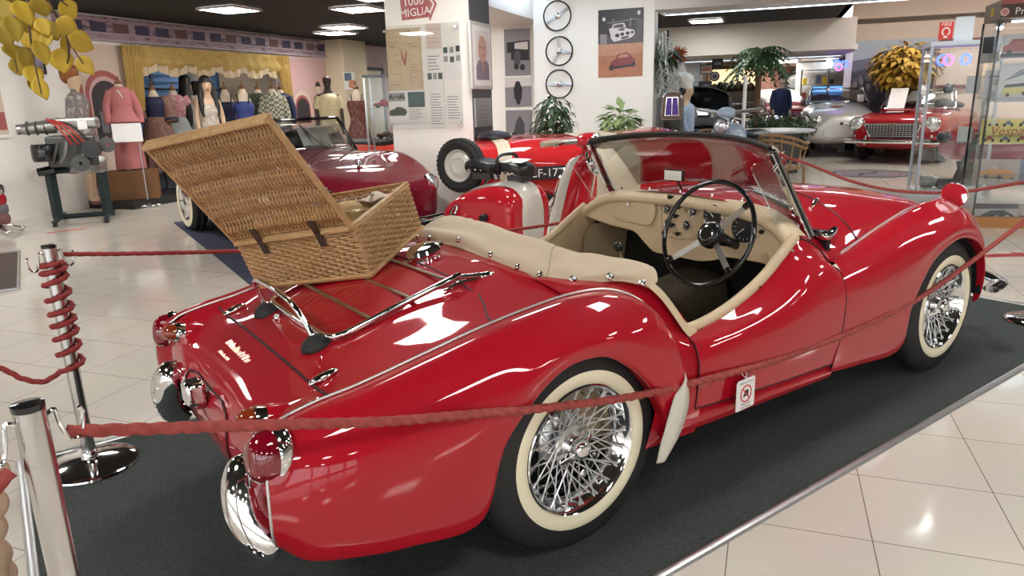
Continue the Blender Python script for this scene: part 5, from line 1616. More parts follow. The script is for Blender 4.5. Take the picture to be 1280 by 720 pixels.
d = (b_-a).normalized(); n = Vector((-d.y, d.x, 0)); q_ = d*.10; a = a-n*.22+q_; b_ = b_-n*.22+q_
q = mb(); q.hexa([a, b_, b_+n*.36, a+n*.36], [v+Vector((0, 0, .40)) for v in (a, b_, b_+n*.36, a+n*.36)]); q.build('box', 'brown_wood', pb, smooth=False, bevel=.006)
P = (a+b_)/2+n*.18; P.z = .50
t = mannequin('headless dress form in a dusty pink two-piece suit on the brown plinth', P, face_cam(P, R(12)), 'form_linen', head=False, arms=False, top=1.10*1.0, cat='dress form')
ks = 1.10/1.42
cloth(t, 'skirt', 'cloth_pink', [(.80, .13, 0), (.62, .17, 0), (.30, .185, 0), (.02, .20, 0)], pleats=6, amp=.03)
cloth(t, 'jacket', 'cloth_pink', [(1.13, .08, 0), (1.08, .135, 0), (.95, .15, 0), (.80, .14, 0), (.66, .225, 0)], pleats=4, amp=.02)
for s in (-1, 1): sleeve(t, 'sleeve', 'cloth_pink', s, [(.11, 0, 1.07), (.19, .0, .86), (.20, -.03, .64)], [.06, .055, .048])
mb().tube([(-.05, -.11, 1.08), (0, -.13, .98)], .008, 6).build('jacket_trim', 'cloth_white', t)

P = figure_loc(194, 12.6); t = mannequin('dress form in a brown patterned jacket and skirt with a navy bodice', P, face_cam(P, R(-10)), 'form_linen', head=False, arms=False, cat='dress form')
cloth(t, 'skirt', 'cloth_brown', [(1.10, .14, 0), (.95, .20, 0), (.6, .27, 0), (.28, .31, 0)], pleats=14, amp=.05)
cloth(t, 'bodice', 'cloth_navy', [(1.40, .12, 0), (1.30, .165, -.01), (1.10, .135, 0)])
for s in (-1, 1): sleeve(t, 'sleeve', 'cloth_brown', s, [(.14, .02, 1.39), (.20, .0, 1.20), (.22, -.04, 1.02)], [.075, .09, .10])
for s in (-1, 1): sleeve(t, 'cuff', 'cloth_navy', s, [(.216, -.03, 1.07), (.22, -.04, 1.03)], [.104, .104])
P = figure_loc(219, 13.0); t = mannequin('dress form in a pink floral blouse and pale mint pleated skirt', P, face_cam(P), 'form_linen', head=False, arms=False, cat='dress form')
cloth(t, 'skirt', 'cloth_mint', [(1.08, .135, 0), (.95, .19, 0), (.6, .26, 0), (.28, .30, 0)], pleats=20, amp=.04)
cloth(t, 'blouse', 'cloth_floral', [(1.43, .10, 0), (1.36, .165, 0), (1.25, .165, -.01), (1.07, .135, 0)])
for s in (-1, 1): sleeve(t, 'sleeve', 'cloth_floral', s, [(.13, 0, 1.38), (.21, 0, 1.27)], [.085, .07])
P = figure_loc(236, 13.4); t = mannequin('mannequin seen from behind with very long black hair and a pale skirt', P, face_cam(P, PI*.8), top=1.36)
cloth(t, 'dress', 'cloth_mint', dress_prof(1.36, 1.05, .4, .165, .13, .26), pleats=12, amp=.04)
q = mb(); G = []
for z, r, y in ((1.76, .02, .02), (1.72, .085, .02), (1.60, .10, .03), (1.40, .11, .07), (1.15, .12, .10), (.92, .10, .11), (.85, .04, .11)):
    G.append([(r*math.cos(a)*(1+.05*math.sin(9*a)), y+r*.62*math.sin(a), z) for a in np.linspace(0, 2*PI, 36, endpoint=False)])
hair_long = np.array([spl([g[k] for g in G], 22) for k in range(36)])
mb().grid(hair_long, cu=True).build('hair', 'hair_black', t)
P = figure_loc(261, 12.3); t = mannequin('mannequin with long wavy black hair in a sleeveless cream leaf-print dress', P, face_cam(P, R(14)), top=1.34)
cloth(t, 'dress', 'cloth_leaf', dress_prof(1.26, 1.02, .45, .16, .13, .24), pleats=8, amp=.04)
mb().ell((0, .035, 1.60), (.092, .10, .105), 18, 12, jit=.03).build('hair', 'hair_black', t)
for s in (-1, 1): sleeve(t, 'hair_lock', 'hair_black', s, [(.075, -.01, 1.58), (.10, -.01, 1.42), (.115, -.06, 1.22), (.11, -.09, 1.08)], [.035, .045, .040, .015])
P = figure_loc(248, 14.0); t = mannequin('mannequin in a tall white cook hat behind the black-haired figures', P, face_cam(P, R(-20)), 'mannequin_dark', top=1.40)
cloth(t, 'coat', 'cloth_white', dress_prof(1.43, 1.08, .5, .18, .16, .22))
mb().lathe([(.085, 1.68), (.088, 1.75), (.13, 1.80), (.145, 1.86), (.11, 1.91), (0, 1.93)], 24).build('hat', 'white', t)
P = figure_loc(283, 13.2); t = mannequin('dress form in a dark navy strap top, left of the brighter blue one', P, face_cam(P), 'form_linen', head=False, arms=False, cat='dress form')
cloth(t, 'dress', 'cloth_navy', dress_prof(1.30, 1.08, .5, .16, .13, .165), pleats=8, amp=.03)
for s in (-1, 1): mb().tube([(s*.08, -.10, 1.27), (s*.095, -.04, 1.41), (s*.09, .06, 1.36)], .012, 6).build('strap', 'hair_black', t)
P = figure_loc(305, 12.9); t = mannequin('dress form in a royal blue strap dress just above the hamper lid', P, face_cam(P), 'form_linen', head=False, arms=False, cat='dress form')
cloth(t, 'dress', 'cloth_blue', dress_prof(1.30, 1.08, .5, .165, .135, .175), pleats=10, amp=.03)
for s in (-1, 1): mb().tube([(s*.08, -.10, 1.27), (s*.095, -.04, 1.41), (s*.09, .06, 1.36)], .012, 6).build('strap', 'hair_black', t)
for px, D, m, lb, off in ((324, 13.6, 'plaid_green', 'dress form in a dark green plaid jacket between the blue dress and the pale plaid', 0), (342, 13.4, 'plaid_pale', 'dress form in a pale green plaid jacket at the right of the alcove', .1), (352, 14.2, 'cloth_navy', 'dress form in a navy jacket behind the pale plaid one', -.3)):
    P = figure_loc(px, D); t = mannequin(lb, P, face_cam(P, off), 'form_linen', head=False, arms=False, cat='dress form')
    cloth(t, 'jacket', m, [(1.44, .09, 0), (1.38, .165, 0), (1.25, .18, 0), (1.05, .165, 0), (.86, .19, 0)])
    for s in (-1, 1): sleeve(t, 'sleeve', m, s, [(.14, 0, 1.37), (.21, .0, 1.12), (.215, -.05, .90)], [.07, .06, .05])
    cloth(t, 'skirt', 'mural_grey', [(.95, .15, 0), (.6, .18, 0), (.3, .19, 0)])
P = figure_loc(411, 13.4, 0); t = mannequin('dark-skinned mannequin in a short-sleeved cream shirt beside the cream pillar', P, face_cam(P, R(5)), 'mannequin_dark', legs=True, top=1.50)
cloth(t, 'shirt', 'cloth_cream', [(1.50, .09, 0), (1.44, .175, 0), (1.28, .19, 0), (1.05, .17, 0), (.82, .19, 0)])
for s in (-1, 1): sleeve(t, 'sleeve', 'cloth_cream', s, [(.15, .01, 1.45), (.215, .01, 1.24)], [.075, .068])
for s in (-1, 1): mb().tube([(s*.09, 0, .88), (s*.085, 0, .5), (s*.08, 0, .12)], [.095, .075, .06], 12).build('trouser_leg', 'hair_black', t)
for z in (1.35, 1.22, 1.09): mb().ell((0, -.135, z), (.012, .006, .012), 8, 6).build('button', 'brown_wood', t)
P = figure_loc(446, 12.6, 0); t = mannequin('dress form in a strapless brown paisley long dress by the cream pillar', P, face_cam(P), 'form_linen', head=False, arms=False, top=1.46, cat='dress form')
cloth(t, 'dress', 'cloth_paisley', [(1.36, .15, 0), (1.28, .165, -.01), (1.05, .125, 0), (.85, .18, 0), (.5, .24, 0), (.1, .30, 0)], pleats=16, amp=.05)
for s in (-1, 1): mb().tube([(s*.07, -.10, 1.33), (s*.09, -.04, 1.46), (s*.08, .06, 1.40)], .008, 6).build('strap', 'hair_black', t)
# poster on the cream pillar, door behind
Mp, w_, h_ = quad((429, 90), (444, 112), 'v', 7.54)
ps = thing('poster', 'small blue and orange poster on the cream pillar above the paisley dress', 'poster', (0, 0, 0))
panel('sheet', Mp, w_, h_, .006, 'paper', ps)
shape(ps, Mp, 'picture', mat('poster_blue', (.12, .16, .24), .6), [(-w_*.45, 0), (w_*.2, 0), (w_*.2, h_*.45), (-w_*.45, h_*.45)], .006, .008)
shape(ps, Mp, 'picture', mat('poster_orange', (.60, .25, .14), .6), [(-w_*.1, -h_*.4), (w_*.45, -h_*.4), (w_*.45, h_*.05), (-w_*.1, h_*.05)], .006, .0085)
dw = slab(12.5, 13.6, 7.93, 8.0, 0, 2.05, 'door_1', mat('door_white', (.66, .62, .54), .5)); struct(dw)
dfr = mb()
for u in (12.46, 13.64): dfr.box(UV(u, 7.93, 1.03), (.07, .08, 2.10), rz=BA)
dfr.box(UV(13.05, 7.93, 2.09), (1.25, .08, .07), rz=BA)
o = dfr.build('door_frame', mat('door_grey', (.10, .11, .12), .5), dw, smooth=False)
# display rack of small cards left of the white pillar
rk = thing('glass_showcase', 'narrow glass showcase with black top and model cars left of the white pillar', 'showcase', (0, 0, 0))
P = gd(468, 8.6); ax = Vector((_r.x, _r.y, 0)).normalized(); ay = Vector((-ax.y, ax.x, 0))
z1 = hp(468, 97, 8.6).z
def caseframe(parent, P, ax, ay, w, d, z0, z1, post, m, top=None, shelves=(), glass='clear_glass', toph=.03):
    for sx in (0, 1):
        for sy in (0, 1):
            c = P+ax*(sx*w)+ay*(sy*d)
            q = mb(); q.box((c.x, c.y, (z0+z1)/2), (post, post, z1-z0), rz=math.atan2(ax.y, ax.x)); q.build('post', m, parent, smooth=False)
    cen = P+ax*w/2+ay*d/2
    mb().box((cen.x, cen.y, z1+toph/2), (w+post*1.6, d+post*1.6, toph), rz=math.atan2(ax.y, ax.x)).build('top', top or m, parent, smooth=False)
    mb().box((cen.x, cen.y, z0+.02), (w+post, d+post, .05), rz=math.atan2(ax.y, ax.x)).build('bottom', top or m, parent, smooth=False)
    for z in shelves:
        mb().box((cen.x, cen.y, z), (w-post, d-post, .008), rz=math.atan2(ax.y, ax.x)).build('shelf', 'shelf_glass', parent, smooth=False)
    for (c, dd) in ((P+ax*w/2, ax), (P+ay*d/2, ay), (P+ax*w+ay*d/2, ay), (P+ax*w/2+ay*d, ax)):
        L = w if dd is ax else d
        mb().box((c.x, c.y, (z0+z1)/2), (L-post, .005, z1-z0-.02), rz=math.atan2(dd.y, dd.x)).build('glass_pane', glass, parent, smooth=False)
glass_mat('shelf_glass', (.80, .90, .86), .3)
caseframe(rk, P-ax*.10, ax, ay, .42, .35, .05, z1, .02, 'alu', 'black_gloss', (.55, .9, 1.25))
def model_car(P, rz, L, m, label, group='small model cars in the showcases'):
    t = thing('model_car', label, 'model car', P, rz, group)
    G = []
    for x, w, zb, zt in ((-.5, .12, .10, .20), (-.46, .19, .08, .26), (-.2, .21, .07, .28), (-.1, .18, .07, .40), (.12, .17, .07, .40), (.24, .21, .07, .27), (.44, .19, .08, .22), (.5, .12, .10, .16)):
        G.append([(x*L, w*L*c_, (zb+(zt-zb)*(.5+.5*s_))*L) for c_, s_ in [(math.copysign(abs(math.cos(a))**.6, math.cos(a)), math.copysign(abs(math.sin(a))**.6, math.sin(a))) for a in np.linspace(0, 2*PI, 16, endpoint=False)]])
    mb().grid(np.array(G), cv=True).build('body', m, t)
    for x in (-.3, .3):
        for s in (-1, 1): mb().cyl((x*L, s*.17*L, .09*L), (x*L, s*.22*L, .09*L), .09*L, n=12).build('wheel', 'black_rubber', t)
    return t
model_car(P+ax*.08+ay*.17+Vector((0, 0, 1.256)), math.atan2(ax.y, ax.x), .24, 'red_paint', 'red model car on the upper shelf of the narrow showcase')
model_car(P+ax*.08+ay*.17+Vector((0, 0, .906)), math.atan2(ax.y, ax.x)+.4, .22, 'cloth_paisley', 'brown model car on the middle shelf of the narrow showcase')

# pictures on the white wall at the left
f1_ = thing('framed_picture', 'black framed dark picture high on the white wall behind the yellow leaves', 'picture', (0, 0, 0))
Mp, w_, h_ = quad((12, 58), (57, 93), 'v', 7.99)
panel('frame', Mp, w_, h_, .03, 'black_gloss', f1_)
shape(f1_, Mp, 'print', band_mat('print_violet', [(.05, .04, .06), (.30, .22, .34), (.04, .03, .05)], (1, 1, 1), 'noise', 3, .4), [(-w_*.42, -h_*.38), (w_*.42, -h_*.38), (w_*.42, h_*.42), (-w_*.42, h_*.42)], .03, .032)
f2 = thing('framed_picture', 'white framed picture with a red patch on the wall at the left edge', 'picture', (0, 0, 0))
Mp, w_, h_ = quad((-22, 100), (12, 172), 'v', 7.99)
panel('frame', Mp, w_, h_, .03, 'white', f2)
shape(f2, Mp, 'print', 'mural_cream', [(-w_*.44, -h_*.44), (w_*.40, -h_*.44), (w_*.40, h_*.44), (-w_*.44, h_*.44)], .03, .032)
shape(f2, Mp, 'print_patch', 'mural_red', [(-w_*.44, -h_*.36), (w_*.36, -h_*.36), (w_*.36, -h_*.05), (-w_*.44, -h_*.05)], .032, .034)

# engine on its stand
es = on(106, 277, 2, 0)
eg = thing('engine_stand', 'dark green steel stand carrying the display engine', 'stand', es, face_cam(es, R(-8)))
mat('stand_green', (.014, .030, .032), .45)
def bar(parent, name, a, c, w, m): return mb().tube([a, c], w*.7071, 4).build(name, m, parent, smooth=False)
for x in (-.27, .27):
    bar(eg, 'upright', (x, 0, .06), (x, .0, .64), .085, 'stand_green')
    bar(eg, 'foot', (x, -.28, .055), (x, .45, .055), .05, 'stand_green')
    bar(eg, 'arm', (x*.8, 0, .62), (x*.8, .0, .86), .07, 'stand_green')
    for y in (-.27, .44): mb().cyl((x, y, 0), (x, y, .05), .025).build('caster', 'black_rubber', eg)
bar(eg, 'crossbar', (-.31, 0, .64), (.31, 0, .64), .06, 'stand_green')
bar(eg, 'crossbar', (-.31, .2, .055), (.31, .2, .055), .045, 'stand_green')
en = thing('engine', 'grey and black car engine with red leads shown on the green stand', 'engine', es+Vector((0, 0, .66)), eg.rotation_euler.z)
mat('alloy', (.42, .41, .39), .35, .8, noise=(20, (.30, .29, .27), .3)); mat('alloy_dark', (.10, .10, .10), .45, .6); mat('lead_red', (.40, .04, .03), .5)
mb().box((.02, .08, .20), (.52, .42, .36)).build('block', 'alloy_dark', en, bevel=.02, smooth=False)
mb().lathe([(0, -.10), (.19, -.10), (.20, -.07), (.20, .06), (.17, .10)], 24, Matrix.Translation((.12, .05, .03)) @ Matrix.Diagonal((1.1, .9, 1, 1))).build('sump', 'alloy', en)
mb().box((.10, .06, .52), (.46, .26, .13)).build('rocker_cover', 'alloy', en, bevel=.03, smooth=False)
for k in range(6): mb().tube([(-.10+k*.08, -.04, .585), (-.10+k*.08, .16, .585)], .008, 6).build('cover_rib', 'alloy', en)
mb().tube([(-.46, -.02, .47), (-.12, -.02, .50)], [.06, .085], 20).build('intake', 'alloy', en)
mb().lathe([(0, 0), (.05, 0), (.06, .02), (.06, .05)], 18, Matrix.Translation((-.46, -.02, .47)) @ Matrix.Rotation(-PI/2, 4, 'Y')).build('intake_flange', 'alloy', en)
for x in (-.40, -.31, -.22): mb().lathe([(.075, -.012), (.085, 0), (.075, .012)], 20, Matrix.Translation((x, -.02, .48)) @ Matrix.Rotation(PI/2, 4, 'Y')).build('clamp_ring', 'alloy_dark', en)
mb().lathe([(0, -.10), (.13, -.10), (.14, -.06), (.14, .06), (.13, .10), (0, .10)], 28, Matrix.Translation((-.26, -.12, .20))).build('air_filter', 'black_gloss', en)
mb().lathe([(0, -.07), (.10, -.07), (.11, 0), (.10, .07), (0, .07)], 24, Matrix.Translation((.24, -.22, .22)) @ Matrix.Rotation(PI/2, 4, 'X')).build('dynamo', 'black_gloss', en)
mb().lathe([(.02, -.02), (.09, -.02), (.075, 0), (.09, .02), (.02, .02)], 28, Matrix.Translation((.40, -.16, .26)) @ Matrix.Rotation(PI/2, 4, 'X')).build('pulley', 'alloy_dark', en)
mb().lathe([(.02, -.02), (.10, -.02), (.085, 0), (.10, .02), (.02, .02)], 28, Matrix.Translation((.10, -.22, .06)) @ Matrix.Rotation(PI/2, 4, 'X')).build('pulley', 'alloy_dark', en)
for k in range(4): mb().tube(spl([(-.18+.03*k, -.12, .58-.01*k), (-.08+.05*k, -.22, .50), (.0+.06*k, -.24, .38), (.04+.07*k, -.20, .28)], 18), .012, 6).build('ignition_lead', 'lead_red' if k < 3 else 'black_rubber', en)
for k in range(5): mb().tube(spl([(-.20+.09*k, -.18, .06+.02*k), (-.14+.1*k, -.24, .18), (-.1+.09*k, -.2, .32)], 14), .016, 6).build('pipe', 'alloy' if k % 2 else 'alloy_dark', en)
mb().box((.17, -.10, .50), (.10, .012, .10)).build('tag', 'paper', en, smooth=False)
mb().tube([(-.38, -.05, -.03), (-.20, -.05, -.01)], [.05, .06], 14).build('exhaust_stub', 'black_gloss', en)
# notice on a clear post beside it
sp_ = gd(167, 11.2)
ns = thing('notice_stand', 'clear post with a slanted white notice and chrome feet beside the engine', 'sign stand', sp_, face_cam(sp_))
mb().tube([(0, 0, .03), (0, 0, .92)], .022, 12).build('post', 'clear_glass', ns)
mb().tube([(0, .0, .03), (0, .0, .92)], .006, 6).build('rod', 'alu', ns)
for k in range(5):
    a = 2*PI*k/5
    mb().ell((.10*math.cos(a), .10*math.sin(a), .022), (.06, .06, .022), 14, 8).build('foot', 'chrome', ns)
mb().lathe([(.09, 0), (.09, .02), (.03, .05)], 24).build('base', 'chrome', ns)
mb().box((-.12, -.03, 1.02), (.36, .012, .30), M=Matrix.Rotation(R(-38), 4, 'X')).build('notice', 'white', ns, smooth=False)
# chrome stool foot at the left edge
st_ = on(-2, 292, 2, 0)
sl = thing('stool', 'stool with red and grey bands and splayed chrome feet at the left edge', 'stool', st_)
for k in range(4):
    a = k*PI/2+.35
    mb().tube(spl([(0, 0, .12), (.12*math.cos(a), .12*math.sin(a), .07), (.24*math.cos(a), .24*math.sin(a), .025)], 10), [.03]*5+[.026]*5, 10).build('leg', 'chrome', sl)
    mb().ell((.25*math.cos(a), .25*math.sin(a), .03), (.035, .035, .03)).build('caster', 'chrome', sl)
for k, m in enumerate(('mural_plum', 'mural_grey', 'red_paint', 'chrome')):
    mb().lathe([(0, .11+.11*k), (.13, .11+.11*k), (.145, .14+.11*k), (.145, .19+.11*k), (.13, .22+.11*k), (0, .22+.11*k)], 28).build('band', m, sl)

# ---- yellow leaves hanging into the picture
yl = thing('leafy_branch', 'yellow-leaved branch hanging into the upper left corner near the camera', 'branch', (0, 0, 0))
mat('leaf_yellow', (.62, .42, .035), .55, noise=(5, (.45, .30, .03), .3)); mat('leaf_gold', (.42, .29, .03), .6, noise=(5, (.30, .21, .025), .3)); mat('twig', (.09, .06, .03), .8)
def leaf(b, P, dirv, L, W, nrm_, curl=.15):
    d = Vector(dirv).normalized(); n = Vector(nrm_); n = (n-d*n.dot(d)).normalized(); s_ = d.cross(n)
    G = []
    for i in range(9):
        t = i/8; w = W*(math.sin(PI*min(1, t*1.02))**.75)*(1.15-.5*t) if 0 < t < 1 else 0.0005
        G.append([tuple(P+d*(L*t)+s_*(w*k)+n*(-curl*L*t*t+.25*w*abs(k)*(1))) for k in (-1, -.5, 0, .5, 1)])
    b.grid(np.array(G))
LD = 2.3
rr = random.Random(11)
tw = []
def twig(pts, D, r=.004):
    q = [tuple(hp(x, y, D+dd)) for x, y, dd in pts]
    s_ = spl(q, 30)
    mb().tube(s_, list(np.linspace(r, r*.4, 30)), 6).build('twig', 'twig', yl)
    return s_
for pts in ([(30, -60, 0), (34, 0, 0), (40, 60, -.1), (52, 118, -.15)], [(-10, -40, 0), (6, 10, .1), (14, 50, .1), (22, 90, .05)], [(40, -50, .1), (58, -5, .0), (76, 30, 0), (85, 50, 0), (104, 80, -.1)], [(60, -40, 0), (72, -5, 0), (85, 8, 0)], [(85, 50, 0), (86, 70, 0), (84, 80, 0)]):
    twig(pts, LD)
spec = [(75,2,95,22,34,0),(70,24,97,40,34,0),(85,45,118,60,38,0),(74,60,80,90,40,0),(98,70,115,92,30,0),(58,26,72,50,34,1),(82,40,82,70,20,0),
        (20,0,38,30,34,0),(38,20,52,46,34,0),(30,38,50,62,32,0),(44,50,58,80,30,0),(10,20,22,50,34,1),(2,30,12,60,30,1),(8,55,20,72,32,1),(28,58,36,86,28,1),(36,80,48,108,30,0),(44,96,58,124,26,0),(18,72,26,94,26,1),(50,104,58,126,18,0),(40,90,44,114,24,1),(46,-5,56,22,34,1),(0,0,14,26,34,1),(26,14,34,40,28,1),(48,22,60,44,26,0),(60,40,56,58,22,0),(-6,10,6,36,30,1),(12,-6,26,14,30,1)]
for (x0, y0, x1, y1, wpx, dark) in spec:
    D = LD+rr.uniform(-.12, .15)
    P_, Q_ = hp(x0, y0, D), hp(x1, y1, D+rr.uniform(-.03, .03))
    b = mb(); d = Q_-P_
    nv = (CAM_C-P_).normalized()+Vector((rr.uniform(-.5, .5), rr.uniform(-.5, .5), rr.uniform(-.3, .3)))
    leaf(b, P_, d, d.length*1.06, wpx/2/CAM_F*D*.66, nv, rr.uniform(-.05, .2))
    b.build('leaf', 'leaf_gold' if dark else 'leaf_yellow', yl, solid=.0006)
# ================================================================== middle: white pillar with its boards, scooter, red racer, partition wall
PU, PV0, PV1 = 4.50, 1.80, 2.70
struct(slab(PU, PU+.50, PV0, PV1, 0, CZ, 'trim_8', 'white_wall'))
pside = slab(PU+.004, PU+.51, PV0-.012, PV0, 0, CZ, 'trim_9', 'grey_paint'); struct(pside)
mat('sheet_map', (.66, .53, .36), .6, noise=(5, (.56, .43, .28), .3)); mat('sheet_pink', (.70, .58, .53), .6); mat('ink', (.20, .19, .19), .6); mat('ink_red', (.45, .12, .10), .6)
mat('photo_dark', (.04, .045, .045), .5); mat('photo_teal', (.045, .10, .095), .5); mat('photo_grey', (.30, .30, .29), .5)
glass_mat('acrylic', (.985, .985, .98), .25, .03, .25)
def pq(a, c, off=.0):
    return quad(a, c, 'u', PU-off)
Mb, bw_, bh_ = pq((477, 34), (581, 160))
bd_ = thing('display_board', 'clear acrylic board of documents and photographs on the white pillar', 'display board', (0, 0, 0))
b = mb(); b.M = Mb; b.box((0, 0, .028), (bw_, bh_, .006)); b.build('acrylic_panel', 'acrylic', bd_, smooth=False)
for sx in (-1, 1):
    for sy in (-1, 1):
        mb().lathe([(.012, 0), (.012, .034), (.016, .036), (.014, .042), (0, .043)], 16, Mb @ Matrix.Translation((sx*(bw_/2-.045), sy*(bh_/2-.045), 0))).build('standoff', 'steel', bd_)
def sheet(a, c, m='paper', lines=0, label=None, photos=(), z=.004, lm='ink', title=False):
    M, w, h = pq(a, c)
    o = panel('document', M @ Matrix.Translation((0, 0, z)), w, h, .003, m, bd_)
    if label: lab(o, label)
    if lines:
        q = mb(); q.M = M
        rr = random.Random(int(a[0]*7+a[1]))
        for k in range(lines):
            y = h/2-h*(k+1.2)/(lines+1.6); L = w*rr.uniform(.55, .84)
            q.box((-w*.42+L/2, y, z+.0036), (L, h/(lines+2)*.28, .0012))
        q.build('text_lines', lm, o, smooth=False)
    for (fx0, fy0, fx1, fy1, pm) in photos:
        q = mb(); q.M = M
        q.box((w*((fx0+fx1)/2-.5), h*(.5-(fy0+fy1)/2), z+.004), (w*abs(fx1-fx0), h*abs(fy1-fy0), .0016)); q.build('photo', pm, o, smooth=False)
    return o, M, w, h
o, M, w, h = sheet((482, 37), (530, 112), 'sheet_map', 0, 'yellowed technical drawing of the route')
q = mb(); q.M = M
rr = random.Random(2)
for k in range(34):
    y = rr.uniform(-.46, .28)*h; s_ = -1 if k % 2 else 1; L = w*rr.uniform(.12, .24)
    q.box((s_*w*rr.uniform(.18, .36), y, .0085), (L, h*.008, .001))
for x, y0, y1 in ((-.12, -.42, .25), (.16, -.42, .25), (-.44, -.48, .36), (.44, -.48, .36)): q.box((w*x, h*(y0+y1)/2, .0085), (w*.008, h*(y1-y0), .001))
q.box((0, h*.36, .0085), (w*.88, h*.006, .001))
q.tube([(-.12*w, .42*h, .0085), (.20*w, .455*h, .0085)], .012, 4)
q.build('drawn_lines', mat('ink_sepia', (.42, .30, .19), .6), o, smooth=False)
q = mb(); q.M = M
for k in range(6): q.tube([(0, -.1*h, .009), (.10*w*math.cos(k), (.12+.05*math.sin(k*2))*h, .009)], .004, 4)
q.build('red_lines', 'ink_red', o, smooth=False)
sheet((532, 30), (552, 60), 'sheet_pink', 4, 'pale pink sheet', lm='sheet_map')
sheet((533, 66), (552, 92), 'paper', 5)
six = [(x, y, x+.22, y+.17, pm) for (x, y, pm) in ((.05, .08, 'photo_teal'), (.39, .08, 'photo_grey'), (.72, .05, 'photo_dark'), (.05, .34, 'photo_grey'), (.39, .36, 'photo_dark'), (.72, .33, 'photo_grey'))]
sheet((553, 56), (578, 97), 'paper', 0, 'white sheet with six small photographs', six)
sheet((534, 90), (556, 116), 'paper', 0, 'white sheet with three small photographs in a row', [(x, .06, x+.24, .36, pm) for x, pm in ((.05, 'photo_teal'), (.37, 'photo_grey'), (.69, 'photo_dark'))], z=.0075)
sheet((485, 114), (534, 153), 'paper', 0, 'white sheet with a crowd photograph, a car and a boat photograph', [(.02, .06, .46, .32, 'photo_grey'), (.54, .05, .98, .52, 'photo_teal')], z=.0075)
Mc, w, h = pq((487, 132), (509, 146))
q = mb(); q.M = Mc
q.prism([(-.10, -.025), (-.09, -.045), (.08, -.045), (.105, -.02), (.10, .01), (.06, .035), (.0, .045), (-.04, .02), (-.09, .01)], .0105, .0125); q.build('car_photo', 'photo_dark', bd_, smooth=False)
Mc, w, h = pq((486, 116), (508, 127))
q = mb(); q.M = Mc
for k in range(9): q.ell((-.085+.021*k, .01*math.sin(k*2.1), .0125), (.011, .018+.01*math.cos(k), .001), 8, 6)
q.build('crowd', 'photo_dark', bd_)
sheet((510, 134), (533, 152), 'paper', 6, None, z=.009)
sheet((537, 114), (557, 159), 'paper', 12, 'tall text sheet left of a shorter one', z=.0085)
sheet((558, 117), (579, 152), 'paper', 9, None, z=.0085)
# arrow sign
Ma, w, h = pq((501, -4), (547, 20))
ar = thing('arrow_sign', 'red arrow sign with worn white lettering high on the white pillar', 'sign', (0, 0, 0))
aw, ah = .385, .215
Ma = Ma @ Matrix.Translation((0, .0, 0)) @ Matrix.Rotation(R(3), 4, 'Z')
ap = [(-aw/2, -ah/2), (aw*.27, -ah/2), (aw*.27, -ah*.66), (aw/2, 0), (aw*.27, ah*.66), (aw*.27, ah/2), (-aw/2, ah/2)]
shape(ar, Ma, 'plate', mat('arrow_red', (.33, .035, .04), .5, noise=(9, (.48, .20, .20), .25)), ap, .0, .014)
text('lettering', '1000', .115, 'white', ar, Ma @ Matrix.Translation((-.05, .048, .0145)), .001)
text('lettering', 'MIGLIA', .105, 'white', ar, Ma @ Matrix.Translation((-.045, -.052, .0145)), .001)
q = mb(); q.M = Ma; q.tube([(.115, .075, .015), (.165, 0, .015), (.115, -.075, .015)], .010, 6); q.build('chevron', 'white', ar)
# framed portrait and plaque on the grey side of the pillar
Mg, w, h = quad((584, 25), (613, 112), 'v', PV0-.014)
fp_ = thing('framed_portrait', 'silver framed picture of a bald man on the dark grey side of the pillar', 'picture', (0, 0, 0))
panel('frame', Mg, w, h, .03, mat('frame_silver', (.55, .54, .52), .4, .3), fp_, bevel=.006)
shape(fp_, Mg, 'mount', 'paper', [(-w*.42, -h*.44), (w*.42, -h*.44), (w*.42, h*.44), (-w*.42, h*.44)], .03, .032)
shape(fp_, Mg, 'print', mat('print_pale', (.70, .66, .66), .5), [(-w*.33, -h*.36), (w*.33, -h*.36), (w*.33, h*.37), (-w*.33, h*.37)], .032, .0335)
shape(fp_, Mg, 'figure_coat', mat('print_violet_grey', (.22, .19, .24), .5), [(-w*.31, -h*.355), (w*.31, -h*.355), (w*.31, -h*.14), (w*.20, -h*.06), (-w*.18, -h*.06), (-w*.31, -h*.16)], .0335, .0345)
shape(fp_, Mg, 'figure_head', mat('print_flesh', (.52, .33, .27), .5), [(w*.20*math.cos(a), h*.10+h*.20*math.sin(a)) for a in np.linspace(0, 2*PI, 24, endpoint=False)], .0345, .0355)
shape(fp_, Mg, 'figure_shirt', mat('print_rose', (.50, .24, .22), .5), [(-w*.06, -h*.07), (w*.08, -h*.07), (w*.02, -h*.25)], .0345, .0355)
for x in (-.07, .08): shape(fp_, Mg, 'figure_eye', 'ink', [(w*(x-.03), h*.115), (w*(x+.03), h*.115), (w*(x+.03), h*.135), (w*(x-.03), h*.135)], .0355, .0360)
shape(fp_, Mg, 'figure_mouth', 'ink_red', [(-w*.05, h*.005), (w*.06, h*.005), (w*.05, h*.02), (-w*.04, h*.02)], .0355, .0360)
Mg, w, h = quad((592, 123), (613, 157), 'v', PV0-.014)
pq_ = thing('plaque', 'grey text plaque under the framed portrait on the pillar', 'plaque', (0, 0, 0))
panel('plate', Mg, w, h, .02, mat('plaque_grey', (.33, .33, .33), .35, .5), pq_)
for y, f in ((.36, .3), (.22, .5), (.08, .8), (-.08, .8), (-.18, .7), (-.32, .6)): shape(pq_, Mg, 'engraved_line', 'ink', [(-w*f/2, h*y), (w*f/2, h*y), (w*f/2, h*(y+.025)), (-w*f/2, h*(y+.025))], .02, .021)

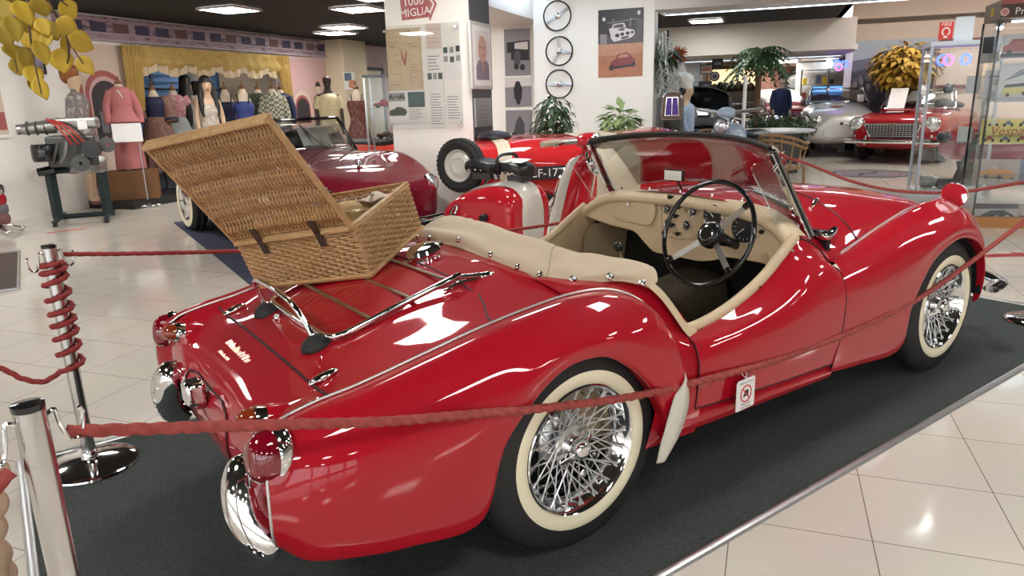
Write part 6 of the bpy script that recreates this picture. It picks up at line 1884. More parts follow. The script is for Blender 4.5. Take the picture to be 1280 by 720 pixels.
# ---- partition: three steering wheels, photographs
WU = 7.32
def wall_wheel(px, py, rpx, kind, label):
    P = onu(px, py, WU-.03); r = rpx/CAM_F*((P-CAM_C).dot(_f))
    t = thing('steering_wheel', label, 'steering wheel', P, 0, 'steering wheels hung on the partition wall')
    M = wall_frame(Vector((0, 0, 0)), UU)
    mb().tube([M @ Vector((r*math.cos(a), r*math.sin(a), .02)) for a in np.linspace(0, 2*PI, 56, endpoint=False)], .010, 8, closed=True).build('rim', 'black_gloss', t)
    angs = {0: (32, 212), 1: (95, -8, 238), 2: (0, 180)}[kind]
    for a in angs:
        a = R(a); d = Vector((math.cos(a), math.sin(a), 0)); e = Vector((-d.y, d.x, 0))
        q = mb(); q.M = M
        for k in (-1, 0, 1): q.tube([d*.02+e*.012*k+Vector((0, 0, .012)), d*(r-.005)+e*.012*k+Vector((0, 0, .02))], .006, 6)
        q.build('spoke', 'alu', t)
    mb().lathe([(0, .035), (.02, .034), (.035, .026), (.04, .012), (.04, -.028)], 24, M).build('hub', 'steel', t)
    return t
wall_wheel(697, 20, 17.5, 0, 'two-spoke steering wheel with tilted spokes, top one on the partition wall')
wall_wheel(699.5, 64, 17, 1, 'three-spoke steering wheel, middle one on the partition wall')
wall_wheel(699.5, 105, 17, 2, 'steering wheel with level spokes, lowest one above the dark leafy plant')
def picture(name, label, a, c, val, base, shapes, plane='u', group=None, t=.008):
    M, w, h = quad(a, c, plane, val)
    o = thing(name, label, 'photograph', (0, 0, 0), 0, group)
    panel('sheet', M, w, h, t, base, o)
    for k, (nm, m, poly) in enumerate(shapes):
        shape(o, M, nm, m, [(x*w-w/2, y*h-h/2) for x, y in poly], t, t+.001+.0004*k)
    return o
def oval(cx, cy, rx, ry, n=14): return [(cx+rx*math.cos(a), cy+ry*math.sin(a)) for a in np.linspace(0, 2*PI, n, endpoint=False)]
mat('bw_black', (.022, .020, .026), .45); mat('bw_dark', (.07, .065, .075), .45); mat('bw_mid', (.24, .22, .24), .45); mat('bw_light', (.62, .58, .58), .45); mat('sand', (.46, .20, .11), .5, noise=(7, (.36, .13, .07), .3)); mat('sand_light', (.55, .30, .20), .5, noise=(9, (.40, .18, .11), .3)); mat('photo_red', (.20, .02, .03), .4)
WV = WU-.002
picture('photograph', 'black and white photograph of two men beside a white rally car', (748, 13), (804, 53), WV, 'bw_black',
        [('ground', 'bw_dark', [(0, 0), (1, 0), (1, .22), (0, .25)]), ('fence', 'bw_mid', [(.2, .60), (.85, .68), (.85, .70), (.2, .62)]), ('fence', 'bw_mid', [(.3, .5), (.32, .5), (.36, .72), (.34, .72)]), ('fence', 'bw_mid', [(.7, .5), (.72, .5), (.74, .74), (.72, .74)]),
         ('car_body', 'bw_light', [(.24, .45), (.30, .14), (.36, .06), (.74, .16), (.82, .26), (.80, .38), (.58, .45), (.5, .50)]), ('car_roof', 'bw_light', [(.30, .46), (.36, .58), (.58, .60), (.62, .46)]), ('windscreen', 'bw_dark', [(.33, .46), (.38, .55), (.55, .57), (.58, .46)]), ('bonnet_stripe', 'bw_dark', [(.42, .40), (.52, .45), (.60, .44), (.56, .36)]),
         ('headlamp', 'bw_black', oval(.43, .24, .05, .055)), ('headlamp', 'bw_black', oval(.54, .27, .045, .05)), ('headlamp', 'bw_black', oval(.66, .29, .045, .05)), ('headlamp', 'bw_black', oval(.76, .31, .03, .045)), ('number_plate', 'bw_black', [(.52, .12), (.68, .17), (.68, .22), (.52, .18)]),
         ('man_coat', 'bw_black', [(.03, .30), (.20, .28), (.22, .55), (.16, .66), (.08, .66), (.03, .5)]), ('man_trousers', 'bw_mid', [(.05, .0), (.2, .0), (.2, .29), (.05, .3)]), ('man_head', 'bw_light', oval(.13, .73, .035, .06)), ('man_coat', 'bw_dark', [(.84, .05), (.99, .05), (.98, .68), (.86, .72)]), ('man_head', 'bw_light', oval(.90, .86, .035, .065))])
picture('photograph', 'colour photograph of a small red car on a sandy road, on the partition wall', (748, 55), (803, 95), WV, 'sand',
        [('verge', 'sand_light', [(0, .62), (1, .70), (1, 1), (0, 1)]), ('car_shadow', 'bw_black', [(.26, .22), (.80, .30), (.84, .44), (.30, .36)]), ('car_body', 'photo_red', [(.28, .38), (.32, .30), (.82, .38), (.84, .50), (.76, .58), (.40, .54), (.30, .46)]), ('car_roof', 'photo_red', [(.40, .54), (.44, .66), (.66, .72), (.76, .58)]), ('rear_window', 'sand_light', [(.45, .56), (.48, .64), (.64, .68), (.70, .58)]), ('wheel', 'bw_black', oval(.30, .28, .05, .09)), ('wheel', 'bw_black', oval(.80, .36, .045, .09))])
BWU = 7.90-.002
for k, (a, c, lb, sh_) in enumerate((((630, 37), (664, 94), 'tall black and white photograph of motorcycle riders, top of three on the wall', [('hill', 'bw_mid', [(.0, .72), (1, .80), (1, 1), (0, 1)]), ('house', 'bw_black', [(.1, .35), (.95, .32), (.95, .75), (.1, .72)]), ('window', 'bw_light', [(.4, .58), (.9, .55), (.9, .72), (.4, .7)]), ('rider', 'bw_dark', [(.35, .25), (.6, .25), (.62, .48), (.5, .56), (.38, .48)]), ('rider', 'bw_mid', [(.08, .2), (.25, .2), (.25, .5), (.1, .5)]), ('motorcycle', 'bw_black', oval(.45, .2, .1, .07)), ('motorcycle', 'bw_black', oval(.68, .18, .1, .07))]),
                                     ((631, 97), (665, 133), 'black and white photograph of a lone motorcyclist facing forward, middle of three', [('road', 'bw_mid', [(0, 0), (1, 0), (1, .7), (0, .66)]), ('rider', 'bw_black', [(.36, .25), (.62, .25), (.66, .6), (.55, .86), (.42, .86), (.33, .6)]), ('motorcycle', 'bw_black', oval(.50, .26, .09, .2))]),
                                     ((632, 138), (666, 182), 'black and white photograph of a parked motorcycle, lowest of three behind the dark leafy plant', [('ground', 'bw_light', [(0, 0), (1, 0), (1, .35), (0, .35)]), ('motorcycle', 'bw_dark', [(.25, .2), (.7, .15), (.72, .6), (.55, .85), (.4, .7)]), ('wheel', 'bw_black', oval(.32, .25, .12, .14)), ('wheel', 'bw_black', oval(.64, .22, .12, .14))]))):
    picture('photograph', lb, a, c, BWU, 'bw_mid' if k != 1 else 'bw_light', sh_)

# ---- plants in front of the partition
mat('leaf_dark', (.020, .045, .018), .45, noise=(12, (.05, .085, .035), .25)); mat('leaf_pale', (.17, .27, .09), .45, noise=(10, (.34, .42, .22), .25)); mat('trunk', (.12, .075, .04), .8); mat('pot_brown', (.14, .07, .04), .6)
def foliage(parent, m, cen, rad, n, L, W, seed, droop=.6, name='leaves', shell=.5):
    b = mb(); rr = random.Random(seed)
    for k in range(n):
        a = rr.uniform(0, 2*PI); z = rr.uniform(-1, 1); rr_ = math.sqrt(1-z*z); q = rr.uniform(shell, 1)
        d = Vector((rr_*math.cos(a), rr_*math.sin(a), z))
        P = Vector(cen)+Vector((d.x*rad[0]*q, d.y*rad[1]*q, d.z*rad[2]*q))
        dv = Vector((d.x, d.y, d.z*.5-droop)).normalized()+Vector((rr.uniform(-.4, .4), rr.uniform(-.4, .4), rr.uniform(-.4, .4)))
        nv = Vector((d.x*.6, d.y*.6, .8+rr.uniform(-.5, .5)))
        s_ = rr.uniform(.7, 1.25)
        d2 = dv.normalized(); n2 = (nv-d2*nv.dot(d2)).normalized(); sd = d2.cross(n2)
        l, w = L*s_, W*s_
        vs = [P, P+d2*l*.35+sd*w-n2*l*.02, P+d2*l*.4-n2*l*.08, P+d2*l*.35-sd*w-n2*l*.02, P+d2*l*.75+sd*w*.6-n2*l*.16, P+d2*l*.75-n2*l*.2, P+d2*l*.75-sd*w*.6-n2*l*.16, P+d2*l-n2*l*.34]
        b.add(vs, [(0, 1, 2), (0, 2, 3), (1, 4, 5, 2), (2, 5, 6, 3), (4, 7, 5), (5, 7, 6)])
    return b.build(name, m, parent, smooth=True, angle=180)
def plant_pot(parent, r, h, m='pot_brown'):
    mb().lathe([(0, 0), (r*.75, 0), (r, h), (r*1.08, h), (r*1.08, h-.03), (r*.95, h-.03), (0, h-.05)], 28).build('pot', m, parent)
P = gd(690, 8.3); zt, zb = hp(690, 122, 8.3).z, hp(690, 182, 8.3).z
pl_ = thing('potted_ficus', 'dark green leafy ficus in a pot under the three steering wheels', 'plant', P)
plant_pot(pl_, .18, .34)
for k in range(5): mb().tube(spl([(.03*math.cos(k), .03*math.sin(k), .3), (.06*math.cos(k*2), .06*math.sin(k*2), .7), (.14*math.cos(k*1.3), .14*math.sin(k*1.3), zt-.18)], 12), .012, 6).build('stem', 'trunk', pl_)
foliage(pl_, 'leaf_dark', (0, 0, (zt+zb)/2-.06), (.25, .25, (zt-zb)/2+.12), 620, .095, .022, 3)
P = gd(775, 8.4); zt, zb = hp(775, 132, 8.4).z, hp(775, 172, 8.4).z
pl_ = thing('potted_pothos', 'pale green broad-leaved plant on a tall stand below the photographs', 'plant', P)
mb().lathe([(0, 0), (.14, 0), (.12, .05), (.10, .6), (.14, zb-.12), (.15, zb-.02), (.13, zb-.02), (0, zb-.04)], 24).build('stand', 'pot_brown', pl_)
foliage(pl_, 'leaf_pale', (0, 0, (zt+zb)/2-.02), (.20, .20, (zt-zb)/2+.02), 170, .13, .042, 5, droop=.35)
for k in range(8): mb().tube(spl([(0, 0, zb-.06), (.08*math.cos(k*.8), .08*math.sin(k*.8), (zt+zb)/2), (.2*math.cos(k*.8), .2*math.sin(k*.8), zt-.06-.02*k)], 10), .006, 5).build('stem', 'leaf_pale', pl_)

# ---- a builder for the cars farther off
def car_body(parent, name, m, secs, bumps=(), n=44, nu=70, angle=60, parts=None):
    """secs: (x, half width, bottom, shoulder, top, squareness); bumps: (x, y, height, sx, sy) raise wings and bonnet"""
    S = spl(secs, nu)
    G = []
    for x, w, zb, zs, zt, e in S:
        row = []
        for k in range(n):
            a = -PI/2+2*PI*k/n
            c_, s_ = math.cos(a), math.sin(a)
            y = w*math.copysign(abs(c_)**(2/e), c_)
            if s_ < 0: z = zs-(zs-zb)*abs(s_)**(2/(e+1.5))
            else: z = zs+(zt-zs)*abs(s_)**(2/2.6)
            if s_ > -.2:
                for bx_, by_, bh, sx_, sy_ in bumps:
                    z += bh*math.exp(-((x-bx_)/sx_)**2-((abs(y)-by_)/sy_)**2)*min(1, (s_+.2)/.5)
            row.append((x, y, z))
        G.append(row)
    q = mb(); q.grid(np.array(G), cv=True, flip=False)
    for k in (0, -1):
        e = [tuple(p) for p in G[k]]
        q.add(e, [tuple(range(len(e)))])
    return q.build(name, m, parent, angle=angle)
def car_wheel(parent, x, y, r, w=.16, rim='chrome', white=False):
    s = 1 if y > 0 else -1
    M = Matrix.Translation((x, y, r)) @ Matrix.Rotation(-s*PI/2, 4, 'X')
    t = mb().lathe([(r*.62, -w/2), (r*.9, -w/2), (r, -w*.3), (r, w*.3), (r*.9, w/2), (r*.62, w/2), (r*.6, 0)], 32, M).build('wheel', 'black_rubber', parent)
    mb().lathe([(0, w*.45), (r*.2, w*.46), (r*.3, w*.38), (r*.55, w*.36), (r*.63, w*.5), (r*.66, w*.48)], 28, M).build('hub_cap', rim, t)
    if white: mb().lathe([(r*.64, w*.505), (r*.86, w*.515)], 32, M).build('whitewall', 'whitewall', t)
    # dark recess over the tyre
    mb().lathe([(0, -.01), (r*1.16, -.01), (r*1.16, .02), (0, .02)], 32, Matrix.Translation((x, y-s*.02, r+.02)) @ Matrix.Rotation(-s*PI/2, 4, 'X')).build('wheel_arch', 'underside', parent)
    return t
def headlamp(parent, P, r, d=(1, 0, .05), rim='chrome'):
    M = Matrix.Translation(P) @ Vector(d).to_track_quat('Z', 'Y').to_matrix().to_4x4()
    h = mb().lathe([(0, r*.45), (r*.5, r*.38), (r*.85, r*.1), (r*.9, 0)], 24, M).build('headlight', mat('lamp_glass', (.70, .72, .74), .08, .6), parent)
    mb().lathe([(r*.86, r*.02), (r*.94, r*.16), (r*1.06, r*.05), (r*1.08, -r*.3), (r*.9, -r*.8)], 28, M).build('headlight_rim', rim, h)
    return h
def windscreen(parent, x0, z0, x1, z1, w0, w1, m='chrome', r=.014, glass='screen_glass', bow=.08):
    lo = [Vector((x0-bow*(t/w0)**2, t, z0)) for t in np.linspace(-w0, w0, 15)]
    hi = [Vector((x1-bow*(t/w1)**2, t, z1)) for t in np.linspace(-w1, w1, 15)]
    g = mb().grid(np.array([[tuple(a.lerp(c, k)) for k in np.linspace(0, 1, 5)] for a, c in zip(lo, hi)])).build('windscreen', glass, parent, solid=.004)
    mb().tube(lo+hi[::-1], r, 8, closed=True).build('windscreen_frame', m, g)
    return g

# ---- maroon car behind the hamper
mat('maroon', (.16, .006, .018), .5, coat=1.0, spec=.08)
mc_ = thing('maroon_car', 'maroon open car with a black-framed windscreen on the blue carpet behind the hamper', 'car', (1.22, 5.25, .008), R(-90+4))
car_body(mc_, 'body', 'maroon', [(1.95, .25, .38, .46, .56, 2.4), (1.88, .52, .25, .48, .66, 2.6), (1.6, .68, .20, .52, .76, 3.2), (1.1, .74, .19, .55, .83, 3.4), (.5, .75, .19, .56, .88, 3.4), (.2, .75, .19, .56, .88, 3.4), (-.5, .74, .19, .56, .80, 3.2), (-1.2, .74, .2, .55, .76, 3.2), (-1.75, .62, .25, .5, .68, 2.8), (-1.95, .3, .35, .46, .56, 2.4)],
         bumps=((1.25, .60, .10, .5, .16), (-1.2, .60, .08, .45, .16)))
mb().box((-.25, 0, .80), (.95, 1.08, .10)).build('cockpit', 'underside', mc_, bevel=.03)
for s in (-1, 1):
    car_wheel(mc_, 1.18, s*.66, .31, white=True); car_wheel(mc_, -1.18, s*.66, .31, white=True)
    headlamp(mc_, (1.80, s*.52, .60), .085)
windscreen(mc_, .42, .84, .16, 1.17, .60, .54, 'black_gloss', .016)
mb().lathe([(0, .05), (.012, .04), (.02, .0), (.03, -.01)], 16, Matrix.Translation((1.50, 0, .79))).build('bonnet_mascot', 'chrome', mc_)
mb().tube(spl([(1.95, -.62, .34), (2.03, -.3, .34), (2.04, 0, .34), (2.03, .3, .34), (1.95, .62, .34)], 20), .03, 10).build('bumper', 'chrome', mc_)
mb().box((.24, .20, .985), (.012, .30, .26), M=Matrix.Rotation(R(-38), 4, 'Y')).build('notice_card', 'paper', mc_, smooth=False)
mb().tube([(.34, .30, .85), (.22, .05, 1.12)], .008, 6).build('wiper', 'black_gloss', mc_)
for y in (-.3, .3): mb().ell((-.52, y, .88), (.12, .22, .17), 16, 10).build('seat', 'hair_black', mc_)
mb().ell((-1.0, 0, .86), (.34, .58, .13), 20, 10).build('folded_hood', 'hair_black', mc_)
# orange-red car half hidden by the pillar
P = gd(474, 10.0)
oc = thing('orange_red_car', 'low orange-red open car half hidden by the white pillar', 'car', P+Vector((.1, .75, 0)), face_cam(P)-PI/2+R(150))
mat('orange_red', (.52, .045, .025), .5, coat=1.0, spec=.08)
car_body(oc, 'body', 'orange_red', [(1.8, .25, .36, .42, .50, 2.4), (1.7, .52, .22, .45, .62, 2.8), (1.1, .68, .18, .5, .74, 3.2), (.2, .70, .18, .52, .78, 3.4), (-1.1, .70, .2, .52, .76, 3.2), (-1.65, .58, .25, .48, .70, 2.8), (-1.8, .35, .34, .48, .60, 2.4)], bumps=((1.1, .55, .06, .4, .15), (-1.15, .55, .06, .4, .15)))
for s in (-1, 1):
    car_wheel(oc, 1.1, s*.62, .28); car_wheel(oc, -1.1, s*.62, .28)
    for dy in (.40, .52): mb().lathe([(0, .03), (.03, .025), (.04, 0)], 16, Matrix.Translation((-1.72, s*dy, .55)) @ Matrix.Rotation(-PI/2, 4, 'Y')).build('tail_light', 'lens_red', oc)
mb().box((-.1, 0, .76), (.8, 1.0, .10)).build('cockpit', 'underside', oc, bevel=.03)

# ---- red racer with reflections painted as cream bands, seen over and through the windscreen
P = gd(775, 7.35)
rc = thing('red_racer', 'low red racing car with painted cream reflections and a rear number plate behind the windscreen', 'car', P, 0)
hd = math.atan2(_r.y, _r.x)                       # lies across the view, nose to the right
rc.rotation_euler = (0, 0, hd+R(2)); rc.location = P
mat('racer_red', (.52, .018, .022), .5, coat=1.0, spec=.08); mat('reflection_and_panel_cream', (.62, .54, .42), .4)
secs = [(1.50, .22, .36, .42, .50, 2.3), (1.42, .50, .24, .48, .64, 2.6), (1.1, .66, .18, .54, .80, 3.0), (.6, .72, .17, .60, .93, 3.2), (0, .72, .18, .62, .97, 3.2), (-.5, .72, .26, .64, .96, 3.2), (-.8, .71, .40, .66, .96, 3.0), (-1.2, .68, .46, .66, .95, 2.8), (-1.6, .58, .52, .66, .90, 2.6), (-1.72, .40, .56, .66, .82, 2.4)]
car_body(rc, 'body', 'racer_red', secs, bumps=((1.05, .56, .06, .4, .15), (-.95, .56, .05, .4, .15), (.35, 0, .05, .25, .2)))
S = spl(secs, 141)
def band(x0, x1, lean, m='reflection_and_panel_cream'):  # pale windscreen reflection laid over the body as a coloured strip
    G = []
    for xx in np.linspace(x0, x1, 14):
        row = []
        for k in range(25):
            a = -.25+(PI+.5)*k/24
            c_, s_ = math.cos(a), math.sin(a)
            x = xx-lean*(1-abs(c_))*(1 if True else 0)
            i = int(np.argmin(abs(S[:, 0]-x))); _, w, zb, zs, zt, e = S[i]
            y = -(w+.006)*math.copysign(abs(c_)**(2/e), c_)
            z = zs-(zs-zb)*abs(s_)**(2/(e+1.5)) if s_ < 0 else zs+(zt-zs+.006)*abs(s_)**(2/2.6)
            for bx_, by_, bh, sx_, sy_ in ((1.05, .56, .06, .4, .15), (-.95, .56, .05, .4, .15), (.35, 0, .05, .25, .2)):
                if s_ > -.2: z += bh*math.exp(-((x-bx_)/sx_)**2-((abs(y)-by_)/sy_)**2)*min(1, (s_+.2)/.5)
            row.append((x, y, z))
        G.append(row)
    return mb().grid(np.array(G)).build('painted_reflection', m, rc)
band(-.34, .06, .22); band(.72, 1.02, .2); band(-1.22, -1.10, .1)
for s in (-1, 1):
    car_wheel(rc, 1.0, s*.60, .29); car_wheel(rc, -.62, s*.56, .29)
    headlamp(rc, (1.40, s*.46, .66), .085, (1, s*.35, .1))
npl = mb().box((0, 0, 0), (.44, .015, .115)).build('number_plate', 'bw_black', rc, smooth=False)
npl.location = (-.80, -.735, .66); npl.rotation_euler = (0, R(-2), R(-3))
text('plate_characters', 'CF-177', .105, 'paper', npl, Matrix.Translation((0, -.0085, -.002)) @ SM, .0004)
mb().ell((-1.25, -.05, .96), (.17, .25, .06), 18, 8).build('head_fairing', 'bw_black', rc)

# ---- red and white scooter
mat('scooter_white', (.68, .66, .60), .3, coat=.5); mat('scooter_red', (.50, .012, .022), .5, coat=1.0, spec=.08); mat('seat_black', (.012, .012, .013), .4)
SP = gd(640, 5.60)
sc = thing('scooter', 'red and white motor scooter with a spare wheel on its tail standing behind the roadster', 'scooter', SP, math.atan2(_r.y, _r.x)-R(38)); sc.scale = (1.06, 1.06, 1.06)
def scz(py): return hp(640, py, 5.75).z
# tail body with red side panels
tb = [(-.52, .12, .30, .36, .44, 2.4), (-.48, .17, .24, .36, .52, 2.6), (-.30, .20, .20, .38, .61, 2.8), (-.05, .20, .18, .40, .66, 2.8), (.10, .18, .18, .42, .655, 2.8), (.175, .12, .18, .40, .58, 2.6), (.19, .10, .2, .38, .5, 2.4)]
car_body(sc, 'tail_body', 'scooter_white', tb, nu=40, n=32)
for s in (-1, 1):
    sp_side = car_body(sc, 'side_panel', 'scooter_red', [(-.54, .06, .30, .36, .42, 2.4), (-.49, .09, .24, .36, .49, 2.6), (-.30, .115, .20, .38, .585, 2.8), (-.08, .125, .18, .40, .63, 2.8), (.08, .115, .18, .40, .62, 3.0), (.15, .09, .2, .40, .56, 3.0), (.165, .05, .24, .4, .5, 2.6)], nu=40, n=32)
    sp_side.location = (0, s*.135, 0)
    for k in range(4): mb().box((.04, s*.262, .245+.028*k), (.10, .012, .010)).build('vent_slat', 'chrome', sp_side, smooth=False).location = (0, -s*.135, 0)
    lo_ = mb().tube(spl([(-.44, s*.235, .40), (-.40, s*.245, .46), (-.35, s*.25, .48), (-.38, s*.25, .42)], 16, closed=True), .008, 6, closed=True).build('panel_badge', 'chrome', sp_side); lo_.location = (0, -s*.135, 0)
    r_ = mb().tube([(-.34, s*.265, .235), (.0, s*.268, .235)], .008, 6).build('trim_bar', 'chrome', sp_side); r_.location = (0, -s*.135, 0)
# floor board, leg shield, column
mb().box((.40, 0, .185), (.46, .36, .05)).build('floor_board', 'scooter_white', sc, bevel=.015)
for y in (-.13, -.05, .05, .13): mb().box((.40, y, .214), (.44, .02, .01)).build('floor_strip', 'black_rubber', sc, smooth=False)
mb().box((-.05, 0, .16), (1.3, .30, .05)).build('frame_rail', 'scooter_white', sc, bevel=.015)
G = []
for z, x, w in ((.20, .56, .17), (.32, .62, .20), (.50, .685, .235), (.68, .735, .235), (.80, .765, .20), (.86, .775, .12)):
    G.append([(x+.05*(y/w)**2*-1, y, z-.03*(abs(y)/w)**3) for y in np.linspace(-w, w, 15)])
G = np.array([spl([g[k] for g in G], 24) for k in range(15)])
mb().grid(G).build('leg_shield', 'scooter_white', sc, solid=.012)
mb().tube([tuple(v) for v in list(G[0])+[G[k][-1] for k in range(1, 14)]+list(G[-1])[::-1]], .008, 6).build('shield_trim', 'chrome', sc)
mb().grid(G[2:13, 2:]*np.array([1, .92, 1])+np.array([.016, 0, 0])).build('shield_front', 'scooter_red', sc, solid=.01)
mb().tube(spl([(.70, 0, .44), (.75, 0, .70), (.80, 0, .90)], 14), [.075]*4+[.065]*5+[.05]*5, 14).build('steering_column', 'scooter_red', sc)
hb_ = mb().ell((.79, 0, .955), (.085, .12, .055), 20, 12).build('handlebar_shell', 'scooter_red', sc)
for s in (-1, 1):
    mb().tube([(.77, s*.08, .955), (.70, s*.27, .955)], .018, 10).build('handlebar', 'alloy', hb_)
    mb().tube([(.71, s*.24, .955), (.665, s*.37, .952)], .021, 10).build('grip', mat('grip_beige', (.45, .38, .28), .6), hb_)
    mb().tube([(.74, s*.22, .95), (.76, s*.36, .94)], .007, 6).build('lever', 'chrome', hb_)
headlamp(sc, (.85, 0, .80), .07, (1, 0, 0))
headlamp(sc, (.86, 0, .955), .045, (1, 0, 0))
# front mudguard and wheels
M = Matrix.Translation((.90, 0, .22)) @ Matrix.Rotation(PI/2, 4, 'X')
a = np.linspace(R(10), R(175), 24)
G = [[(.90+(.245-.02*abs(v)**2)*math.cos(t), .085*v, .22+(.245-.03*v*v)*math.sin(t)) for v in np.linspace(-1, 1, 11)] for t in a]
mb().grid(np.array(G)).build('front_mudguard', 'scooter_white', sc, solid=.006)
def small_wheel(parent, M, r=.205, rim='scooter_white'):
    w = mb().lathe([(r*.58, -.04), (r*.85, -.05), (r, -.03), (r*1.01, 0), (r, .03), (r*.85, .05), (r*.58, .04)], 40, M).build('wheel', 'black_rubber', parent)
    q = mb(); 
    for k in range(36):
        a = 2*PI*k/36; q.M = M @ Matrix.Rotation(a, 4, 'Z'); q.box((r*.975, 0, 0), (.014, .012, .075))
    q.build('tread', 'black_rubber', w, smooth=False)
    mb().lathe([(0, .02), (r*.25, .022), (r*.30, .036), (r*.40, .030), (r*.50, .015), (r*.60, .045), (r*.62, .035), (r*.58, -.03), (0, -.03)], 32, M).build('rim', rim, w)
    return w
small_wheel(sc, Matrix.Translation((.90, 0, .205)) @ Matrix.Rotation(PI/2, 4, 'X'))
small_wheel(sc, Matrix.Translation((-.28, 0, .205)) @ Matrix.Rotation(PI/2, 4, 'X'))
sw_ = small_wheel(sc, Matrix.Translation((-.50, -.02, .755)) @ Matrix.Rotation(R(8), 4, 'Z') @ Matrix.Rotation(PI/2, 4, 'X'))
lab(sw_, 'spare wheel with a chunky black tyre and white rim on the tail')
mb().tube([(-.42, 0, .50), (-.44, 0, .62), (-.46, -.0, .74)], .022, 8).build('spare_carrier', 'scooter_white', sc)
mb().tube([(-.46, .06, .48), (-.30, .08, .66)], .012, 8).build('carrier_stay', 'alloy', sc)
# two saddles
def saddle(x0, x1, z, w, name):
    G = []
    for t in np.linspace(0, 1, 12):
        x = x0+(x1-x0)*t; hw = w*(.75+.25*math.sin(PI*t)) if 0 < t < 1 else w*.4
        zt = z+.02*math.sin(PI*t*1.2)
        G.append([(x, hw*c_, zt+(.05 if s_ > 0 else .035)*s_) for c_, s_ in [(math.copysign(abs(math.cos(a))**.6, math.cos(a)), math.copysign(abs(math.sin(a))**.7, math.sin(a))) for a in np.linspace(0, 2*PI, 18, endpoint=False)]])
    q = mb().grid(np.array(G), cv=True); q.add([tuple(v) for v in G[0]], [tuple(range(18))]); q.add([tuple(v) for v in G[-1]], [tuple(range(18))[::-1]])
    o = q.build(name, 'seat_black', sc)
    for k in range(3):
        for s in (-1, 1): mb().ell((x0+(x1-x0)*(.3+.2*k), s*(w+.002), z-.008), (.008, .004, .008), 8, 6).build('seat_stud', 'chrome', o)
    mb().box(((x0+x1)/2, 0, z-.06), ((x1-x0)*.6, .10, .05)).build('seat_base', 'alloy_dark', o, smooth=False)
    return o
saddle(-.42, -.13, .745, .12, 'pillion_seat'); saddle(-.07, .15, .735, .13, 'saddle')
mb().tube(spl([(-.06, -.11, .74), (-.06, -.11, .83), (-.06, 0, .85), (-.06, .11, .83), (-.06, .11, .74)], 18), .012, 8).build('grab_handle', 'seat_black', sc)
mb().tube([(.02, 0, .69), (.02, 0, .74)], .03, 8).build('seat_post', 'alloy', sc)
mb().tube([(-.16, 0, .66), (-.20, 0, .76)], .025, 8).build('seat_post', 'alloy', sc)
tag(mb().box((0, 0, 0), (.20, .13, .004)).build('paper_slip', 'paper', smooth=False), 'white paper slip lying on the black scooter saddle', 'paper').matrix_world = Matrix.LocRotScale(sc.location, sc.rotation_euler, sc.scale) @ Matrix.Translation((.03, -.02, .806)) @ Matrix.Rotation(R(8), 4, 'X')
mb().tube([(-.08, -.27, .20), (-.075, -.28, .41)], .010, 8).build('kick_lever', 'chrome', sc)
mb().tube([(-.075, -.30, .41), (-.075, -.25, .42)], .028, 10).build('kick_pedal', 'black_rubber', sc)
mb().lathe([(0, .04), (.03, .03), (.04, 0)], 18, Matrix.Translation((-.53, 0, .40)) @ Matrix.Rotation(-PI/2, 4, 'Y')).build('tail_light', 'lens_red', sc)
mb().tube([(.05, -.1, .15), (-.02, -.2, .0)], .012, 6).build('side_stand', 'alloy', sc)

for o in [q for q in bpy.data.objects if q.parent == sc]:      # the front end sits closer to the saddle
    nm = o.name.split('.')[0]
    if nm in ('leg_shield', 'shield_trim', 'shield_front', 'steering_column', 'handlebar_shell', 'headlight', 'front_mudguard', 'floor_board', 'floor_strip') or (nm == 'wheel' and max(v.co.x for v in o.data.vertices) > .8):
        o.location.x -= .15
# ================================================================== right: far rooms, parked cars, yellow tree, glass cases
mat('silver_paint', (.50, .49, .46), .3, .5, coat=.6); mat('cab_red', (.30, .008, .014), .5, coat=1.0, spec=.08); mat('black_paint', (.010, .010, .011), .15, coat=1.0)
mat('grille_dark', (.06, .065, .07), .4, .6); mat('pale_blue', (.42, .52, .66), .3, coat=.6); mat('rattan', (.34, .20, .09), .55); mat('marble_top', (.62, .60, .58), .3)
mat('neon_blue', (.02, .03, .3), .4, emis=(.05, .10, 1.0), es=3.0); mat('neon_pink', (.3, .03, .2), .4, emis=(1.0, .15, .7), es=1.6); mat('screen_blue', (.08, .25, .6), .3, emis=(.12, .38, .95), es=.9); mat('spot_white', (.9, .95, 1), .3, emis=(.75, .88, 1.0), es=12)
mat('led_cool', (.9, .95, 1), .4, emis=(.62, .80, 1.0), es=7.0)
mat('warm_lit', (.70, .55, .36), .6)

def led(u0, u1, v0, v1, z, label):
    t = thing('led_strip', label, 'light strip', (0, 0, 0))
    slab(u0, u1, v0, v1, z, z+.02, 'diffuser', 'led_cool', t)
    w = .012
    if abs(u1-u0) < abs(v1-v0):
        slab(u0-w, u0, v0, v1, z-.003, z+.02, 'channel', 'lamp_frame', t); slab(u1, u1+w, v0, v1, z-.003, z+.02, 'channel', 'lamp_frame', t)
    else:
        slab(u0, u1, v0-w, v0, z-.003, z+.02, 'channel', 'lamp_frame', t); slab(u0, u1, v1, v1+w, z-.003, z+.02, 'channel', 'lamp_frame', t)
led(7.72, 7.82, -7, .40, 2.31, 'cool white light strip under the white beam at the upper right')
led(5.2, 7.2, 1.90, 1.98, 2.59, 'cool white light strip above the partition, just over the top edge')
led(6.55, 6.65, .5, 1.8, 2.59, 'cool white light strip before the wheel-hung partition, over the top edge')
led(15.6, 15.7, -2.3, 1.4, 2.03, 'cool white light strip under the soffit of the far room')

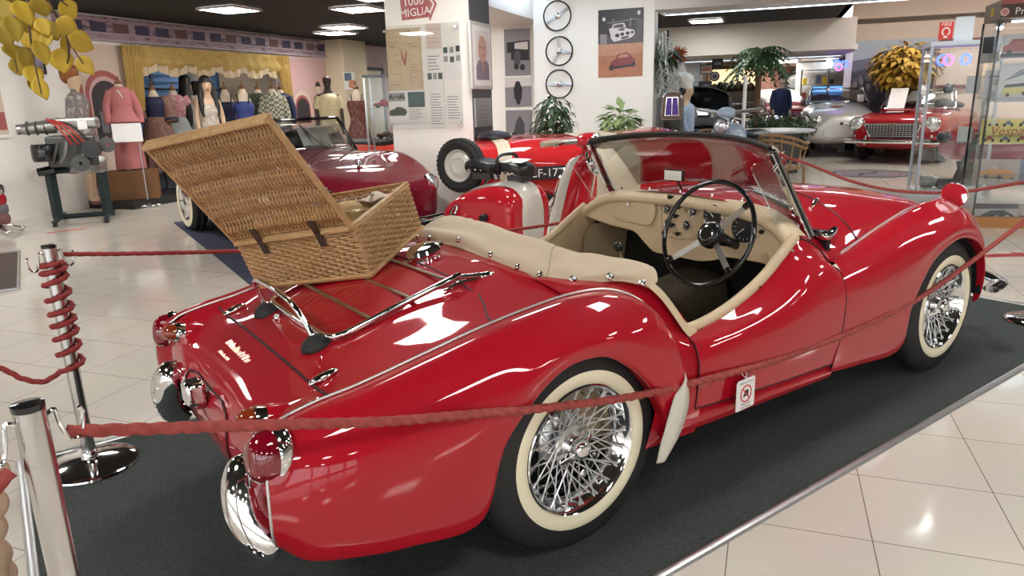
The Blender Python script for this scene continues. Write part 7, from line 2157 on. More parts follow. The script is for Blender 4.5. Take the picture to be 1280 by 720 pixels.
# ---- hanging silvery foliage and green plant at the end of the partition
P = gd(832, 9.9)
hf_ = thing('hanging_foliage', 'strands of silvery hanging foliage at the right end of the partition', 'foliage', P)
mat('silver_leaf', (.42, .45, .42), .4, .3)
b = mb(); rr = random.Random(8)
zt, zb = hp(832, 38, 9.9).z, hp(832, 128, 9.9).z
for k in range(44):
    x, y = rr.uniform(-.19, -.03), rr.uniform(-.12, .10); z0 = rr.uniform(zt-.3, zt); L = rr.uniform(.25, .75)
    pts = [(x+rr.uniform(-.03, .03)*t, y+rr.uniform(-.03, .03)*t, z0-L*t/6) for t in range(7)]
    b.tube(spl(pts, 12), [.010, .008, .012, .006, .010, .008, .012, .006, .010, .007, .005, .003], 4)
b.build('strands', 'silver_leaf', hf_)
foliage(hf_, 'leaf_dark', (-.06, 0, hp(832, 70, 9.9).z), (.16, .14, .12), 120, .16, .02, 4, name='green_leaves')
mb().tube([(0, 0, 0), (0, 0, zt)], .02, 8).build('pole', 'black_gloss', hf_)
P = gd(838, 9.45); z1 = hp(828, 122, 9.6).z
cb = thing('cabinet', 'dark grey cabinet at the right end of the partition under the silvery foliage', 'cabinet', P, BA)
mb().box((0, 0, z1/2), (.36, .30, z1), rz=0).build('body', mat('cab_grey', (.05, .05, .05), .4), cb, bevel=.03)
mb().box((-.185, 0, z1*.6), (.012, .24, z1*.5)).build('door', 'cab_grey', cb, bevel=.004)
# plume of red flowers on a white vase
P = gd(846, 11.4); zc = hp(846, 70, 11.4).z
rf = thing('red_flowers', 'spiky orange-red flower plume in a white vase above the chef figure', 'flowers', P)
b = mb(); rr = random.Random(4)
for k in range(170):
    d = Vector((rr.gauss(0, 1), rr.gauss(0, 1), rr.gauss(.15, 1))).normalized(); L = rr.uniform(.10, .20)
    b.tube([Vector((0, 0, zc)), Vector((0, 0, zc))+d*L*.6, Vector((0, 0, zc))+d*L+Vector((0, 0, -.02))], [.010, .008, .002], 4)
b.build('petals', mat('flower_red', (.50, .09, .03), .6, noise=(30, (.65, .20, .07), .2)), rf)
mb().lathe([(.02, 0), (.14, 0), (.12, .04), (.05, .10), (.05, zc-.55), (.10, zc-.40), (.13, zc-.22), (.09, zc-.08), (.07, zc-.06)], 24).build('vase', 'white', rf)
# chef figure
P = gd(858, 10.3); zt = hp(858, 82, 10.3).z
cf = mannequin('life-size chef figure in profile with a puffed white hat and pale blue shirt', P, face_cam(P, R(82)), top=(zt-.30)/1.17)
k_ = (zt-.30)/1.17/1.42
q = mb()
G = []
for z, r in ((1.665, .098), (1.72, .102), (1.74, .105), (1.80, .145), (1.86, .150), (1.91, .11), (1.925, .02)):
    G.append([(r*k_*math.cos(a)*(1+.06*math.sin(7*a)*(z > 1.75)), (.01-(z-1.72)*-.35)*k_+r*k_*math.sin(a)*(1+.06*math.sin(7*a)*(z > 1.75)), z*k_) for a in np.linspace(0, 2*PI, 42, endpoint=False)])
mb().grid(np.array(G), cv=True).build('hat', mat('chef_white', (.74, .70, .62), .7), cf)
mb().ell((0, .035*k_, 1.63*k_), (.098*k_, .09*k_, .085*k_), 16, 10).build('hair', 'hair_black', cf)
mb().ell((0, -.105*k_, 1.575*k_), (.035*k_, .02*k_, .010*k_), 10, 6).build('moustache', 'hair_black', cf)
cloth(cf, 'shirt', mat('shirt_blue', (.42, .50, .62), .7), [(1.44*k_, .09*k_, 0), (1.38*k_, .18*k_, 0), (1.2*k_, .20*k_, 0), (.95*k_, .19*k_, 0), (.75*k_, .21*k_, 0)])
for s in (-1, 1): sleeve(cf, 'sleeve', 'shirt_blue', s, [(.15*k_, .01, 1.39*k_), (.21*k_, .01, 1.14*k_), (.21*k_, -.06, .93*k_)], [.07*k_, .06*k_, .05*k_])
# retro case with a purple window
P = hp(840, 133, 9.0)
pc = thing('retro_radiator', 'brown rounded grille panel with a chrome surround and purple centre beside the open engine', 'radiator', (P.x, P.y, 0), face_cam(P)-PI)
w, h = .25, .31
poly = spl([(-w/2, -h/2+.04), (-w/2+.04, -h/2), (w/2-.04, -h/2), (w/2, -h/2+.04), (w/2-.015, h/2-.05), (w/2-.06, h/2), (-w/2+.06, h/2), (-w/2+.015, h/2-.05)], 48, closed=True)
SMb = Matrix(((-1, 0, 0, 0), (0, 0, 1, 0), (0, 1, 0, P.z), (0, 0, 0, 1)))
mb().prism([(a, c) for a, c in poly], -.10, 0, SMb).build('shell', 'chrome', pc, bevel=.01)
mb().prism([(a*.93, c*.94) for a, c in poly], 0, .012, SMb).build('panel', mat('panel_brown', (.10, .055, .04), .5), pc)
win = [(-.075, -.10), (.075, -.10), (.06, .10), (-.06, .10)]
mb().prism([(a*1.13, c*1.08) for a, c in win], .012, .016, SMb).build('surround', 'chrome', pc, smooth=False)
mb().prism(win, .016, .019, SMb).build('centre', mat('purple', (.07, .02, .22), .3), pc, smooth=False)
mb().box((0, .021, P.z), (.008, .006, .20)).build('bar', 'chrome', pc, smooth=False)
mb().box((0, -.05, (P.z-h/2)/2), (.18, .08, P.z-h/2)).build('stand', 'black_gloss', pc)
# car with its bonnet up: engine bay, black body
P = gd(895, 11.2)
ob = thing('open_bonnet_car', 'black car with its bonnet raised over a chrome engine', 'car', P+Vector((_f.x, _f.y, 0)).normalized()*1.2, face_cam(P)-PI/2+R(8)); ob.scale = (.8, 1.1, 1.22)
car_body(ob, 'body', 'black_paint', [(1.8, .30, .36, .46, .56, 2.6), (1.7, .55, .25, .5, .70, 3), (1.0, .62, .2, .55, .76, 3.4), (.1, .64, .2, .56, .82, 3.4), (-1.2, .64, .2, .55, .78, 3.2), (-1.7, .4, .3, .5, .66, 2.6)])
for s in (-1, 1):
    car_wheel(ob, 1.05, s*.56, .29); car_wheel(ob, -1.1, s*.56, .29); headlamp(ob, (1.70, s*.42, .62), .08)
G = [[(.45+1.1*math.cos(t)*.12*0+.42*math.cos(R(48))*v, y*(1-.25*v), .84+.42*math.sin(R(48))*v-.10*(y/.52)**2+.10*math.sin(PI*v)) for y in np.linspace(-.52, .52, 13)] for v in np.linspace(0, 1, 9) for t in (0,)]
mb().grid(np.array(G)).build('bonnet', 'black_paint', ob, solid=.02)
mb().box((1.0, 0, .76), (.80, .70, .06)).build('engine_bay', 'alloy_dark', ob)
for k in range(6): mb().lathe([(0, .09), (.05, .085), (.06, .04), (.06, 0)], 16, Matrix.Translation((.72+.11*k, -.12 if k % 2 else .14, .79))).build('carburettor', 'alloy', ob)
mb().box((1.0, 0, .85), (.46, .20, .10)).build('cam_cover', 'chrome', ob, bevel=.02)
for k in range(5): mb().tube(spl([(.8+.1*k, -.28, .80), (.85+.1*k, -.20, .92), (.9+.1*k, 0, .88)], 10), .016, 6).build('hose', 'alloy', ob)
mb().box((.62, -.58, .98), (.02, .26, .40), M=Matrix.Rotation(R(-28), 4, 'Y')).build('notice', 'paper', ob, smooth=False)
mb().box((.72, -.56, .90), (.02, .10, .17)).build('card', mat('card_yellow', (.75, .58, .03), .6), ob, smooth=False)
# pale blue scooter
P = gd(926, 9.0)
bs = thing('pale_blue_scooter', 'pale blue motor scooter with a round headlight seen above the windscreen rail', 'scooter', P, face_cam(P)-PI/2-R(25)); bs.scale = (1.13, 1.13, 1.13)
G = np.array([[(.30-.06*(y/w)**2, y, z) for y in np.linspace(-w, w, 13)] for z, w in ((.2, .16), (.4, .21), (.6, .22), (.78, .19), (.86, .12))])
mb().grid(G).build('leg_shield', 'pale_blue', bs, solid=.02)
mb().tube([(.33, 0, .25), (.36, 0, .60), (.32, 0, .92)], [.05, .06, .045], 12).build('steering_column', 'pale_blue', bs)
mb().ell((.46, 0, .34), (.24, .09, .17), 20, 12).build('front_mudguard', 'pale_blue', bs)
headlamp(bs, (.41, 0, .84), .075)
mb().ell((.30, 0, .965), (.09, .10, .06), 16, 10).build('handlebar_shell', 'pale_blue', bs)
for s in (-1, 1): mb().tube([(.30, s*.06, .97), (.24, s*.34, 1.0)], .018, 8).build('handlebar', 'alloy', bs)
for s in (-1, 1):
    o = car_body(bs, 'side_panel', 'reflection_and_panel_cream', [(-.75, .05, .3, .36, .42, 2.4), (-.6, .10, .24, .38, .56, 2.8), (-.35, .12, .22, .4, .62, 2.8), (-.12, .08, .24, .4, .56, 2.6)], nu=24, n=24); o.location = (0, s*.13, 0)
mb().box((.10, 0, .20), (.5, .3, .05)).build('floor_board', 'pale_blue', bs, bevel=.01)
mb().ell((-.38, 0, .72), (.30, .13, .06), 18, 8).build('saddle', 'seat_black', bs)
small_wheel(bs, Matrix.Translation((.46, 0, .2)) @ Matrix.Rotation(PI/2, 4, 'X')); small_wheel(bs, Matrix.Translation((-.5, 0, .2)) @ Matrix.Rotation(PI/2, 4, 'X'))
mb().box((-.1, 0, .40), (.5, .12, .3)).build('frame', 'pale_blue', bs, bevel=.03)
# palm-like tree
P = gd(947, 14.1)
zt, zb = hp(945, 54, 14.1).z, hp(945, 102, 14.1).z
pt = thing('palm_tree', 'artificial palm tree with drooping dark green leaves on a slim trunk', 'tree', P)
plant_pot(pt, .22, .4)
mb().tube(spl([(0, 0, .3), (.02, .01, .9), (0, 0, zt-.25)], 14), .055, 10).build('trunk', 'trunk', pt)
b = mb(); rr = random.Random(6)
for k in range(46):
    a = 2*PI*k/46+rr.uniform(-.1, .1); el = rr.uniform(-.15, .75); L = rr.uniform(.43, .70)
    d = Vector((math.cos(a), math.sin(a), 0)); base = Vector((0, 0, zt-.22+.16*el))
    spine = [base+d*(L*t)+Vector((0, 0, el*L*.6*t-.75*L*t*t)) for t in np.linspace(0, 1, 9)]
    for i in range(8):
        p0, p1 = spine[i], spine[i+1]; s_ = Vector((-d.y, d.x, 0)); w = .11*math.sin(PI*(i+.7)/8.6)
        for sg in (-1, 1): b.add([p0, p1, p0.lerp(p1, .9)+s_*sg*w+Vector((0, 0, -w*.7))+d*.03], [(0, 1, 2)])
b.build('leaves', mat('palm_green', (.030, .085, .030), .45, noise=(8, (.06, .14, .05), .25)), pt, angle=180, solid=.002)
# white pole
tag(mb().cyl(gd(931, 11.6), gd(931, 11.6)+Vector((0, 0, hp(931, 95, 11.6).z)), .028).build('pole', 'white'), 'slim white pole standing just left of the palm trunk', 'pole')

# round table, rattan chairs, planter
P = gd(968, 10.4); zt = hp(968, 162, 10.4).z
tb_ = thing('round_table', 'round pale-topped table beyond the windscreen with a rattan chair beside it', 'table', P)
mb().lathe([(0, zt-.03), (.52, zt-.03), (.545, zt-.015), (.54, zt), (0, zt)], 48).build('table_top', 'marble_top', tb_)
mb().lathe([(.25, 0), (.24, .02), (.05, .05), (.035, zt-.05), (.18, zt-.03)], 28).build('pedestal', 'rattan', tb_)
def rattan_chair(P, rz, label):
    t = thing('rattan_chair', label, 'chair', P, rz, 'rattan chairs at the round table')
    mb().ell((0, 0, .43), (.24, .23, .035), 24, 8).build('seat', 'rattan', t)
    for x in (-.19, .19):
        for y in (-.18, .18): mb().tube([(x*1.1, y*1.1, 0), (x, y, .43)], .017, 8).build('leg', 'rattan', t)
    for r_, z in ((.27, .66), (.285, .72)):
        mb().tube([(r_*math.cos(a), r_*math.sin(a), z+.10*max(0, -math.cos(a))) for a in np.linspace(R(40), R(320), 30)], .017, 8).build('arm_rail', 'rattan', t)
    for a in np.linspace(R(70), R(290), 9): mb().tube([(.22*math.cos(a), .22*math.sin(a), .44), (.275*math.cos(a), .275*math.sin(a), .70+.10*max(0, -math.cos(a)))], .010, 6).build('back_stick', 'rattan', t)
    return t
P1 = gd(983, 9.25); rattan_chair(P1, face_cam(P1)+R(60), 'rattan armchair in front of the round table, just over the windscreen corner')
P2 = gd(900, 10.3); rattan_chair(P2, face_cam(P2)-R(60), 'rattan armchair at the left of the round table')
P = gd(978, 12.6); zt, zb = hp(978, 144, 12.6).z, hp(978, 166, 12.6).z
bp2 = thing('planter_bush', 'dense low green bush in a dark planter behind the round table', 'plant', P)
mb().box((0, 0, zb/2+.02), (.55, .30, zb), rz=math.atan2(_r.y, _r.x)).build('planter', 'cab_grey', bp2)
c_ = Vector((_r.x, _r.y, 0)).normalized()
for k in (-.35, -.1, .12, .36): foliage(bp2, 'leaf_dark', (c_.x*k, c_.y*k, (zt+zb)/2), (.22, .22, (zt-zb)/2+.05), 190, .085, .025, int(20+k*10), name='leaves')

# ---- silver coupe and red cabriolet
P = gd(1046, 15.9)
sv = thing('silver_car', 'small silver car with a smooth rounded nose facing the camera', 'car', P+Vector((P.x-CAM_C.x, P.y-CAM_C.y, 0)).normalized()*1.45, face_cam(P)-PI/2+R(5))
car_body(sv, 'body', 'silver_paint', [(1.62, .30, .40, .50, .66, 2.6), (1.58, .52, .32, .52, .78, 3.0), (1.40, .66, .26, .56, .88, 3.4), (1.0, .70, .24, .58, .98, 3.4), (.35, .71, .24, .60, 1.06, 3.4), (-.6, .71, .24, .60, 1.02, 3.4), (-1.4, .62, .28, .56, .86, 3.0), (-1.62, .4, .36, .5, .70, 2.6)], bumps=((1.25, .55, .03, .3, .14),))
for s in (-1, 1):
    car_wheel(sv, 1.02, s*.60, .28); car_wheel(sv, -1.0, s*.60, .28)
    headlamp(sv, (1.61, s*.455, .70), .105)
    mb().ell((1.56, s*.56, .545), (.03, .045, .05), 12, 8).build('indicator', 'lens_amber', sv)
windscreen(sv, .42, 1.02, .05, 1.34, .60, .50, 'chrome', .014)
for dy in (-.09, .09):
    mb().tube(spl([(1.60, dy*.3, .665), (1.59, dy*1.8, .672), (1.565, dy*3.2, .665)], 10), [.012]*5+[.006]*5, 8).build('nose_trim', 'chrome', sv)
mb().lathe([(0, .025), (.028, .02), (.036, 0)], 20, Matrix.Translation((1.61, 0, .665)) @ Matrix.Rotation(PI/2, 4, 'Y')).build('nose_badge', 'grille_dark', sv)
mb().ell((1.02, -.06, .985), (.05, .14, .012), 14, 6).build('bonnet_emblem', mat('emblem_rust', (.35, .15, .07), .5), sv)
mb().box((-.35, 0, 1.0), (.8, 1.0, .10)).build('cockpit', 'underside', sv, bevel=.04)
mb().ell((-.30, -.28, 1.08), (.14, .22, .16), 14, 8).build('seat', 'hair_black', sv); mb().ell((-.30, .28, 1.08), (.14, .22, .16), 14, 8).build('seat', 'hair_black', sv)
mb().box((.52, .42, 1.13), (.01, .12, .16), M=Matrix.Rotation(R(-25), 4, 'Y')).build('card', 'paper', sv, smooth=False)

P = gd(1121, 14.0)
fr_ = thing('red_cabriolet', 'red cabriolet with a wide mesh grille and chrome bumper facing the camera', 'car', P+Vector((_f.x, _f.y, 0)).normalized()*1.85+Vector((_r.x, _r.y, 0)).normalized()*1.50, face_cam(P)-PI/2-R(14))
car_body(fr_, 'body', 'cab_red', [(1.92, .48, .40, .50, .66, 3.2), (1.86, .64, .30, .54, .78, 3.6), (1.6, .73, .24, .58, .86, 4.0), (1.0, .76, .22, .60, .90, 4.0), (.4, .77, .22, .60, .93, 4.0), (-.8, .76, .22, .60, .90, 4.0), (-1.7, .70, .26, .58, .84, 3.6), (-1.95, .52, .36, .54, .72, 3.0)], bumps=((1.5, .62, .04, .5, .13), (-1.5, .62, .05, .5, .13)))
for s in (-1, 1):
    car_wheel(fr_, 1.15, s*.66, .29); car_wheel(fr_, -1.15, s*.66, .29)
    headlamp(fr_, (1.87, s*.60, .70), .125)
    mb().lathe([(0, .03), (.03, .025), (.036, 0)], 18, Matrix.Translation((1.86, s*.60, .49)) @ Matrix.Rotation(PI/2, 4, 'Y')).build('sidelight', 'lamp_glass', fr_)
    mb().box((1.97, s*.42, .42), (.03, .045, .16)).build('overrider', 'chrome', fr_, bevel=.012)
gp2 = [(-.40, .70), (.40, .70), (.44, .66), (.36, .50), (.28, .46), (-.28, .46), (-.36, .50), (-.44, .66)]
Mg2 = Matrix(((0, 0, 1, 1.905), (1, 0, 0, 0), (0, 1, 0, 0), (0, 0, 0, 1)))
gr2 = mb().prism(gp2, 0, .03, Mg2).build('grille', 'grille_dark', fr_, smooth=False)
mb().tube([Mg2 @ Vector((a, c, .03)) for a, c in spl(gp2, 48, closed=True)], .012, 8, closed=True).build('grille_surround', 'chrome', gr2)
for k in range(16): mb().tube([Mg2 @ Vector((-.39+.052*k, .48, .035)), Mg2 @ Vector((-.39+.052*k, .69, .035))], .004, 4).build('grille_bar', 'alu', gr2)
for k in range(6): mb().tube([Mg2 @ Vector((-.39, .49+.036*k, .035)), Mg2 @ Vector((.39, .49+.036*k, .035))], .004, 4).build('grille_bar', 'alu', gr2)
mb().tube([Mg2 @ Vector((0, .46, .04)), Mg2 @ Vector((0, .70, .04))], .009, 8).build('grille_divider', 'chrome', gr2)
mb().tube(spl([(1.70, -.82, .40), (1.94, -.72, .40), (2.0, -.3, .40), (2.0, .3, .40), (1.94, .72, .40), (1.70, .82, .40)], 40), .036, 10).build('bumper', 'chrome', fr_)
mb().box((1.30, -.10, .925), (.42, .46, .03)).build('bonnet_scoop', 'cab_red', fr_, bevel=.014)
windscreen(fr_, .42, .93, .18, 1.26, .64, .56)
mb().ell((-.75, 0, .95), (.40, .60, .12), 20, 8).build('folded_hood', 'hair_black', fr_)
mb().ell((.30, .42, 1.0), (.12, .16, .10), 14, 8).build('driving_glove', 'seat_black', fr_)
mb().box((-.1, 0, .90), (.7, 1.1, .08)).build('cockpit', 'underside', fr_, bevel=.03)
mb().box((.55, -.30, 1.12), (.012, .30, .42), M=Matrix.Rotation(R(-30), 4, 'Y')).build('notice', 'paper', fr_, smooth=False)
# red car seen behind the big case
P = gd(1450, 12.2)
rb = thing('red_saloon', 'dark red car with a chrome bumper seen through the big glass case at the right', 'car', P+Vector((_f.x, _f.y, 0)).normalized()*1.0, math.atan2(_r.y, _r.x)+R(12))
car_body(rb, 'body', 'cab_red', [(1.9, .5, .36, .5, .66, 3), (1.7, .70, .26, .54, .82, 3.6), (.6, .74, .22, .58, .90, 4), (-1.2, .74, .22, .58, .88, 4), (-1.8, .62, .3, .52, .78, 3.2), (-1.95, .42, .38, .5, .66, 2.6)])
mb().tube(spl([(-1.75, -.80, .48), (-1.2, -.84, .48), (0, -.85, .48), (1.6, -.82, .48)], 24), .045, 10).build('bumper', 'chrome', rb)
for s in (-1, 1): car_wheel(rb, 1.15, s*.64, .29); car_wheel(rb, -1.15, s*.64, .29)
windscreen(rb, .42, .90, .15, 1.22, .60, .52)

# floor emblem
ec = (on(1042, 217, 2, 0)+on(1137, 217, 2, 0))/2
em = thing('floor_emblem', 'large round dark emblem on the pale floor before the red cabriolet', 'floor emblem', (ec.x, ec.y, .001))
def ring_flat(r0, r1, z, n=64):
    q = mb(); q.grid(np.array([[(r*math.cos(a), r*math.sin(a), z) for a in np.linspace(0, 2*PI, n, endpoint=False)] for r in (r0, r1)]), cv=True); return q
mb().lathe([(0, .0), (.62, .0), (.62, .002), (0, .002)], 64).build('disc', mat('emblem_grey', (.20, .20, .22), .3), em)
ring_flat(.52, .60, .003).build('ring', 'dark_slate', em); ring_flat(.40, .44, .003).build('ring', 'mural_red', em)
mb().prism([(-.36, -.05), (-.1, .06), (.1, -.02), (.34, .07), (.36, .12), (.1, .06), (-.1, .14), (-.36, .02)], .002, .004).build('swoosh', 'dark_slate', em, smooth=False)

# ---- taupe wall: printed crowd mural, yellow tree, fire sign, cards
TU = 15.2
Mw, w, h = quad((1065, 52), (1162, 132), 'u', TU-.004)
cm = thing('wall_mural', 'large dark printed mural of a crowd under a pale sky behind the yellow tree', 'mural', (0, 0, 0))
Mw = Mw @ Matrix.Translation((0, -.45, 0)); h += .9
panel('print', Mw, w, h, .012, band_mat('crowd_print', [(.035, .035, .05), (.10, .10, .14), (.05, .05, .07), (.02, .02, .03)], (1, 1, 1), 'noise', 4, .5), cm)
shape(cm, Mw, 'printed_sky', mat('sky_print', (.38, .42, .48), .6), [(-w/2, h/2-.40), (w/2, h/2-.18), (w/2, h/2), (-w/2, h/2)], .012, .014)
shape(cm, Mw, 'printed_hill', mat('hill_print', (.16, .16, .22), .6), [(-w/2, h/2-.62), (w/2, h/2-.34), (w/2, h/2-.18), (-w/2, h/2-.40)], .012, .0135)
rr = random.Random(9)
for k in range(22):
    x, y = rr.uniform(-.46, -.02)*w, h/2-rr.uniform(.7, 1.3)
    shape(cm, Mw, 'printed_figure', ('bw_mid', 'bw_dark', 'mural_grey')[k % 3], oval(x, y, .04, .07, 10), .014, .0150+.0001*k)
slab(TU-.1, TU, -2.50, -2.36, 0, 2.05, 'trim_10', 'white')['kind'] = 'structure'
P = gd(1127, 16.5); zt, zb = hp(1127, 52, 16.5).z, hp(1127, 112, 16.5).z
yt = thing('yellow_tree', 'bushy tree with golden yellow leaves standing in front of the dark mural', 'tree', P)
plant_pot(yt, .25, .4)
for k in range(5): mb().tube(spl([(0, 0, .3), (.03*math.cos(k), .03*math.sin(k), .9), (.3*math.cos(k*1.3), .3*math.sin(k*1.3), (zt+zb)/2)], 10), .025, 6).build('stem', 'trunk', yt)
foliage(yt, mat('leaf_ochre', (.50, .31, .04), .6, noise=(4, (.32, .19, .025), .25)), (0, 0, (zt+zb)/2), (.62, .62, (zt-zb)/2), 1400, .15, .045, 12, droop=.4, shell=.35)
tag(slab(TU-.10, TU-.02, -3.95, -3.2, 0, 1.45, 'partition_board', mat('pale_board', (.50, .50, .50), .6)), 'pale grey board standing under the yellow tree', 'board')
Mf, w, h = quad((1175, 28), (1190, 49), 'u', TU-.004)
fs = thing('fire_sign', 'red fire hose sign on the taupe wall behind the glass case', 'sign', (0, 0, 0))
panel('plate', Mf, w, h, .006, 'sign_red', fs)
text('lettering', 'FIRE', .10, 'white', fs, Mf @ Matrix.Translation((0, h*.36, .0065)), .0006)
mb().tube([Mf @ Vector((w*.26*math.cos(a), -h*.06+w*.30*math.sin(a), .01)) for a in np.linspace(R(-60), R(240), 24)], .016, 6).build('hose_symbol', 'white', fs)
mb().prism([(-.05, -h*.40), (.05, -h*.40), (.0, -h*.26)], .006, .009, Mf).build('arrow_symbol', 'white', fs, smooth=False)
Mf, w, h = quad((1174, 50), (1224, 62), 'u', TU-.004)
hb2 = thing('hose_cabinet', 'shallow cabinet with a dark red frame on the taupe wall under the fire sign', 'cabinet', (0, 0, 0))
panel('box', Mf @ Matrix.Translation((0, -.35, 0)), w, .9, .10, 'taupe_wall', hb2); 
for a, c in (((-w/2, .10), (w/2, .10)), ((-w/2, -.80), (w/2, -.80)), ((-w/2, -.80), (-w/2, .10)), ((w/2, -.80), (w/2, .10))): mb().tube([Mf @ Vector((*a, .10)), Mf @ Vector((*c, .10))], .02, 6).build('frame', 'mural_plum', hb2)

# ---- small glass case
ax = -BV; ay = BU
P = gd(1160, 10.4); P = Vector((P.x, P.y, 0)); 
def at_case(px, py, D): return hp(px, py, D)
gc = thing('glass_case', 'tall narrow glass display case with white posts before the red cabriolet', 'display case', (0, 0, 0))
zc1 = hp(1166, 58, 10.4).z
caseframe(gc, P, ax, ay, .74, .55, 0, zc1, .03, mat('case_post', (.62, .63, .68), .3), 'white', (hp(1165, 118, 10.5).z, hp(1160, 178, 10.5).z), toph=.05)
zs1, zs2 = hp(1165, 118, 10.5).z+.005, hp(1160, 178, 10.5).z+.005
def card(P, w, h, label, rz, cat='card'):
    t = thing('card', label, cat, P, rz, 'white cards in the glass cases')
    mb().box((0, 0, h/2), (.006, w, h)).build('sheet', 'paper', t, smooth=False)
    mb().prism([(0, 0), (.06, 0), (0, h*.7)], -w*.03, w*.03, Matrix.Translation((.003, 0, 0)) @ Matrix(((1, 0, 0, 0), (0, 0, 1, 0), (0, 1, 0, 0), (0, 0, 0, 1)))).build('prop', 'paper', t, smooth=False)
    return t
card(P+ax*.52+ay*.2+Vector((0, 0, zs1)), .15, .20, 'white card on the upper shelf of the narrow glass case', BA)
card(P+ax*.50+ay*.2+Vector((0, 0, zs2)), .16, .18, 'white card on the lower shelf of the narrow glass case', BA)
card(P+ax*.36+ay*.25+Vector((0, 0, zc1+.06)), .20, .28, 'white card standing on top of the narrow glass case', BA)
def part_model(P, rz, label, big=False):
    t = thing('engine_part', label, 'engine part', P, rz)
    mb().ell((0, 0, .05), (.09, .06, .05), 16, 8, jit=.06).build('casting', 'alloy_dark', t)
    for k in range(4): mb().cyl((-.06+.04*k, 0, .07), (-.06+.04*k, .0, .12), .014, n=10).build('stud', 'alloy', t)
    mb().tube(spl([(-.08, 0, .05), (-.02, -.06, .10), (.08, -.03, .06)], 12), .012, 6).build('pipe', 'black_rubber', t)
    return t
part_model(P+ax*.26+ay*.22+Vector((0, 0, zs1)), BA, 'dark engine part on the upper shelf of the narrow glass case')
part_model(P+ax*.28+ay*.22+Vector((0, 0, zs2)), BA+1, 'dark engine part on the lower shelf of the narrow glass case')
gb = thing('gearbox_part', 'chrome-ended black gear lever assembly on the floor of the narrow glass case', 'engine part', P+ax*.30+ay*.24+Vector((0, 0, .05)), BA)
mb().lathe([(0, -.10), (.07, -.10), (.085, -.06), (.085, .02), (.06, .05), (.06, .10), (0, .10)], 24, Matrix.Translation((0, .12, .09)) @ Matrix.Rotation(PI/2, 4, 'X')).build('housing', 'alloy', gb)
mb().box((0, -.08, .07), (.16, .26, .12)).build('casting', 'alloy_dark', gb, bevel=.03)
mb().tube(spl([(0, -.18, .10), (0, -.24, .30), (0, -.32, .58), (0, -.36, .70)], 14), [.05]*4+[.04]*6+[.02]*4, 10).build('lever', 'alloy_dark', gb)
# neon sign glow inside (blue and pink)
nz = thing('neon_sign', 'small blue and pink neon sign near the top of the narrow glass case', 'neon sign', P+ax*.18+ay*.45+Vector((0, 0, zc1-.22)), BA)
for k, (m, y0) in enumerate((('neon_blue', -.02), ('neon_pink', -.09), ('neon_blue', -.28))):
    mb().tube([(0, y0+.05*math.cos(a), .07+.06*math.sin(a)) for a in np.linspace(0, 2*PI, 20, endpoint=False)], .013, 6, closed=True).build('tube', m, nz)
mb().box((.02, -.14, .07), (.01, .40, .18)).build('backing', 'clear_glass', nz, smooth=False)
for s in (.05, -.33): mb().tube([(.01, s, .15), (.01, s, .215)], .004, 6).build('hanger', 'alu', nz)

# ---- big glass case with tin signs at the right edge
P = on(1214, 284, 2, .0); P = UV(tuv(P)[0], tuv(P)[1], 0)
U2 = tuv(P)[0]
bc = thing('glass_cabinet', 'wide glass cabinet of tin signs at the right edge, with a wooden base', 'display cabinet', (0, 0, 0))
zc2 = onu(1243, 24, U2).z
mat('base_wood', (.42, .19, .06), .4, noise=(5, (.34, .14, .04), .3))
W2 = 1.7
slab(U2, U2+.55, tuv(P)[1]-W2, tuv(P)[1], 0, .10, 'base', 'base_wood', bc)
q = mb()
for dv in (0, W2):
    for du in (0, .55): q = mb(); q.box(UV(U2+du, tuv(P)[1]-dv, zc2/2), (.016, .016, zc2), rz=BA); q.build('post', 'black_gloss', bc, smooth=False)
for (u0, u1, v0, v1) in ((U2-.003, U2+.003, tuv(P)[1]-W2, tuv(P)[1]), (U2+.547, U2+.553, tuv(P)[1]-W2, tuv(P)[1]), (U2, U2+.55, tuv(P)[1]-.003, tuv(P)[1]+.003)):
    slab(u0, u1, v0, v1, .10, zc2, 'glass_pane', 'clear_glass', bc)
slab(U2, U2+.55, tuv(P)[1]-W2, tuv(P)[1], zc2, zc2+.16, 'header', mat('header_brown', (.30, .22, .17), .5), bc)
slab(U2-.012, U2, tuv(P)[1]-W2, tuv(P)[1]+.0, zc2+.01, zc2+.12, 'header_band', mat('header_black', (.05, .025, .02), .4), bc)
slab(U2-.015, U2, tuv(P)[1]-W2, tuv(P)[1]+.0, zc2+.12, zc2+.17, 'header_strip', 'mural_red', bc)
Mh = wall_frame(onu(1256, 15, U2-.013), UU)
mb().lathe([(0, .003), (.036, .003), (.036, 0)], 24, Mh).build('round_logo', mat('logo_red', (.50, .22, .20), .5), bc)
mb().lathe([(.026, .0036), (.030, .0036), (.030, .003)], 24, Mh).build('logo_ring', 'paper', bc)
text('lettering', 'Pri', .085, 'paper', bc, Mh @ Matrix.Translation((.125, 0, .001)), .001)
for zz in (.50, .86, 1.20, 1.52):
    slab(U2+.02, U2+.53, tuv(P)[1]-W2+.02, tuv(P)[1]-.02, zz-.008, zz, 'shelf', 'shelf_glass', bc)
def tin(a, c, m, label, shapes, lean=.0, du=.08):
    M, w, h = quad(a, c, 'u', U2+du)
    t = thing('tin_sign', label, 'tin sign', (0, 0, 0), 0, 'tin signs in the glass cabinet')
    panel('plate', M, w, h, .006, m, t, bevel=.002)
    for k, (nm, mm, poly) in enumerate(shapes):
        shape(t, M, nm, mm, [(x*w-w/2, y*h-h/2) for x, y in poly], .006, .0068+.0002*k)
    return t, M, w, h
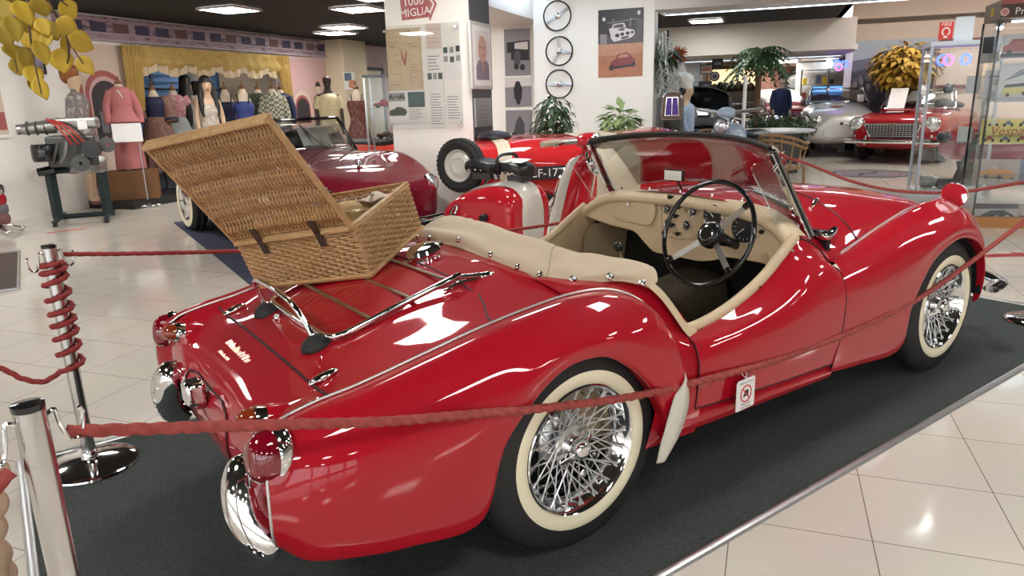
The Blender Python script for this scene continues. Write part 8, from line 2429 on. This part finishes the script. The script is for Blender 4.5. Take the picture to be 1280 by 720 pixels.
mat('tin_yellow_sign', (.66, .60, .20), .4); mat('tin_grey', (.40, .38, .36), .4); mat('tin_beige', (.42, .37, .33), .4, noise=(6, (.30, .25, .22), .3)); mat('tin_white', (.60, .63, .66), .4); mat('tin_orange', (.55, .25, .06), .4); mat('tin_blue', (.14, .18, .26), .4); mat('tin_black', (.03, .03, .035), .4)
sil = lambda cx, cy, s, h: [(cx-s, cy-h*.3), (cx+s, cy-h*.3), (cx+s*.95, cy), (cx+s*.55, cy+h*.15), (cx+s*.3, cy+h*.6), (cx-s*.35, cy+h*.6), (cx-s*.6, cy+h*.1), (cx-s, cy-h*.05)]
vt, M, w, h = tin((1228, 148), (1290, 180), 'tin_yellow_sign', 'yellow tin sign with scooters and red script lettering in the glass cabinet',
    [('border', 'tin_white', [(0, 0), (1, 0), (1, .03), (0, .03)]), ('border', 'tin_white', [(0, .97), (1, .97), (1, 1), (0, 1)])]+
    [('scooter', m, sil(cx, cy, .09, .16)) for cx, cy, m in ((.22, .82, 'tin_white'), (.50, .80, 'tin_blue'), (.80, .80, 'tin_blue'), (.18, .22, 'mural_red'), (.48, .20, 'tin_blue'), (.80, .22, 'mural_red'))]+
    [('scooter_wheel', 'tin_black', oval(cx+d, cy-.07, .028, .06, 10)) for cx, cy in ((.22, .82), (.50, .80), (.80, .80), (.18, .22), (.48, .20), (.80, .22)) for d in (-.07, .07)])
text('lettering', 'Vespa', .115, 'ink_red', vt, M @ Matrix.Translation((0, .0, .009)) @ Matrix(((1, .25, 0, 0), (0, 1, 0, 0), (0, 0, 1, 0), (0, 0, 0, 1))), .0006)
tin((1219, 199), (1273, 231), 'tin_beige', 'beige tin sign of an orange convertible in the glass cabinet', [('car_shadow', 'tin_black', [(.12, .28), (.88, .22), (.86, .34), (.14, .38)]), ('car_body', 'tin_orange', [(.08, .40), (.14, .32), (.86, .28), (.90, .42), (.80, .56), (.62, .60), (.50, .62), (.30, .60), (.14, .54)]), ('windscreen', 'tin_grey', [(.34, .60), (.38, .74), (.50, .76), (.52, .62)]), ('wheel', 'tin_black', oval(.28, .32, .055, .10)), ('wheel', 'tin_black', oval(.56, .30, .055, .10)), ('tail_wing', 'tin_orange', oval(.74, .40, .12, .16))])
tin((1217, 254), (1269, 283), 'tin_grey', 'dark grey photographic tin sign low in the glass cabinet', [('car', 'tin_black', [(.2, .2), (.9, .25), (.92, .5), (.7, .72), (.4, .7), (.2, .5)]), ('car_light', 'tin_white', oval(.55, .42, .05, .07)), ('car_light', 'tin_white', oval(.78, .44, .05, .07)), ('sky', 'bw_dark', [(0, .75), (1, .8), (1, 1), (0, 1)])])
tin((1270, 255), (1300, 284), 'tin_beige', 'pale tin sign cut by the right edge, low in the glass cabinet', [('wheel', 'tin_black', oval(.4, .45, .22, .25)), ('car', 'tin_grey', [(.2, .5), (.9, .5), (.9, .7), (.3, .7)])])
tin((1276, 200), (1310, 232), 'tin_blue', 'dark tin sign cut by the right edge beside the orange convertible sign', [('car', 'tin_orange', [(.2, .15), (.9, .15), (.9, .35), (.2, .35)])])
tin((1251, 80), (1292, 127), 'tin_white', 'pale tin sign with a yellow bus in the glass cabinet', [('bus', 'tin_yellow_sign', [(.12, .18), (.90, .22), (.92, .40), (.14, .38)]), ('bus_windows', 'tin_black', [(.16, .38), (.90, .42), (.86, .50), (.20, .46)]), ('stripes', 'tin_blue', [(.12, .55), (.92, .80), (.92, .90), (.3, .66)]), ('stripes', 'tin_blue', [(.3, .68), (.92, .92), (.9, .97), (.5, .80)]), ('wheel', 'tin_black', oval(.28, .19, .05, .05)), ('wheel', 'tin_black', oval(.70, .22, .05, .05))])
tin((1254, 43), (1292, 72), 'tin_white', 'tin sign with a red car under the spotlight of the glass cabinet', [('car_body', 'mural_red', [(.05, .25), (.95, .25), (.95, .52), (.72, .60), (.60, .78), (.30, .78), (.18, .58), (.05, .50)]), ('road', 'tin_black', [(0, .05), (1, .05), (1, .22), (0, .22)]), ('wheel', 'tin_black', oval(.25, .24, .08, .12)), ('wheel', 'tin_black', oval(.78, .24, .08, .12))])
tin((1232, 88), (1250, 127), 'tin_white', 'white tin sign with small grey drawings left of the bus sign', [('drawing', 'tin_grey', oval(.6, .62, .22, .10)), ('drawing', 'tin_grey', oval(.5, .24, .18, .10)), ('drawing', 'tin_blue', [(.2, .75), (.8, .78), (.8, .84), (.2, .82)]), ('line', 'tin_grey', [(.1, .06), (.9, .06), (.9, .10), (.1, .10)])], du=.12)
tin((1229, 45), (1248, 78), 'tin_grey', 'dark and pale tin signs stacked behind the upper left glass of the cabinet', [('picture', 'tin_black', [(.05, .35), (.6, .35), (.6, .95), (.05, .95)]), ('picture', 'tin_white', [(.65, .4), (.95, .4), (.95, .8), (.65, .8)])], du=.25)
sp2 = thing('spotlight', 'bright round spotlight under the header of the glass cabinet', 'lamp', onu(1250, 33, U2+.16))
mb().ell((0, 0, 0), (.03, .03, .03), 16, 10).build('bulb', 'spot_white', sp2)
mb().lathe([(.034, -.005), (.038, .03), (.02, .06), (0, .06)], 20).build('housing', 'steel', sp2)
for s in (1,):
    tag(slab(U2+.10, U2+.12, tuv(P)[1]-W2+.1, tuv(P)[1]-.12, zc2-.03, zc2-.012, 'cabinet_light', mat('led_soft', (.9, .95, 1), .4, emis=(.7, .85, 1.0), es=2.2)), 'bright light bar under the header of the glass cabinet', 'light strip')
pt2 = thing('price_sticker', 'small yellow sticker on the side of the cabinet header', 'sticker', (0, 0, 0))
Mq, w, h = quad((1227, 17), (1236, 25), 'v', tuv(P)[1]+.002)
q = wall_frame(UV(U2+.28, tuv(P)[1]+.0, zc2+.08), (0, 1)); panel('sheet', q, .08, .07, .003, 'card_yellow', pt2)

# ---- far room: pictures, lit niche, brick wall with television, shelves, cars
for k, (a, c, lb, m) in enumerate((((876, 81), (890, 92), 'small pale car picture on the beige wall, upper one', 'tin_beige'), ((874, 102), (889, 113), 'small dark picture on the beige wall under the round clock', 'tin_black'), ((891, 74), (903, 84), 'dark car picture at the top of the beige wall', 'tin_black'))):
    D_ = 16.2
    P_ = hp((a[0]+c[0])/2, (a[1]+c[1])/2, D_); w = (c[0]-a[0])/CAM_F*D_; h = (c[1]-a[1])/CAM_F*D_
    t = thing('small_picture', lb, 'picture', (0, 0, 0)); M = wall_frame(P_, UU); panel('frame', M, w, h, .03, 'bw_black', t); shape(t, M, 'print', m, [(-w*.43, -h*.4), (w*.43, -h*.4), (w*.43, h*.4), (-w*.43, h*.4)], .03, .032)
    shape(t, M, 'printed_car', 'mural_red' if k == 0 else 'bw_mid', [(-w*.35, -h*.2), (w*.35, -h*.2), (w*.3, .02), (0, h*.15), (-w*.3, .0)], .032, .034)
bw2 = slab(16.6, 16.7, .70, 1.55, 0, 2.05, 'wall_pictures', 'white_wall'); struct(bw2)
bw2.location = BU*-.1
P_ = hp(893.5, 95.5, 16.2)
ck = thing('wall_clock', 'small dark round clock on the beige wall of the far room', 'clock', P_)
Mk = wall_frame(Vector((0, 0, 0)), UU)
mb().lathe([(0, .03), (.085, .03), (.10, .02), (.10, 0)], 28, Mk).build('case', 'bw_black', ck)
mb().lathe([(.05, .031), (.075, .031), (.075, .030)], 28, Mk).build('dial', 'bw_mid', ck)
Pn = gd(915, 18.6)
nc = thing('lit_niche', 'brown-framed display niche with a warm lit background in the far room', 'display niche', (Pn.x, Pn.y, 0), BA)
zt, zm = hp(915, 86, 18.6).z, hp(915, 108, 18.6).z
mb().box((.25, 0, 1.0), (.10, 1.15, 2.0)).build('back', mat('niche_brown', (.10, .06, .03), .6), nc, smooth=False)
for y in (-.58, .58): mb().box((0, y, 1.0), (.5, .07, 2.0)).build('frame', 'brown_wood', nc, smooth=False)
mb().box((0, 0, 1.98), (.5, 1.2, .07)).build('frame', 'brown_wood', nc, smooth=False)
mb().box((.19, 0, (zt+zm)/2), (.02, 1.05, zt-zm)).build('lit_panel', mat('niche_light', (.8, .65, .42), .6, emis=(1.0, .72, .38), es=.75), nc, smooth=False)
for k in range(7): mb().ell((.05, -.42+.14*k, zm-.02+.02*(k % 3)), (.08, .08, .10), 12, 8, jit=.1).build('exhibit', 'hair_black' if k % 2 else 'niche_brown', nc)
mb().box((.05, 0, zm/2-.06), (.4, 1.05, zm-.12)).build('counter', 'niche_brown', nc, smooth=False)
Pt = hp(995, 102, 21.5)
tv = thing('television', 'old tube television hung on the brick wall of the far room', 'television', Pt, BA)
mb().box((0, 0, 0), (.30, .62, .46)).build('case', 'bw_black', tv, bevel=.05)
mb().ell((-.14, 0, .0), (.04, .26, .19), 20, 12).build('screen', mat('tv_screen', (.36, .37, .35), .2), tv)
mb().box((.4, 0, 0), (.9, .06, .06)).build('bracket', 'black_gloss', tv)
Pt = hp(998, 94, 21.9)
f_ = thing('small_picture', 'tilted framed picture on the brick wall above the television', 'picture', Pt, BA)
mb().box((0, 0, 0), (.04, .40, .30)).build('frame', 'bw_black', f_, smooth=False); mb().box((-.022, 0, 0), (.006, .32, .22)).build('print', 'tin_beige', f_, smooth=False)
# shop shelves with screens
Ps = gd(1034, 20.2)
sh2 = thing('shop_shelving', 'steel and glass shop shelving with goods at the far end of the hall', 'shelving', (Ps.x, Ps.y, 0), BA)
for y in (-.62, 0, .62): mb().tube([(0, y, 0), (0, y, 1.85)], .025, 8).build('upright', 'alu', sh2)
for z in (.4, .75, 1.1, 1.45, 1.8): mb().box((.12, 0, z), (.36, 1.3, .02)).build('shelf', 'marble_top', sh2, smooth=False)
mb().box((.4, 0, 1.0), (.03, 1.5, 2.0)).build('back', 'tin_grey', sh2, smooth=False)
rr = random.Random(14)
cols = ('tin_white', 'card_yellow', 'tin_blue', 'mural_red', 'tin_beige', 'leaf_pale', 'tin_black', 'paper')
kinds = ('white box', 'yellow box', 'blue box', 'red box', 'beige box', 'green box', 'black box', 'pale box')
for z, zn in ((.76, 'second'), (1.11, 'third'), (1.46, 'fourth')):
    for k in range(8):
        h = rr.uniform(.10, .22); y = -.55+.155*k; c = rr.randrange(8)
        if z == 1.11 and 1 <= k <= 5: continue
        o = mb().box((0, 0, h/2), (.14, rr.uniform(.09, .13), h)).build('shop_box', cols[c], smooth=False, bevel=.004)
        o.matrix_world = Matrix.Translation(Vector((Ps.x, Ps.y, z))+BU*.06+BV*(y)) @ Matrix.Rotation(BA, 4, 'Z')
        tag(o, 'small %s on the %s shelf of the far shop shelving' % (kinds[c], zn), 'box', 'boxes %s on the %s shelf of the shop shelving' % (kinds[c], zn))
for y, lb in ((.18, 'left'), (-.20, 'right')):
    P_ = Vector((Ps.x, Ps.y, 1.11))+BU*.02+BV*y
    m_ = thing('monitor', 'blue-lit monitor on the far shop shelving, %s of the two' % lb, 'monitor', P_, BA, 'monitors on the shop shelving')
    mb().box((0, 0, .18), (.03, .34, .24)).build('case', 'black_gloss', m_, smooth=False); mb().box((-.017, 0, .18), (.004, .31, .21)).build('screen', 'screen_blue', m_, smooth=False); mb().box((0, 0, .03), (.10, .10, .06)).build('foot', 'black_gloss', m_)
P_ = Vector((Ps.x, Ps.y, 1.82))+BU*.05
sp3 = thing('shop_lamp', 'bright bluish lamp on top of the far shop shelving', 'lamp', P_)
mb().ell((0, 0, .12), (.08, .08, .10), 16, 10).build('globe', 'spot_white', sp3); mb().lathe([(.06, 0), (.05, .02), (.02, .04)], 18).build('foot', 'alu', sp3)
Pq = hp(1052, 82, 17.0)
ns2 = thing('neon_sign', 'blue, red and yellow neon shapes beside the end post of the far room', 'neon sign', Pq, BA)
for m, y, z in (('neon_blue', -.05, .03), ('neon_pink', .05, -.03), ('neon_blue', .10, .05)): mb().tube([(0, y+.06*math.cos(a), z+.06*math.sin(a)) for a in np.linspace(0, 2*PI, 18, endpoint=False)], .018, 6, closed=True).build('tube', m, ns2)
mb().tube([(.02, 0, .05), (.02, 0, 2.05-Pq.z)], .01, 6).build('hanger', 'alu', ns2)
# red and white car, white roofed car, dark clad figure
P_ = gd(972, 20.6)
rw = thing('red_white_car', 'red and white old car with chrome details at the far end of the hall', 'car', P_, face_cam(P_)-PI/2+R(12))
car_body(rw, 'body', 'cab_red', [(1.8, .5, .4, .55, .72, 3), (1.6, .72, .28, .6, .92, 3.6), (.5, .76, .24, .64, .98, 4), (-1.2, .76, .24, .64, .98, 4), (-1.8, .6, .34, .6, .84, 3)])
car_body(rw, 'roof', 'white', [(.75, .40, .94, 1.0, 1.06, 3), (.4, .58, .94, 1.1, 1.30, 3.4), (-.5, .60, .94, 1.12, 1.36, 3.4), (-1.1, .46, .94, 1.02, 1.10, 3)])
for s in (-1, 1):
    car_wheel(rw, 1.1, s*.66, .3, white=True); car_wheel(rw, -1.1, s*.66, .3, white=True); headlamp(rw, (1.72, s*.52, .72), .1)
mb().tube(spl([(1.7, -.76, .45), (1.9, -.4, .45), (1.9, .4, .45), (1.7, .76, .45)], 20), .05, 8).build('bumper', 'chrome', rw)
for s in (-1, 1): mb().tube([(1.2, s*.775, .72), (-1.6, s*.77, .70)], .03, 6).build('side_trim', 'white', rw)
P_ = gd(905, 15.5)
bk = thing('black_car', 'low black car parked beyond the palm trunk', 'car', gd(924, 16.4), BA+R(199))
car_body(bk, 'body', 'black_paint', [(1.7, .4, .36, .46, .6, 2.8), (1.5, .66, .26, .52, .78, 3.4), (.4, .70, .22, .56, .86, 3.6), (-1.2, .70, .22, .56, .84, 3.6), (-1.7, .5, .32, .5, .66, 2.8)], bumps=((1.2, .5, .06, .4, .15), (-1.1, .5, .06, .4, .15)))
for s in (-1, 1): car_wheel(bk, 1.05, s*.6, .28); car_wheel(bk, -1.05, s*.6, .28); headlamp(bk, (1.55, s*.45, .62), .08)
windscreen(bk, .35, .86, .12, 1.10, .55, .48)
P_ = gd(977, 18.45)
ms = mannequin('figure in a dark jacket standing before the far red and white car', P_, face_cam(P_, .4), top=1.36, legs=True)
cloth(ms, 'jacket', 'cloth_navy', [(1.38, .09, 0), (1.32, .18, 0), (1.15, .20, 0), (.85, .20, 0), (.7, .21, 0)])
for s in (-1, 1): sleeve(ms, 'sleeve', 'cloth_navy', s, [(.15, .01, 1.33), (.205, .01, 1.1), (.20, -.05, .90)], [.068, .06, .05])
for s in (-1, 1): mb().tube([(s*.085, 0, .85), (s*.08, 0, .45), (s*.075, .01, .08)], [.09, .07, .055], 12).build('trouser_leg', 'hair_black', ms)
mb().ell((0, .02, 1.60), (.09, .10, .08), 14, 10).build('hair', 'hair_black', ms)
# ================================================================== ceiling panels
lamp_at = [(on(287, 12, 2, 2.6), 'ceiling light panel over the costumes, left of the two seen there'), (on(430, 34, 2, 2.6), 'ceiling light panel over the far end of the costumes, partly behind a bracket'),
           (on(470, -4, 2, 2.6), 'ceiling light panel cut by the top edge beside the white pillar'), (on(883, 26, 2, 2.6), 'ceiling light panel in the black ceiling beyond the white beam')]
for P_, l_ in lamp_at: ceiling_lamp(P_, l_)
k = 0
for u in (-8.8, -5.4, -2.0, 1.2, 3.6):
    for v in (-7.2, -4.6, -1.6, 1.2, 2.9, 5.6):
        if v == 2.9: continue
        if (u, v) == (3.6, -1.6): u, v = 3.6, -.8
        ceiling_lamp(UV(u, v), 'ceiling light panel out of the picture above the visitors', s=.55)
for u, v in ((13.2, -3.2), (13.2, -5.2), (13.2, -7.2), (11.2, -3.2), (11.2, -5.2), (11.2, -7.2), (9.2, -3.2), (9.2, -5.2), (9.2, -7.2), (10.0, 3.2), (13, 6), (10, 6.8), (7.2, 4.6), (8.5, 9.2), (20, .2), (18, -1.2), (22, -.6)):
    t = ceiling_lamp(UV(u, v), 'ceiling light panel out of the picture over the far displays', s=.55)
    if u < 15 and v < -2.1: t.location.z = RC-.03
    if u > 15: t.location.z = 2.02

ceiling_lamp(UV(4.56, -2.5), 'small square ceiling light out of the picture that glints on the floor by the carpet', s=.17)
# unseen spotlights added under the ceiling to brighten pillar, walls and mural
def added_spot(P, target, W, label, size=R(62)):
    t = thing('added_spotlight', label, 'spotlight', P, 0, 'added unseen spotlights under the ceiling')
    d = (target-P).normalized(); M = (-d).to_track_quat('Z', 'Y').to_matrix().to_4x4()
    mb().lathe([(.045, -.02), (.05, -.02), (.05, .12), (.03, .15), (0, .15)], 24, M).build('housing', 'black_gloss', t)
    mb().tube([(0, 0, .02), (0, 0, CZ-P.z)], .012, 8).build('bracket', 'black_gloss', t)
    l = bpy.data.lights.new('lamp', 'SPOT'); l.energy = W; l.spot_size = size; l.spot_blend = .8; l.shadow_soft_size = .04; l.color = (1, .95, .88)
    o = bpy.data.objects.new('lamp', l); COL.objects.link(o); o.parent = t; o.matrix_local = M @ Matrix.Translation((0, 0, -.03))
added_spot(UV(1.9, 2.6, 2.5), UV(4.5, 2.3, 1.4), 50, 'added unseen spotlight aimed at the white pillar, over the top of the picture')
added_spot(UV(4.2, .9, 2.5), UV(7.3, 1.2, 1.4), 80, 'added unseen spotlight aimed at the hung steering wheels, over the top of the picture', R(75))
added_spot(UV(2.6, 5.6, 2.5), UV(5.4, 8.0, 1.3), 60, 'added unseen spotlight aimed at the white wall behind the engine, over the top of the picture', R(75))
added_spot(UV(11.2, -5.0, 2.9), UV(15.2, -4.2, 1.9), 40, 'added unseen spotlight aimed at the dark crowd mural in the recess', R(80))
